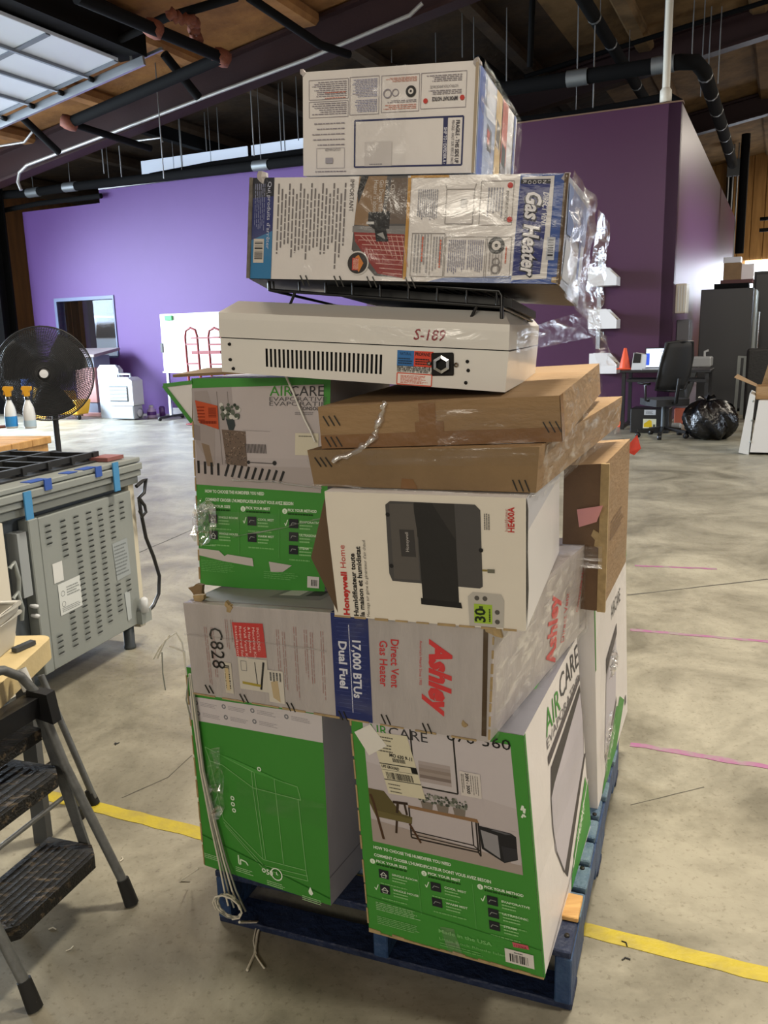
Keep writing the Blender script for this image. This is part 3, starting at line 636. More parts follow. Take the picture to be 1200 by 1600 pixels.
# B: living-room photo
f = B.F; P = Print(f)
PH = [(.075, .045), (.925, .045), (.935, .57), (.075, .57)]
P.poly(PH, '#b9b0b1'); P.poly([(.075, .045), (.925, .045), (.928, .3), (.075, .22)], '#c1b9bb')
P.layer(1).poly([(.075, .47), (.935, .52), (.935, .57), (.075, .57)], '#a3968f')
# framed seascape
P.poly([(.36, .035), (.61, .035), (.61, .285), (.36, .285)], '#bfb8b9').frame(.362, .038, .61, .285, .0036, '#2a2724')
P.layer(2)
for i, c_ in enumerate(('#a79c99', '#9b908c', '#8e8179', '#9a8e87', '#7d706a', '#a79c99')): P.rect(.395, .175+i*.014, .578, .191+i*.014, c_)
# console table with three plants
P.layer(1); bl = '#2b2522'; cu = lambda u: .315+(u-.35)*.80
P.poly([(cu(.345), .375), (cu(.84), .375), (cu(.85), .39), (cu(.345), .388)], '#8a6a4b')
for q, w_ in ((((.35, .385), (.35, .515), (.83, .515), (.845, .53), (.845, .39)), .0036), (((.83, .39), (.83, .515)), .0036), (((.35, .485), (.80, .49), (.845, .51)), .0026), (((.80, .39), (.80, .49)), .0026), (((.35, .50), (.83, .505)), .0026)): P.path([(cu(a_), b_) for a_, b_ in q], w_, bl)
P.layer(2)
rnd = random.Random(3)
for u in (.425, .515, .61):
    P.poly([(u-.036, .345), (u+.036, .345), (u+.029, .375), (u-.029, .375)], '#7a7168')
    for k in range(34): P.circ(u+rnd.uniform(-.045, .045), .327+rnd.uniform(-.018, .018), rnd.uniform(.0018, .0042), rnd.choice(('#3f443c', '#565b50', '#6d6f66', '#2f352c', '#85867c')), 6)
# green armchair
P.layer(1).poly([(.075, .335), (.17, .335), (.27, .42), (.33, .425), (.325, .455), (.11, .455), (.075, .40)], '#5d5433').layer(2).poly([(.09, .425), (.33, .432), (.32, .452), (.11, .455)], '#6b613c')
P.path([(.085, .36), (.10, .39), (.145, .55)], .006, '#4c3523').path([(.31, .455), (.37, .53)], .005, '#4c3523').path([(.235, .455), (.225, .51)], .005, '#3b2a1e').path([(.22, .375), (.31, .37)], .006, '#33271f').path([(.25, .375), (.24, .42)], .006, '#3a2d22').path([(.29, .375), (.30, .42)], .005, '#3a2d22')
# black humidifier
P.layer(1).poly([(.875, .395), (.925, .395), (.931, .53), (.875, .53)], '#b9b0b1')
P.layer(2).poly([(.66+.05, .40), (.89, .405), (.915, .415), (.915, .51), (.84, .535), (.72, .495)], '#232326').layer(3).poly([(.722, .415), (.815, .425), (.82, .52), (.735, .488)], '#8d8b8f').poly([(.80, .402), (.90, .409), (.86, .414), (.78, .408)], '#57575c').poly([(.83, .465), (.912, .465), (.912, .508), (.84, .53)], '#303035')
P.layer(2).text('AIR', .10, .093, .0215, '#3c8a30', w=.048).text('CARE', .232, .093, .0215, '#3b3a3c', w=.088)
guide(P, .57, 1.0, 1)
P.layer(1).line((.0, .83), (1, .875), .0014, '#2d7426')
P.para(.06, .845, .33, .885, 5, '#a6cf9b', fill=.35).para(.06, .91, .33, .95, 5, '#86ba7a', fill=.35)
P.text('Made in the USA', .43, .913, .0085, '#7dbd70', w=.115, bold=.02).text('Little Rock Rhode Island', .43, .945, .006, '#7dbd70', w=.15).para(.43, .955, .74, .975, 2, '#6fae62', fill=.4)
P.layer(2).text('670 360', .575, .066, .022, '#141414', w=.135, bold=.0)
P.build('room_photo_print', B.root)
P = Print(f); P.layer(3)
P.poly([(.12, .085), (.34, .08), (.42, .335), (.20, .34)], '#cfc8ae')
# shipping label is skewed with the board
def SL(a, b): return (.12+.22*a+.08*b, .085+.255*b-.005*a)
def sq(a0, b0, a1, b1, c_): P.poly([SL(a0, b0), SL(a1, b0), SL(a1, b1), SL(a0, b1)], c_)
P.layer(4); sq(.0, .50, 1, .515, '#2a2a28'); sq(.0, .76, 1, .772, '#2a2a28'); sq(.84, .515, 1, .60, '#151515'); sq(0, .605, 1, .61, '#444440')
rnd = random.Random(5); x = .10
while x < .82: w_ = rnd.choice((.008, .008, .016, .024)); sq(x, .64, x+w_, .75, '#1b1b19'); x += w_+rnd.choice((.008, .012, .02))
x = .40
while x < .75: w_ = rnd.choice((.01, .018)); sq(x, .395, x+w_, .46, '#1b1b19'); x += w_+.012
def stx(t, a, b, h, w_): u, v = SL(a, b); P.text(t, u, v, h, '#1f1f1d', w=w_, bold=.03, rot=1.5)
stx('MO 630 9-11', .34, .375, .0075, .052); stx('UPS GROUND', .03, .57, .006, .04)
for b in (.05, .10, .18, .23, .28): 
    u, v = SL(.05, b); P.para(u, v, u+.12, v+.008, 1, '#5d5a50', fill=.6)
for i in range(7):
    for j in range(6):
        if rnd.random() < .0: pass
for b in (.82, .88, .94): u, v = SL(.08, b); P.para(u, v, u+.08, v+.008, 1, '#55524a', fill=.5)
P.build('shipping_label', B.root)
P = Print(f); P.layer(5).poly([(.02, .10), (.125, .055), (.215, .135), (.10, .19)], '#dedad2'); P.build('white_sticker', B.root, label='small tilted white sticker')
P = Print(f); P.layer(4).poly([(.63, .185), (.745, .185), (.745, .285), (.63, .285)], '#cdc5bf')
P.layer(5).text('30N - 3000', .662, .19, .007, '#2b2b2b', rot=88, w=.045, bold=.03).para(.685, .195, .735, .275, 4, '#77726e', 90, .3).para(.636, .195, .655, .275, 2, '#55514e', 90, .4); P.build('part_label', B.root)
P = Print(f); P.layer(3).rect(.80, .905, .955, .965, '#d6d2cc').layer(4).bars(.825, .922, .93, .957, 13); P.para(.85, .911, .91, .918, 1, '#444444'); P.build('barcode_label', B.root)
P = Print(f); P.layer(3).poly([(.845, .87), (.93, .868), (.935, .885), (.85, .89)], '#c25a66').layer(4).text('11226A', .857, .886, .0052, '#5f1f28', w=.025); P.build('pink_sticker', B.root)
P = Print(f); P.layer(4).poly([(.44, .885), (.52, .88), (.565, 1.0), (.48, 1.0)], '#5e7a4a', m=film_mat('tape_film', .12, .35)); P.build('clear_tape', B.root)
P = Print(f); P.layer(2).path([(.955, .30), (.965, .28), (.97, .31), (.975, .29)], .004, '#dfe8da').path([(.955, .33), (.965, .315), (.975, .325)], .004, '#dfe8da'); P.build('scuff', B.root)
# torn lower edge showing board
mb = MB(); bl_, br_ = B.BL, B.BR
for i in range(14):
    s0, s1 = i/14, (i+1)/14; h_ = .004+.006*random.random()
    a_, b_ = bl_.lerp(br_, s0)-B.n*.002, bl_.lerp(br_, s1)-B.n*.002
    mb.hexa([a_+V((0, 0, h_)), b_+V((0, 0, h_*.8)), b_, a_, a_+V((0, 0, h_))+B.n*.004, b_+V((0, 0, h_*.8))+B.n*.004, b_+B.n*.004, a_+B.n*.004], EDGE)
mb.build('torn_edge', B.root)
# B right side: white with drawing and logo
P = Print(B.R)
P.layer(0).poly([(0, 0), (.02, 0), (.02, 1), (0, 1)], '#2f7a27')
P.layer(1).text('AIR', .30, .165, .058, '#3c8a30', w=.155).text('CARE', .575, .135, .058, '#3b3a3c', w=.235)
P.text('EVAPORATIVE', .30, .215, .022, '#6b686b', w=.38)
P.poly([(.30, .245), (.98, .185), (.98, .215), (.30, .285)], '#4a4446')
# oval window of the appliance picture
P.poly([(.34, .31), (.97, .235), (.97, .27), (.37, .40), (.30, .43)], '#3a3636')
P.poly([(.30, .43), (.37, .40), (.97, .27), (.985, .42), (.95, .585), (.42, .84), (.30, .66)], '#bdb8bf')
P.poly([(.42, .84), (.95, .585), (1.0, .60), (.47, .90)], '#3a3334'); P.path([(.34, .31), (.30, .43), (.29, .55), (.32, .68), (.42, .84)], .006, '#4a4548').path([(.97, .235), (.985, .42), (.95, .585)], .006, '#5a5558')
P.poly([(.62, .955), (.60, .89), (.95, .70), (.97, .76)], '#3c8a30').text('VALIANT', .70, .90, .03, '#dcebd6', rot=-17, w=.12)
P.poly([(.52, 1.0), (.55, .93), (1.0, .75), (1.0, .98)], '#3c8a30')
P.layer(2).line((.08, .985), (.58, .93), .003, '#8f8c8a').line((.58, .93), (1, .74), .006, '#e8e5e0')
P.build('side_print', B.root)
P = Print(B.T); P.rect(0, 0, 1, 1, '#86868f'); P.layer(1).rect(.62, .54, .93, .62, '#54b04a').poly([(.55, .26), (.95, .22), (.95, .42), (.6, .46)], '#3b3a3d').poly([(.5, .36), (.62, .34), (.62, .48), (.5, .5)], '#c9c4c8')
P.text('CARE', .62, .14, .028, '#dedde2', w=.14); P.build('top_print', B.root)
# C
P = Print(C_.R); P.layer(0).rect(0, 0, 1, .012, '#3c8a30').poly([(0, 0), (.025, 0), (.02, .3), (0, .3)], '#3c8a30').poly([(.42, -.0), (1, 0), (1, .04), (.5, .05)], '#4a9a3c')
P.layer(1).text('AIRCARE', .45, .22, .045, '#3b3a3c', w=.20).poly([(.28, .36), (.62, .30), (.62, .36), (.28, .44)], '#4a4446').poly([(.28, .45), (.6, .38), (.55, .74), (.20, .84)], '#bdb8bf').poly([(.20, .84), (.58, .70), (.58, .74), (.22, .89)], '#4a4446')
P.poly([(.25, .97), (.22, .91), (.58, .76), (.66, .80)], '#3c8a30').poly([(.12, 1), (.14, .97), (.70, .76), (.86, .86), (.55, 1)], '#3c8a30').text('VALIANT', .36, .93, .028, '#dcebd6', rot=-14, w=.12)
P.layer(2).rect(.88, .86, .93, .91, '#55555a'); P.build('side_print', C_.root)
P = Print(C_.T); P.rect(0, 0, 1, 1, '#8f8f97').layer(1).rect(0, .9, 1, 1, '#3c8a30'); P.build('top_print', C_.root)
# D front: rotated lettering
P = Print(D.F)
P.poly([(.515, 0), (.633, 0), (.642, 1), (.52, 1)], '#1f2c66').layer(1)
P.text('17,000 BTUs', .583, .24, .0175, '#d6d8e2', 90, w=.122, bold=.03).text('Dual Fuel', .538, .26, .0175, '#d6d8e2', 90, w=.1, bold=.03).line((.572, .10), (.578, .93), .0016, '#cfd3e4')
for i in range(24): v = .05+i*.038; P.line((.525+random.random()*.02, v), (.60+random.random()*.035, v), .0008, '#46508a')
P.text('Direct Vent', .703, .20, .0165, '#c4373a', 90, w=.098, bold=.015).text('Gas Heater', .668, .22, .0165, '#c4373a', 90, w=.094, bold=.015)
P.text('Ashley', .822, .17, .042, '#cf3a3c', 90, w=.142, bold=.05, shear=.25).text("America's Hearth Since 1905", .79, .19, .0052, '#c4373a', 90, w=.088)
# red notes in columns
for k, (u, v0, v1) in enumerate(((.075, .24, .92), (.10, .24, .90), (.155, .14, .50), (.175, .14, .45), (.335, .20, .88), (.355, .22, .82), (.395, .16, .90), (.43, .18, .7), (.45, .2, .72), (.485, .18, .9))):
    P.para(u-.008, v0, u+.006, v1, 2, '#a6837f', 90, .3)
P.build('carton_print', D.root)
P = Print(D.F); P.layer(2).poly([(.175, .165), (.285, .155), (.29, .50), (.182, .52)], '#c03a38').layer(3)
for k, t in enumerate(('INCLUDES:', 'Mounting Kit', '& Hardware', 'Wall Vent Kit', 'Required for', 'Installation')): P.text(t, .262-k*.0155, .20, .0062, '#e6c9c4', 90, w=.006*len(t))
P.build('red_panel', D.root)
P = Print(D.F); P.layer(2).rect(.185, .525, .29, .86, '#c9c3b7').layer(3).path([(.278, .55), (.262, .84)], .005, '#1d1c1a').path([(.246, .56), (.25, .80)], .002, '#333333').line((.195, .79), (.262, .80), .006, '#a39238').frame(.195, .56, .215, .66, .0012, '#777777'); P.build('diagram_label', D.root)
P = Print(D.F); P.layer(2).rect(.128, .60, .158, .93, '#c6bfb0').layer(3).bars(.132, .63, .150, .90, 12, '#2c2a28', False).rect(.134, .66, .146, .90, '#c9b48a'); P.build('barcode_label', D.root)
P = Print(D.F); P.layer(4).rect(.29, .62, .345, .95, '#cdc7bb').layer(5).para(.295, .64, .34, .74, 4, '#555555', 90).poly([(.30, .74), (.325, .72), (.33, .94), (.305, .9)], '#bca884'); P.build('torn_label', D.root)
P = Print(D.F); P.layer(3).text('C828', .088, .24, .034, '#1c1b1a', 90, w=.098); P.build('marker_writing', D.root)
P = Print(D.R); P.layer(1).text('Ashley', .60, .98, .07, '#cf3a3c', -90, w=.17, bold=.04, shear=.2).text('Direct Vent', .70, .86, .03, '#c4373a', -80, w=.12).text('Conveyable Home', .86, .7, .02, '#c4373a', -70, w=.13)
P.build('carton_print', D.root)
P = Print(D.T); P.layer(0).poly([(.0, .55), (.52, .55), (.52, .97), (.0, .97)], '#a3a2a4').layer(1).poly([(.10, .72), (.17, .62), (.22, .62), (.15, .80)], '#5d564f').poly([(.25, .80), (.42, .78), (.42, .90), (.24, .90)], '#8a8a8e').layer(2).poly([(.27, .82), (.33, .815), (.33, .87), (.26, .875)], '#d8d7d8').poly([(.35, .815), (.40, .81), (.40, .86), (.35, .87)], '#3c3c40'); P.layer(1).poly([(.515, .5), (.633, .5), (.633, 1), (.515, 1)], '#1f2c66').build('top_print', D.root)
staples(D, D.F, ((.05, .88), (.18, .92), (.35, .93), (.53, .93), (.67, .90), (.80, .92)))
tear(D, (D.TR+V((-.0, 0, -.012)), .022, 4)); tear(D, (D.F.p(.93, .88), .010, 8)); tear(D, (D.F.p(.17, .01), .014, 9)); tear(D, (D.TL+D.n*.05+V((0, 0, .012)), .024, 11), m=KRAFTD); tear(D, (D.TL+D.n*.02+D.u*.03+V((0, 0, .006)), .02, 13))
P = Print(D.F); P.layer(2).poly([(.972, .05), (.985, .05), (.992, .95), (.978, .95)], '#4b3a26'); P.build('split_edge', D.root)
# F: vase photo
f = Fc.F; P = Print(f)
P.poly([(.0, .045), (.955, .03), (.955, .515), (.0, .50)], '#b7aeae')
P.layer(1).poly([(.0, .045), (.30, .04), (.33, .40), (.02, .43)], '#a39a9a').poly([(.955, .40), (.955, .515), (0, .50), (0, .405)], '#ada3a1')
for u in (.1, .19, .27): P.line((u, .06), (u+.03, .40), .002, '#7c7473')
P.layer(2).poly([(.02, .06), (.12, .055), (.17, .16), (.16, .40), (.08, .36), (.02, .3)], '#9b918f').poly([(.06, .30), (.12, .31), (.15, .41), (.10, .41)], '#84715f').poly([(.0, .21), (.055, .22), (.055, .29), (.0, .285)], '#8a8080')
# drum stool
P.poly([(.22, .235), (.40, .242), (.41, .405), (.25, .398)], '#6d5d52').layer(3)
rnd = random.Random(8)
for k in range(150): u = rnd.uniform(.23, .395); v = rnd.uniform(.245, .395); P.rect(u, v, u+.007, v+.004, rnd.choice(('#3f3934', '#98877a', '#544a43', '#7d6658')))
P.poly([(.255, .185), (.285, .175), (.315, .18), (.325, .215), (.31, .238), (.275, .236)], '#363e40')
for k in range(46): P.circ(.285+rnd.uniform(-.065, .07), .155+rnd.uniform(-.035, .03), rnd.uniform(.003, .006), rnd.choice(('#30382f', '#4d564a', '#c6c4bf', '#5f665a')), 6)
P.layer(2)
for k in range(15): P.line((.40+k*.0105, .30), (.405+k*.0105, .342), .0018, '#4d4747')
P.poly([(.38, .235), (.58, .24), (.585, .242), (.385, .238)], '#9d9594').line((.41, .385), (.62, .388), .002, '#5a5454').circ(.42, .385, .004, '#2a2828').circ(.615, .385, .005, '#2a2828')
for k in range(13): u = .03+k*.052; P.line((u+.03-.05*(k < 4)*(.6), .385+.006*k*.5), (u, .445+k*.0025), .006, '#211f20')
# logo and text
P.layer(2).text('AIR', .58, .080, .021, '#3c8a30', w=.052).text('CARE', .725, .080, .021, '#3b3a3c', w=.076).text('EVAPORATIVE', .578, .103, .0088, '#5d5a5c', w=.13).text('\u00c9VAPORATIF', .578, .124, .0088, '#5d5a5c', w=.127).text('CONSOLE', .79, .143, .0075, '#4a4748', w=.05, bold=.02).para(.76, .15, .91, .165, 2, '#8d8788')
guide(P, .50, 1.0, 0)
P.layer(1).para(.03, .795, .18, .80, 1, '#a6cf9b')
P.poly([(.0, .815), (.17, .82), (.215, .845), (.24, .835), (.44, .845), (.45, .885), (.2, .87), (.0, .85)], '#c3bcb6').poly([(.57, .855), (.75, .865), (.68, .90), (.585, .905)], '#bdb6b0')
P.para(.02, .87, .3, .93, 7, '#6fae62', fill=.3).para(.53, .90, .8, .94, 4, '#6fae62', fill=.3).layer(2).rect(.87, .91, .96, .965, '#cfcac5').layer(3).bars(.90, .925, .95, .955, 8)
P.build('room_photo_print', Fc.root)
P = Print(f); P.layer(4).rect(.765, .245, .93, .345, '#cdc6b2').layer(5).para(.79, .255, .90, .263, 1, '#6d685a'); P.build('white_sticker', Fc.root)
P = Print(f); P.layer(5).poly([(.025, .10), (.195, .125), (.20, .235), (.05, .205)], '#b9502f').layer(6).para(.04, .125, .10, .2, 5, '#8a2f15', fill=.4).bars(.125, .135, .185, .18, 9, '#7c2a12', False).para(.06, .19, .19, .215, 1, '#7c2a12', fill=.5); P.build('orange_sticker', Fc.root)
# flared front flap at the top left
fl = [atpl(x, y, fa, Fc.n) for x, y in ((268, 601), (300, 597), (300, 660))]
fl[0] = fl[0] - Fc.n*.03
mb = MB(); mb.prism(fl, Fc.n*.005, WHITEB, EDGE); fl_ = mb.build('torn_flap', Fc.root)
mb = MB(); mb.bar(fl[0], fl[2], .006, .008, GREEN); mb.bar(fl[0], fl[1], .006, .008, GREEN); mb.build('green_border', fl_)
mb = MB(); tq = [Fc.F.p(-.14, -.006, 2), Fc.F.p(.42, -.02, 1), Fc.F.p(.40, -.03, 1)+Fc.n*.08, Fc.F.p(-.06, -.028, 1)+Fc.n*.10]
mb.prism(tq, V((0, 0, .006)), KRAFTD); mb.build('top_flap', Fc.root)
# G front
f = Gc.F; P = Print(f); d1, d2, d3 = '#3a3837', '#262524', '#1c1b1b'
P.layer(1).poly([(.315, .085), (.34, .055), (.76, .06), (.785, .10), (.79, .68), (.775, .695), (.33, .68), (.315, .62)], '#4a4847').layer(2).poly([(.46, .06), (.66, .06), (.67, .84), (.485, .82), (.475, .33), (.46, .28)], d2)
P.poly([(.55, .06), (.66, .06), (.665, .34)], '#33312f').poly([(.335, .075), (.455, .07), (.47, .27), (.475, .66), (.34, .66)], '#57534f')
P.poly([(.475, .80), (.68, .815), (.685, .86), (.475, .85)], d3).layer(3).poly([(.38, .27), (.455, .27), (.46, .48), (.385, .48)], d1).text('Honeywell', .425, .44, .006, '#b9b4b0', -90, w=.036)
P.circ(.325, .16, .004, d3).circ(.33, .56, .004, d3).circ(.785, .40, .004, d3).poly([(.79, .545), (.83, .545), (.83, .56), (.79, .56)], '#8a7a44').poly([(.815, .54), (.85, .54), (.85, .57), (.815, .57)], '#6b6a5c')
P.layer(1).poly([(.715, .76), (.74, .725), (.88, .73), (.895, .775), (.89, .99), (.72, .99)], '#b5b1a9').layer(2).rect(.745, .815, .835, .965, '#9bbb3c').layer(3)
P.text('30', .80, .955, .019, '#1c2a12', -90, w=.026, bold=.03).para(.815, .83, .83, .95, 1, '#3a4a20', -90).rect(.77, .83, .79, .86, '#3a4a20')
P.layer(2)
for u, v in ((.76, .77), (.80, .77), (.86, .87), (.86, .945)): P.circ(u, v, .0045, '#55524d')
P.text('Honeywell', .085, .985, .0112, '#b8322e', -90, w=.085, bold=.045).text('Home', .085, .60, .0112, '#b8322e', -90, w=.044)
P.text('Humidificateur toute', .135, .985, .0092, '#1c1b1a', -90, w=.122, bold=.03).text('la maison et humidistat', .168, .985, .0092, '#1c1b1a', -90, w=.136, bold=.03).text("Montage sur gaine du g\u00e9n\u00e9rateur d'air chaud", .197, .985, .0058, '#5e5b58', -90, w=.148)
P.text('HE400A', .945, .255, .0108, '#b8322e', -90, w=.045, bold=.03).text('humidificateur', .915, .25, .0055, '#a8605a', -90, w=.04).para(.80, .10, .83, .245, 3, '#6f6c68', -90)
P.build('device_print', Gc.root)
P = Print(Gc.R); P.poly([(.0, 0), (1, 0), (1, .22), (.0, .26)], '#b9bac0').build('side_print', Gc.root)
P = Print(Gc.R); P.layer(2).poly([(.0, .0), (.03, .1), (.02, .4), (.04, .7), (.0, 1)], '#1c1814').build('split_edge', Gc.root)
q = [Gc.F.p(-.003, .06), Gc.F.p(-.09, .52)-Gc.n*.012, Gc.F.p(.02, .97)]
mb = MB(); mb.prism(q, Gc.n*.004, mat('flap_inside', '#57442f', .8)); mb.build('side_flap', Gc.root)
# I, J: tape and staples
for c, uvs in ((Ic, ((.03, .2), (.9, .72))), (Jc, ((.02, .22), (.02, .72), (.93, .55)))): staples(c, c.F, uvs, 3)
P = Print(Jc.F); P.rect(0, .68, 1, 1, '#7d5a36', m=TAPEB).layer(1).poly([(.43, .02), (.5, .02), (.5, .45), (.53, .45), (.53, 1), (.41, 1), (.41, .45), (.43, .45)], '#6f4d2d', m=TAPEB); P.build('packing_tape', Jc.root)
P = Print(Ic.F); P.layer(1).poly([(.42, .74), (.47, .76), (.49, 1), (.41, 1)], '#6f4d2d', m=TAPEB); P.build('packing_tape', Ic.root)
P = Print(Jc.R); P.layer(1).poly([(.0, .0), (.05, .0), (.05, 1), (0, 1)], '#7d5a36', m=TAPEB); P.build('packing_tape', Jc.root)
# H: worn edge, pink scrap, bits
mb = MB(); mb.bar(Hc.TR+V((.0, -.002, .0)), Hc.BR+V((0, -.002, 0)), .02, .012, EDGE, Hc.n); mb.build('worn_edge', Hc.root)
tear(Hc, (Hc.F.p(.9, .5), .028, 21))
mb = MB(); q = [Hc.F.p(.35, .30, 8), Hc.F.p(1.0, .27, 40), Hc.F.p(.85, .38, 30), Hc.F.p(.42, .42, 14)]; mb.prism(q, V((0, .002, .0)), mat('pink_paper', '#cf8f8c', .6)); mb.build('paper_scrap', Hc.root)
P = Print(Hc.R); P.layer(1).rect(.02, .08, .12, .30, '#d0623a').para(.25, .45, .8, .6, 5, '#7d5f40'); P.build('orange_mark', Hc.root)
mb = MB(); q = Hc.R.p(.985, .05, 2)-V((.008, 0, 0)); mb.add([q, q+V((.03, .01, .03)), q+V((.04, .0, -.01)), q+V((.02, .0, -.03)), q+V((.0, 0, -.02))], [(0, 1, 2, 3, 4)], mat('red_rag', '#c93b2b', .6)); mb.build('red_tag', Hc.root)
# M front
f = Mc.F; P = Print(f)
P.poly([(0, 0), (.078, 0), (.078, 1), (0, 1)], '#28306e').layer(1).poly([(0, .62), (.078, .52), (.078, 1), (0, 1)], '#2f78ab').poly([(0, 0), (.078, 0), (.078, .18), (0, .2)], '#23242e').layer(0)
P.poly([(.865, 0), (1, 0), (1, 1), (.80, 1), (.86, .95)], '#2d509c').poly([(.865, .93), (.86, 1), (.6, 1), (.65, .96)], '#8796c0')
P.layer(2).text("Qui produits d'arr\u00eater", .058, .04, .007, '#c8cce0', 90, w=.12)
P.para(.012, .06, .05, .55, 6, '#8f94b8', 90, .3)
P.rect(.014, .60, .05, .84, '#cfc7bd').layer(3).bars(.018, .63, .046, .81, 10, '#3a3836', False)
P.layer(1)
for k in range(19): u = .095+k*.0125; P.para(u-.003, .06+.05*((k*7) % 3), u+.003, .9-.2*((k*5) % 4)/3, 1, '#777273', 90, .8)
P.text('IMPORTANT', .335, .03, .008, '#55504f', 90, w=.055)
# picture of a fireplace
P.layer(1).poly([(.365, .0), (.52, .0), (.525, .97), (.43, .95), (.35, .7), (.355, .42)], '#575454').layer(2).poly([(.365, 0), (.455, 0), (.44, .48), (.355, .46)], '#8f7355').poly([(.37, 0), (.395, 0), (.365, .26), (.36, .16)], '#1e1b1a').poly([(.47, .02), (.52, .02), (.52, .45), (.45, .45)], '#6a5b50').poly([(.35, .47), (.525, .47), (.525, .56), (.35, .53)], '#7f7d7d')
P.poly([(.355, .53), (.52, .55), (.52, .97), (.44, .93), (.40, .78), (.36, .62)], '#8d2f2b').layer(3)
for k in range(9): P.line((.36+.012*k, .56+.045*k), (.52, .575+.045*k), .0014, '#c99a90')
for k in range(9): P.line((.375+.017*k, .56), (.40+.017*k, .62+.03*k), .0012, '#c99a90')
P.poly([(.40, .34), (.47, .33), (.47, .5), (.42, .5), (.40, .46)], '#1d1c1d').poly([(.42, .46), (.455, .45), (.47, .62), (.43, .62)], '#121213').poly([(.43, .55), (.45, .53), (.46, .6)], '#9a9a9a').poly([(.395, .43), (.42, .43), (.42, .455), (.395, .455)], '#c9c9c9')
for k, t in enumerate(('a Closer Look', 'at what a', 'Gas Direct Vent', 'Heater is about')): P.text(t, .468-k*.018, .04, .008, '#d2ccc6', 90, w=.056)
P.circ(.372, .83, .0215, '#d8d4d0', 24).layer(4).circ(.372, .83, .019, '#2b2523', 24).layer(5).poly([(.365, .86), (.365, .77), (.375, .75), (.392, .83), (.378, .92)], '#d07f32').rect(.355, .78, .375, .90, '#c4493a').layer(6)
for k, t in enumerate(('FREE STANDING', 'ROOM', 'HEATER')): P.text(t, .371-k*.006, .79, .003, '#f0e0c8', 90, w=.018)
# ochre rule, notices
P.layer(2).rect(.522, .02, .532, .98, '#c08f3e').rect(.53, .0, .65, .022, '#c08f3e')
for u0, v0, u1, v1, r_, c_ in ((.555, .13, .62, .42, 10, '#8d8f9c'), (.55, .55, .60, .92, 5, '#a09fa2'), (.61, .57, .645, .9, 4, '#a09fa2'), (.66, .60, .715, .92, 9, '#8c8ca0'), (.72, .60, .77, .92, 8, '#8c8ca0'), (.785, .60, .83, .92, 5, '#a8a3a2'), (.77, .12, .82, .40, 6, '#8d8f9c')): P.para(u0, v0, u1, v1, r_, c_, 90, .45)
P.para(.575, .57, .583, .85, 1, '#d0694f', 90).para(.632, .6, .64, .9, 1, '#d0694f', 90).para(.835, .66, .842, .84, 1, '#d0694f', 90)
for q in ((.545, .54, .605, .95), (.605, .54, .648, .95), (.652, .57, .775, .95), (.78, .57, .853, .95), (.75, .06, .848, .46)): P.frame(*q, .0009, '#8b8786')
P.frame(.645, .13, .73, .45, .0012, '#9a9696').path([(.64, .08), (.645, .13)], .001, '#9a9696').path([(.735, .08), (.73, .13)], .001, '#9a9696').rect(.69, .22, .71, .30, '#a9a6a6')
P.circ(.837, .10, .0048, '#c23a33').circ(.842, .41, .0048, '#c23a33').circ(.808, .65, .0145, '#2b2928').layer(3).circ(.808, .65, .008, '#d9d4d0', 14, .003).layer(2)
P.text('IMPORTANT NOTICE', .826, .15, .005, '#333131', 90, w=.05).circ(.81, .80, .007, '#7b7777', 14, .005).circ(.81, .87, .009, '#7b7777', 14, .006)
# gas heater panel
P.layer(2).poly([(.872, .03), (.965, .02), (.965, .95), (.86, .97)], '#d9d6d6').layer(3).poly([(.868, .05), (.925, .048), (.955, .048), (.945, .91), (.862, .93)], '#1b2772').rect(.868, .05, .955, .09, '#1b1b22').layer(4)
for k, t in enumerate('INDOOR'): P.text(t, .947-k*.0145, .06, .006, '#d7d7de', 90)
P.text('DIRECT VENT', .937, .165, .0088, '#d7d7de', 90, w=.055, bold=.03, shear=.2).text('Gas Heater', .888, .15, .026, '#0b0d20', 90, w=.142, bold=.09, shear=.2).layer(6).text('Gas Heater', .888, .15, .026, '#e0dfe4', 90, w=.139, bold=.03, shear=.2)
P.layer(2).rect(.958, .57, .982, .78, '#b9bdc8').layer(3).bars(.962, .59, .978, .76, 9, '#23252e', False).text('991', .97, .42, .006, '#a9b6d6', 90)
P.build('carton_print', Mc.root)
staples(Mc, f, ((.18, .96), (.295, .96), (.405, .96), (.53, .96)))
tear(Mc, (Mc.TR+V((.0, 0, -.004)), .012, 31), m=GREYW); tear(Mc, (Mc.BR+V((0, 0, .008)), .012, 32)); tear(Mc, (Mc.TL+Mc.u*.02, .012, 33), m=GREYW)
mb = MB(); mb.bar(Mc.TR-Mc.n*.001, Mc.BR-Mc.n*.001, .007, .005, mat('scuffed_edge', '#5d4c3b', .8, var=.4, vs=50), Mc.n); mb.build('worn_edge', Mc.root)
mb = MB(); mb.bar(Mc.TL-Mc.n*.002, Mc.BL-Mc.n*.002, .006, .008, mat('worn_grey', '#6b655c', .8, var=.3, vs=60), Mc.n); mb.build('worn_edge', Mc.root)
P = Print(Mc.R); P.poly([(.1, .05), (1, .1), (1, .45), (.15, .5)], '#7e91bd').poly([(.15, .55), (.9, .5), (.9, .9), (.1, .92)], '#c9ced8').layer(1).poly([(.7, .2), (.8, .2), (.8, .8), (.7, .8)], '#5f78b2'); P.build('side_print', Mc.root)
P = Print(Face(Mc.BL, Mc.BR, Mc.bk[2], Mc.bk[3])); P.rect(0, 0, 1, 1, '#1d1c1e'); P.build('dark_underside', Mc.root)  # underside covered in one dark tone
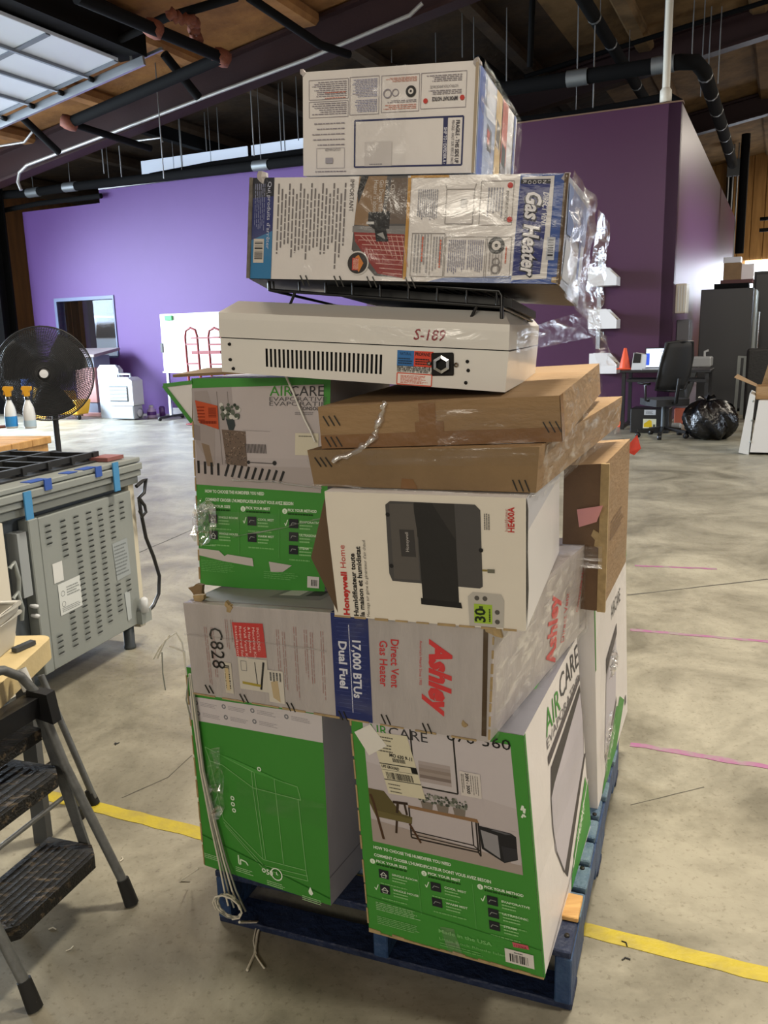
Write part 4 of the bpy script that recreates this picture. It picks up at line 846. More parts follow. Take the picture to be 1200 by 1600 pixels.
# N front (printed upside down)
f = Nc.F; P = Print(f); g = '#8a8590'
P.frame(.315, .485, .935, .925, .003, '#2b2f5c').layer(1).rect(.825, .485, .85, .925, '#2b2f5c').layer(2).text('SHIP TO / EXP\u00c9DIER \u00c0 :', .831, .58, .0055, '#d4d4e0', 90, w=.06, bold=.03).text('FRAGILE - THIS SIDE UP', .896, .52, .0068, '#45424c', 90, w=.07, bold=.02).text('FRAGILE - HAUT SUR VERS LE HAUT', .873, .52, .005, '#6a6770', 90, w=.072)
for q in ((.04, .085, .275, .27), (.04, .29, .275, .44), (.285, .08, .455, .43), (.47, .085, .685, .42), (.695, .085, .945, .405)): P.frame(*q, .0008, '#8b8690')
P.para(.055, .10, .265, .25, 8, g, 180, .4).para(.055, .30, .265, .42, 6, g, 180, .4).para(.295, .10, .445, .27, 12, '#9497b8', 180, .4).para(.295, .29, .445, .41, 8, '#9497b8', 180, .4).para(.10, .205, .26, .215, 1, '#d0694f', 180).para(.10, .255, .26, .265, 1, '#d0694f', 180)
P.para(.49, .105, .67, .15, 4, '#cf8a78', 180, .4).para(.48, .35, .67, .40, 3, '#cf8a78', 180, .4).para(.49, .31, .67, .34, 2, g, 180, .4).circ(.505, .25, .008, g, 14, .006).circ(.55, .245, .0065, g, 14, .005).circ(.638, .24, .0095, '#2b2928', 20).layer(3).circ(.638, .24, .005, '#d9d4d0', 12, .002).layer(2)
P.text('IMPORTANT NOTICE', .90, .305, .0062, '#3c3942', 180, w=.046, bold=.03).text('NOTIFICATION IMPORTANTE', .90, .20, .0045, '#6a6770', 180, w=.05).para(.72, .24, .92, .285, 3, g, 180, .4).para(.72, .105, .92, .17, 4, g, 180, .4).circ(.925, .32, .0042, '#c23a33').circ(.722, .335, .0042, '#c23a33')
P.para(.055, .475, .255, .73, 5, g, 180, .18).frame(.085, .735, .255, .93, .0007, '#a9a5ae').rect(.14, .83, .185, .885, '#9d9aa4').para(.065, .955, .265, .97, 1, g, 180).text('LOCATE HANGER', .23, .74, .0045, '#6a6770', 180, w=.03)
P.build('carton_print', Nc.root)
P = Print(f); P.layer(2).rect(.375, .69, .535, .92, '#cfcac8'); P.layer(3).para(.405, .895, .50, .91, 1, '#77737a'); P.build('white_sticker', Nc.root)
P = Print(Nc.R); P.layer(0).rect(.04, 0, .42, 1, '#9aa6bd').rect(0.05, 0, .16, 1, '#4a5f9c').layer(1).rect(.42, 0, .56, 1, '#c2a878').rect(.58, .0, .72, .75, '#b56a60').rect(.58, .75, .72, 1, '#8c8c90').rect(.9, 0, .95, 1, '#5a6aa0').poly([(.45, .3), (.54, .36), (.53, .62), (.44, .6)], '#3b352e').poly([(.24, .45), (.34, .5), (.34, .72), (.25, .72)], '#55585f').rect(.2, .02, .4, .4, '#c8cdd6').poly([(.24, .5), (.30, .52), (.29, .66), (.24, .64)], '#a8443c').poly([(.6, .5), (.7, .55), (.7, .8), (.6, .75)], '#3d4a4e'); P.build('side_print', Nc.root)
mb = MB(); mb.bar(Nc.TR-Nc.n*.001, Nc.BR-Nc.n*.001, .005, .004, mat('tan_edge', '#a89a86', .8), Nc.n); mb.build('worn_edge', Nc.root)
tear(Nc, (Nc.TR+V((0, 0, -.002)), .009, 41), m=GREYW); tear(Nc, (Nc.TL+V((0, 0, -.002)), .008, 42), m=GREYW)

# worn kraft edges on the front corners
for c, a_, b_ in ((B, B.TL, B.BL), (A, A.TL, A.BL), (Fc, Fc.F.p(0, .2), Fc.BL), (D, D.BL, D.BR), (D, D.TR, D.BR), (Gc, Gc.BL, Gc.BR)):
    mb = MB(); n_ = 9; rr = random.Random(int(a_.x*999) & 255)
    for i in range(n_):
        s0, s1 = i/n_, (i+.55+.4*rr.random())/n_; mb.bar(a_.lerp(b_, s0)-c.n*.0005, a_.lerp(b_, min(1, s1))-c.n*.0005, .0025+.0022*rr.random(), .003, EDGE, c.n)
    mb.build('worn_edge', c.root)['kind'] = 'stuff'
# ---------------------------------------------------------------- overhead: pipes, conduit, struts, raised door
RB = rotz(BY)
def lw(P): q = P-CORNER; return V((q.dot(EX), q.dot(EY), P.z))
def bb(x0, y0, x1, y1, ly):
    a, b = lw(atw(x0, y0, ly)), lw(atw(x1, y1, ly)); return a.x, b.x, b.z, a.z    # lx0 lx1 z0 z1
def wbox(mb, x0, x1, y0, y1, z0, z1, m):
    return mb.hexa([W(x0, y0, z1), W(x1, y0, z1), W(x1, y0, z0), W(x0, y0, z0), W(x0, y1, z1), W(x1, y1, z1), W(x1, y1, z0), W(x0, y1, z0)], m)
def atroof(x, y, off):
    d = ray(x, y); k = RZ+off; c0 = (CP-CORNER).dot(EX)
    return CP + d*((k+RS*c0-EYE)/(d.z-RS*d.dot(EX)))
INS = mat('pipe_insulation', '#060607', .9, spec=.2); SADD = mat('pipe_saddle', '#7e8284', .45, .6); RUST = mat('rusty_fitting', '#6e3a26', .8, var=.3, vs=40); PALE = mat('pale_conduit', '#a9a9a6', .4, .5); WPIPE = mat('white_pipe', '#d8d3c4', .45)
RODM = mat('hanger_rod', '#8b8d8f', .4, .6); GRAYP = mat('grey_pipe', '#53575b', .5)
def pipe(name, label, pts, r, m, cat='pipe', n=10, saddles=(), rods=(), bands=(), group=None):
    pts = [V(p) for p in pts]; mid = pts[len(pts)//2]
    root = thing(name, label, cat, (mid.x, mid.y, mid.z), group)
    mb = MB(); mb.tube(pts, r, m, n); mb.build('run', root)
    def on(t):
        seg = t*(len(pts)-1); i = min(int(seg), len(pts)-2); return pts[i].lerp(pts[i+1], seg-i), (pts[i+1]-pts[i]).normalized()
    for t in saddles:
        p, d = on(t); mb = MB(); mb.tube([p-d*.16, p+d*.16], r*1.12, SADD, n); mb.build('saddle', root)
        q = lw(p); top = RZ+RS*q.x-.02
        mb = MB(); mb.tube([p+V((0, 0, r)), V((p.x, p.y, top))], .006, RODM, 5); mb.build('hanger_rod', root)
    for t in rods:
        p, d = on(t); q = lw(p); mb = MB(); mb.tube([p, V((p.x, p.y, RZ+RS*q.x-.02))], .006, RODM, 5); mb.build('hanger_rod', root)
    for t in bands:
        p, d = on(t); mb = MB(); mb.tube([p-d*.03, p+d*.03], r*1.06, SADD, n); mb.build('band', root)
    return root
P_ = lambda x, y, ly: atw(x, y, ly)
pipe('insulated_pipe', 'black insulated pipe along the top of the purple wall at left, on silver saddles', [P_(0, 305, -.25), P_(50, 301, -.25), P_(110, 292, -.25), P_(240, 278, -.25), P_(480, 250, -.25)], .085, INS, saddles=(.5, .26, .93), rods=(.62, .8))
pipe('insulated_pipe', 'thinner black pipe running just above the insulated pipe at upper left', [P_(235, 275, .3), P_(330, 257, .3), P_(480, 236, .3)], .055, INS, rods=(.2, .5))
pipe('insulated_pipe', 'lowest black pipe at far left, running under the saddled pipe', [P_(0, 330, -.12), P_(60, 318, -.12), P_(158, 306, -.12)], .05, INS)
ra, rb = P_(770, 146, .3), P_(1062, 97, .3); rz = rb.z; ra.z = rz
e1 = lw(rb)
pr = [ra, ra.lerp(rb, .4), ra.lerp(rb, .8), rb, W(e1.x+.22, e1.y+.1, rz-.01), W(e1.x+.30, e1.y+.5, rz-.05), W(e1.x+.32, e1.y+4.5, rz-.1), W(e1.x+.32, e1.y+8.0, rz-.15)]
pipe('insulated_pipe', 'black insulated pipe over the plum wall, bending back at the wall corner', pr, .11, INS, saddles=(.17, .37), bands=(.72, .76, .80, .84, .88, .93))
q0, q1 = atroof(900, -20, -.9), atroof(1000, 138, -.9)
ql = lw(q0); pipe('insulated_pipe', 'black insulated pipe with silver bands running back under the roof, top right', [W(ql.x, ql.y-1, q0.z), W(ql.x, ql.y+3.5, q0.z), W(ql.x, ql.y+8, q0.z)], .1, INS, bands=(.25, .4, .55, .7), rods=(.3, .6))
pipe('insulated_pipe', 'sagging black pipe lying along the top edge of the plum wall', [P_(800, 190, .5), P_(900, 178, .5), P_(985, 163, .5), P_(1045, 150, .5), P_(1062, 160, .5), P_(1062, 172, .5)], .06, INS, rods=(.2,))
pipe('insulated_pipe', 'short black riser pipe at the far end of the plum side wall', [W(.45, 9.0, 5.9), W(.45, 9.0, 3.2)], .1, INS)
pipe('insulated_pipe', 'black banded pipe farthest back at upper right, beside the light boards', [W(1.2, 9.0, 5.9), W(1.25, 13, 5.6), W(1.25, 17, 5.3)], .1, INS, bands=(.3, .6, .9))
for k, (yy, dz) in enumerate(((9.5, 0), (9.5, -.35))):
    pipe('wall_pipe', ('upper' if not k else 'lower')+' dark horizontal pipe across the light boards at far right', [W(.6, 17.5, 4.9+dz), W(6, 17.5, 4.9+dz)], .06, BLK)
# white drop pipe at the corner
a = P_(1040, 158, .06); pipe('drop_pipe', 'white vertical pipe dropping from the roof to the corner of the plum wall', [a, V((a.x, a.y, 7.1))], .055, WPIPE, rods=())
mb = MB(); mb.lathe([(.055, 0), (.085, .01), (.085, .16), (.055, .2)], WPIPE, a-V((0, 0, .02)), (0, 0, 1), 12); mb.build('collar', bpy.data.objects['drop_pipe'])
# pale conduit following the rafter, with its bend at far left
cy = -1.45
c = [P_(33, 297, cy), P_(28, 285, cy), P_(30, 270, cy), P_(42, 258, cy), P_(150, 217, cy), P_(330, 148, cy), P_(480, 92, cy), P_(640, 24, cy), P_(660, 5, cy)]
pipe('conduit', 'thin pale conduit following the maroon rafter and bending down at far left', c, .03, PALE)
pipe('conduit', 'thin pale conduit hung lower behind the rafter, left of the top carton', [P_(310, 195, 1.5), P_(410, 160, 1.5)], .028, GRAYP)
pipe('conduit', 'short pale conduit kinked at the far upper left edge', [atw(0, 228, -2), atw(38, 222, -2), atw(52, 204, -2)], .022, PALE)
pipe('conduit', 'short pale conduit branch beneath the rafter above the purple wall', [atw(206, 221, -.9), atw(252, 215, -.9), atw(254, 222, -.9)], .018, PALE)
# black sprinkler mains and struts with rusty couplings
def strut(label, pts, r, m=BLK, ends=(), name='sprinkler_pipe'):
    root = thing(name, label, 'pipe', V(pts[0]))
    mb = MB(); mb.tube(pts, r, m, 8); mb.build('run', root)
    for p in ends:
        mb = MB(); p = V(p); mb.lathe([(0, -.09), (r*1.5, -.08), (r*1.7, 0), (r*1.5, .08), (0, .09)], RUST, p, (.3, .2, 1), 8); mb.build('coupling', root)
    return root
A0, A1 = atroof(108, 192, -.75), atroof(346, 90, -.75)
strut('black sprinkler main with rusty end couplings hung along the rafter at upper left', [A0, A1], .09, BLK, (A0, A1))
B0 = atroof(120, -5, -.7); strut('black sprinkler pipe running from the top edge down to the rusty coupling', [B0, A1], .085, BLK, (atroof(240, 45, -.7),))
strut('black sprinkler cross pipe near the top edge of the picture, left of centre', [atroof(150, 78, -.5), atroof(258, 28, -.5), atroof(370, -5, -.5)], .06, BLK)
strut('dark brace from the rusty coupling down to the wall top, upper left', [A0, atroof(235, 232, -.9)], .06, BLK)
strut('dark diagonal brace in front of the rafter, upper left middle', [atroof(256, 84, -.3), atroof(310, 152, -.8)], .07, BLK)
strut('dark diagonal brace beneath the raised door track, far left', [atroof(35, 184, -.5), atroof(92, 238, -.9)], .06, BLK)
strut('black diagonal pipe leaving the top edge above the stack', [atroof(388, -5, -.6), atroof(500, 70, -1.0), atroof(545, 85, -1.0)], .06, BLK)
strut('black cable tray line across the top right under the roof', [atroof(820, 120, -.35), atroof(1205, 0, -.35)], .045, BLK)
strut('dark hanging brace above the top carton, right of centre', [atroof(832, 0, -.3), atroof(828, 105, -1.2)], .05, BLK)
strut('dark pipe sloping behind the top carton at upper right', [atroof(745, 92, -.8), atroof(800, 135, -1.0)], .07, BLK)
# rusty chain-like fitting cluster
root = thing('rusty_fitting', 'cluster of rusty pipe elbows hanging at the top, left of centre', 'pipe fitting', atroof(290, 25, -.6))
for i, (x, y) in enumerate(((268, 22), (277, 27), (287, 30), (297, 30), (303, 36), (303, 46), (306, 58), (308, 63))):
    p = atroof(x, y, -.6); mb = MB(); mb.lathe([(0, -.08), (.07, -.06), (.055, 0), (.08, .05), (0, .08)], RUST, p, (1, .3*i, .5), 8); mb.build('elbow', root)
# hanger rods in the roof space
grp = 'thin hanger rods under the roof'
ORD = 'first second third fourth fifth sixth seventh eighth ninth tenth eleventh twelfth thirteenth fourteenth fifteenth sixteenth seventeenth eighteenth nineteenth twentieth last'.split()
for i, (x, y0, y1, ly) in enumerate(sorted(((241, 77, 281, -1.8), (158, 218, 272, -.9), (186, 228, 277, -.9), (318, 160, 236, .6), (338, 160, 235, .6), (388, 75, 245, -.8), (434, 118, 236, .6), (440, 118, 236, .6), (462, 118, 220, .6), (276, 130, 262, 0), (722, 0, 90, .5), (740, 0, 92, .5), (792, 12, 135, .5), (930, 30, 168, .4), (1085, 0, 100, 1.5), (1102, 0, 150, 2.5), (1112, 10, 160, 2.5), (1128, 10, 130, 2.5), (575, 0, 90, 1), (610, 0, 98, 1), (680, 0, 98, 1)))):
    a, b = atw(x, y0, ly), atw(x, y1, ly); b = V((a.x, a.y, b.z)); mb = MB(); mb.tube([a, b], .011, RODM, 5)
    tag(mb.build('hanger_rod', loc=b), 'thin steel hanger rod under the roof, %s of the twenty-one from the left' % ORD[i], 'rod', grp)
# raised overhead door: white sections, stiles, track
DOOR = mat('white_door_panel', '#c9cdd6', .45, bump=.05, bs=30); DGR = mat('grey_door_rail', '#6d737c', .5)
dc = lw(atroof(186, 92, -.6)); dx1 = dc.x; dy1 = dc.y
door = thing('overhead_door', 'raised white sectional door hanging under the roof at upper left', 'garage door', roof(dx1-2, dy1-1.5, -.6))
sec = .62
for i in range(9):
    xa, xb = dx1-sec*i-.012, dx1-sec*(i+1)+.012
    mb = MB(); y0_, y1_ = dy1-5.2, dy1
    mb.hexa([roof(xa, y0_, -.58), roof(xa, y1_, -.58), roof(xa, y1_, -.63), roof(xa, y0_, -.63), roof(xb, y0_, -.58), roof(xb, y1_, -.58), roof(xb, y1_, -.63), roof(xb, y0_, -.63)], DOOR)
    pn = mb.build('door_section', door, bevel=.006)
    mb = MB(); mb.bar(roof(xb-.012, y0_, -.65), roof(xb-.012, y1_, -.65), .05, .04, DGR); mb.build('reinforcing_rail', pn)
    for yy in (dy1-.05, dy1-1.3, dy1-2.6):
        mb = MB(); mb.bar(roof(xa, yy, -.64), roof(xb, yy, -.64), .08, .02, DGR); mb.build('stile', pn)
    mb = MB(); mb.lathe([(0, -.03), (.04, -.03), (.04, .03), (0, .03)], BLK, roof(xb, dy1+.06, -.67), EY, 8); mb.build('roller', pn)
    if i == 4:
        for yy in (dy1-.95, dy1-2.2):
            mb = MB(); mb.hexa([roof(xa-.12, yy-.35, -.632), roof(xa-.12, yy+.35, -.632), roof(xa-.12, yy+.35, -.642), roof(xa-.12, yy-.35, -.642), roof(xb+.12, yy-.35, -.632), roof(xb+.12, yy+.35, -.632), roof(xb+.12, yy+.35, -.642), roof(xb+.12, yy-.35, -.642)], mat('dark_door_glass', '#2b2524', .15)); mb.build('door_window', pn)
mb = MB(); mb.bar(roof(dx1+.35, dy1+.12, -.70), roof(-14.4, dy1+.12, -.70), .05, .12, GALV); mb.build('track', door)
mb = MB(); mb.bar(roof(dx1+.55, dy1+.3, -.56), roof(-14.4, dy1+.3, -.56), .04, .04, GALV); mb.build('track_angle', door)
for x in (dx1+.1, dx1-2, dx1-4): mb = MB(); mb.bar(roof(x, dy1+.14, -.7), roof(x, dy1+.14, -.05), .03, .03, GALV); mb.build('track_hanger', door)

# ---------------------------------------------------------------- left background
PLW = mat('white_plastic', '#c3c6c8', .4); PLG = mat('grey_plastic', '#a3a8ad', .45); BLKP = mat('black_plastic', '#101012', .4); YELP = mat('yellow_plastic', '#d09a1e', .4)
# outside seen through the window: hedge and white van
VX = -18.0
pl_ = lambda x, y, lx=VX: lw(atw(x, y, lx=lx))
a, b, c_, d_ = pl_(141, 493), pl_(186, 493), pl_(150, 528), pl_(181, 497)
y0, y1, zt = a.y, b.y+2.0, a.z
van = thing('van', 'white van parked outside, seen through the office window', 'car', W(VX-.9, (y0+y1)/2, 0)); VW = mat('van_white', '#e9ecf0', .3)
pr_ = [(y0, .35), (y1, .35), (y1, 1.1), (y1-.7, zt-.1), (y1-1.2, zt), (y0+.25, zt), (y0, zt-.3)]
mb = MB(); mb.prism([W(VX, q, z) for q, z in pr_], -EX*1.8, VW); mb.build('body', van, bevel=.06, seg=2)
mb = MB(); mb.prism([W(VX+.012, q, z) for q, z in ((c_.y, c_.z), (d_.y, c_.z), (d_.y-.05, d_.z), (c_.y+.12, d_.z))], -EX*.02, mat('van_glass', '#2d3238', .1)); mb.build('side_window', van)
for q in (y0+.7, y1-.7): mb = MB(); mb.lathe([(0, -.1), (.30, -.1), (.34, 0), (.30, .1), (0, .1)], BLKP, W(VX+.02, q, .34), EX, 16); mb.build('wheel', van)
hm = mat('hedge_green', '#4a5040', .9, col2='#777a70', thr=(.4, .65), vs=9, bump=1, bs=14)
rnd = random.Random(4); mb = MB(); mb.grid(lambda u, v: W(-23+.3*rnd.random()-.8*abs(v-.5), 3+16*u, .0+3.4*v+.2*rnd.random()), 40, 8, hm); hg = tag(mb.build('hedge', loc=W(-23, 10, 0)), 'dark hedge behind the white van outside the window', 'hedge')
md = hg.modifiers.new('thick', 'SOLIDIFY'); md.thickness = .8
# lectern
LP = mat('lectern_pink', '#b98a86', .5); LG = mat('lectern_grey', '#7f8798', .5)
lx0, lx1, z0, z1 = bb(124, 655, 145, 552, -.75); lx0, lx1, z1, z0 = lx0, lx1, max(z0, z1), 0
lec = thing('lectern', 'pink and grey lectern with slanted dark top against the purple wall', 'lectern', W((lx0+lx1)/2, -.5, 0))
mb = MB(); wbox(mb, lx0, lx1, -.75, -.3, .28, z1-.28, LP); mb.build('pink_panel', lec, bevel=.01)
mb = MB(); wbox(mb, lx0+.02, lx1-.02, -.73, -.3, .08, .28, LG); mb.build('grey_plinth', lec)
mb = MB(); wbox(mb, lx0, lx1, -.75, -.3, z1-.28, z1-.04, LG); mb.build('grey_head', lec)
mb = MB(); wbox(mb, lx0-.12, lx1+.12, -.8, -.2, 0, .08, LP); mb.build('base', lec, bevel=.01)
mb = MB(); mb.hexa([W(lx0-.45, -.95, z1-.02), W(lx1+.22, -.95, z1-.02), W(lx1+.22, -.95, z1-.08), W(lx0-.45, -.95, z1-.08), W(lx0-.45, -.2, z1+.1), W(lx1+.22, -.2, z1+.1), W(lx1+.22, -.2, z1+.04), W(lx0-.45, -.2, z1+.04)], mat('lectern_top', '#8a7d80', .5)); mb.build('slanted_top', lec, bevel=.01)
# folded table
lx0, lx1, z0, z1 = bb(159, 656, 184, 570, -1.0); h_ = max(z0, z1)
ft = thing('folding_table', 'white folding table standing folded on edge beside the air cooler', 'table', W(lx0+.2, -.95, 0))
pr_ = [(lx0, 0), (lx1, 0), (lx1, h_-.08), (lx1-.08, h_), (lx0+.08, h_), (lx0, h_-.08)]
mb = MB(); mb.prism([W(a, -1.0, b) for a, b in pr_], EY*.05, PLG); mb.build('tabletop', ft, bevel=.012, seg=2)
mb = MB(); mb.prism([W(a+.02, -.94, b*.98) for a, b in pr_], EY*.05, PLW); mb.build('tabletop', ft, bevel=.012, seg=2)
# air cooler
lx0, lx1, z0, z1 = bb(172, 656, 205, 590, -1.3); h_ = max(z0, z1)
ac = thing('air_cooler', 'white portable air cooler with louvred grille standing against the purple wall', 'air cooler', W((lx0+lx1)/2, -1.1, 0))
mb = MB(); mb.prism([W(lx0, -1.3, .28), W(lx1, -1.3, .28), W(lx1-.0, -1.3, h_-.06), W(lx1-.1, -1.3, h_), W(lx0+.08, -1.3, h_), W(lx0-.01, -1.3, h_-.05)], EY*.30, PLW); mb.build('housing', ac, bevel=.03, seg=2)
mb = MB(); wbox(mb, lx0+.03, lx1-.02, -1.29, -1.02, .02, .28, PLG); mb.build('water_tank', ac, bevel=.02)
mb = MB(); wbox(mb, lx0+.06, lx1-.12, -1.315, -1.3, .36, h_-.16, mat('grille_dark', '#39414b', .6)); gr = mb.build('grille', ac)
for k in range(9): mb = MB(); zz = .39+k*(h_-.58)/8; wbox(mb, lx0+.06, lx1-.12, -1.33, -1.31, zz-.009, zz+.009, PLW); mb.build('louvre', gr)
mb = MB(); mb.tube([W(lx0+.15, -1.15, h_-.01), W(lx0+.15, -1.15, h_+.06), W(lx1-.15, -1.15, h_+.06), W(lx1-.15, -1.15, h_-.01)], .02, PLG); mb.build('handle', ac)
mb = MB(); mb.lathe([(0, 0), (.10, 0), (.11, -.03), (.11, -.06), (0, -.06)], BLKP, W(lx1-.02, -1.12, .13), EX, 16); mb.lathe([(0, .01), (.06, .005), (.07, 0)], PLW, W(lx1-.02, -1.12, .13), EX, 16); mb.build('wheel', ac)
# purple jug
lx0, lx1, z0, z1 = bb(231, 656, 243, 633, -.8); c_ = W((lx0+lx1)/2, -.8, 0); h_ = max(z0, z1)
jug = thing('detergent_bottle', 'small clear jug with purple liquid on the floor beside the air cooler', 'bottle', c_)
mb = MB(); mb.lathe([(0, 0), (.085, 0), (.09, .02), (.09, h_*.6), (.05, h_*.78), (.04, h_*.85)], mat('lilac_jug', '#b9a8cf', .3), c_, n=14); mb.build('bottle', jug)
mb = MB(); mb.lathe([(.092, .06), (.092, h_*.5)], mat('purple_label', '#5b2f86', .4), c_, n=14); mb.build('label_band', jug)
mb = MB(); mb.lathe([(.045, h_*.85), (.045, h_), (0, h_)], PLW, c_, n=12); mb.build('cap', jug)
mb = MB(); mb.lathe([(0, 0), (.06, 0), (.06, h_*.8), (.03, h_*.9), (0, h_*.9)], mat('purple_jar', '#4d2c68', .3), c_+EX*.18+EY*.1, n=12); tag(mb.build('jar', loc=c_+EX*.18+EY*.1), 'dark purple container right of the small clear jug', 'bottle')
# mop bucket
lx0, lx1, z0, z1 = bb(76, 652, 118, 612, -1.5); h_ = max(z0, z1); xm = (lx0+lx1)/2
mo = thing('mop_bucket', 'yellow mop bucket with wringer on castors beside the lectern', 'bucket', W(xm, -1.4, 0))
mb = MB(); mb.hexa([W(lx0, -1.5, h_*.7), W(lx1, -1.5, h_*.7), W(lx1-.05, -1.45, .1), W(lx0+.05, -1.45, .1), W(lx0, -1.1, h_*.7), W(lx1, -1.1, h_*.7), W(lx1-.05, -1.15, .1), W(lx0+.05, -1.15, .1)], YELP); mb.build('bucket', mo, bevel=.02)
mb = MB(); mb.hexa([W(lx0+.03, -1.52, h_), W(xm+.05, -1.52, h_*1.02), W(xm+.08, -1.5, h_*.6), W(lx0+.03, -1.5, h_*.6), W(lx0+.03, -1.15, h_), W(xm+.05, -1.15, h_), W(xm+.08, -1.15, h_*.6), W(lx0+.03, -1.15, h_*.6)], YELP); mb.build('wringer', mo, bevel=.015)
mb = MB(); mb.tube([W(lx0+.05, -1.52, h_*.5), W(lx0-.06, -1.52, h_*.3), W(lx0+.05, -1.52, h_*.15)], .012, GALV, 6); mb.build('handle', mo)
for dx in (.08, lx1-lx0-.08):
    mb = MB(); mb.lathe([(0, -.02), (.045, -.02), (.045, .02), (0, .02)], BLKP, W(lx0+dx, -1.4, .045), EX, 12); mb.build('castor', mo)
# far-left yellow sign
mb = MB(); a, b = lw(atw(48, 650, -1.4)), lw(atw(66, 606, -1.4)); mb.prism([W(a.x, -1.4, 0), W(b.x, -1.4, 0), W(b.x-.08, -1.3, b.z), W(a.x+.06, -1.3, b.z)], EY*.03, YELP); tag(mb.build('floor_sign', loc=W(a.x, -1.4, 0)), 'yellow plastic floor sign left of the mop bucket, behind the fan', 'sign')
mb = MB(); a, b = lw(atw(36, 640, -1.2)), lw(atw(46, 575, -1.2)); wbox(mb, a.x, b.x, -1.2, -1.0, .0, b.z, mat('blue_bin', '#2c4a86', .45)); tag(mb.build('blue_tub', bevel=.02, loc=W(a.x, -1.2, 0)), 'tall blue plastic tub behind the pedestal fan', 'bin')
# broom lying by the lectern
mb = MB(); mb.tube([W(-12.2, -.9, .05), W(-11.2, -1.0, .05)], .02, mat('broom_stick', '#a08a6a', .6), 6); tag(mb.build('broom_stick', loc=W(-12, -.9, .03)), 'pale stick lying on the floor by the foot of the lectern', 'stick')
# whiteboard on stand
wy = -1.0
lx0, lx1, z0, z1 = bb(256, 580, 362, 486, wy); zt = max(z0, z1); zb = min(z0, z1)
wb_ = thing('whiteboard', 'white board on a wheeled stand in front of the purple wall', 'whiteboard', W((lx0+lx1)/2, wy, 0))
mb = MB(); wbox(mb, lx0, lx1, wy, wy+.04, zb, zt, mat('board_white', '#eef0f3', .25)); mb.build('board', wb_, bevel=.008)
mb = MB(); wbox(mb, lx0-.02, lx1+.02, wy-.01, wy+.05, zb-.03, zb, PALE); mb.build('tray', wb_)
for xx in (lx0+.05, lx1-.05):
    mb = MB(); mb.bar(W(xx, wy+.06, .05), W(xx, wy+.06, zb+.2), .05, .05, mat('aluminium', '#9aa0a8', .35, .8), EX); mb.build('post', wb_)
    mb = MB(); mb.bar(W(xx, wy-.3, .06), W(xx, wy+.4, .06), .05, .04, BLKP); mb.build('foot', wb_)
    for dy in (-.28, .38): mb = MB(); mb.lathe([(0, -.02), (.035, -.02), (.035, .02), (0, .02)], BLKP, W(xx, wy+dy, .035), EX, 10); mb.build('castor', wb_)
mb = MB(); wbox(mb, lx0-.02, lx0+.03, wy-.02, wy+.06, zb-.1+.45, zb+.52, BLKP); mb.build('clamp', wb_)
mb = MB(); a, b = lw(atw(258, 501, wy-.02)), lw(atw(269, 493, wy-.02)); wbox(mb, a.x, b.x, wy-.04, wy, a.z, b.z, mat('green_felt', '#3fa05c', .6)); tag(mb.build('board_eraser', bevel=.008, loc=W(a.x, wy, a.z)), 'green eraser stuck to the top left of the white board', 'eraser')
# red hand truck
hy = -1.6; RED = mat('red_tube', '#7d1f22', .4)
ht = thing('hand_truck', 'red tubular hand truck standing in front of the white board', 'hand truck', W(lw(atw(318, 580, hy)).x, hy, 0))
for xa, xb in ((293, 307), (329, 345)):
    a, b = lw(atw(xa, 580, hy)), lw(atw(xb, 512, hy)); x0, x1, zt = a.x, b.x, b.z
    mb = MB(); mb.tube([W(x0+.03, hy, .12), W(x0, hy, zt-.15), W(x0+.03, hy, zt-.04), W((x0+x1)/2-.0, hy, zt), W(x1-.03, hy, zt-.04), W(x1, hy, zt-.15), W(x1+.03, hy, .12)], .022, RED, 8); mb.build('frame_loop', ht)
    for zz in (zt-.28, zt-.62): mb = MB(); mb.bar(W(x0, hy, zz), W(x1, hy, zz), .03, .03, RED); mb.build('rung', ht)
a, b = lw(atw(300, 551, hy)), lw(atw(345, 551, hy))
for zz, t in ((a.z, .06), (a.z+.25, .03), (.5, .05)): mb = MB(); mb.bar(W(a.x, hy, zz), W(b.x, hy, zz), .03, t, RED); mb.build('cross_bar', ht)
mb = MB(); wbox(mb, a.x-.05, b.x+.05, hy-.25, hy, .01, .03, RED); mb.build('toe_plate', ht)
for xx in (a.x-.05, b.x+.05): mb = MB(); mb.lathe([(0, -.03), (.08, -.03), (.12, -.02), (.12, .02), (.08, .03), (0, .03)], BLKP, W(xx, hy+.1, .12), EX, 14); mb.build('wheel', ht)

# pedestal fan ---------------------------------------------------------------
hub = atY(70, 584, 7.0); FK = mat('fan_black', '#16171a', .45); ax = V((.30, -.95, .03)).normalized(); fr_ = .385
fan = thing('pedestal_fan', 'large black pedestal fan with round wire cage behind the wooden bench', 'fan', (hub.x, hub.y+.1, 0))
q = ax.cross(EZ).normalized(); w_ = q.cross(ax)
def fp(r, a, d): return hub + (q*math.cos(a)+w_*math.sin(a))*r + ax*d
def ring(r, d, n=40): return [fp(r, 2*math.pi*k/n, d) for k in range(n)]
def cage(name, s):
    mb = MB()
    for i in range(28): rr = .06+(fr_-.06)*i/27; mb.tube(ring(rr, s*(.085*(1-(rr/fr_)**2))), .0034, FK, 4, closed=True)
    for k in range(120):
        a = 2*math.pi*k/120; mb.tube([fp(r, a+.25*(r/fr_), s*(.085*(1-(r/fr_)**2))) for r in (.05, .2, .32, fr_)], .0024, FK, 3)
    o = mb.build(name, fan); o['kind'] = 'stuff'; return o
cage('front_cage', 1); cage('rear_cage', -1)
mb = MB(); mb.tube(ring(fr_, 0), .007, FK, 6, closed=True); mb.build('rim', fan)
bld = mat('fan_blade', '#3a3c40', .5)
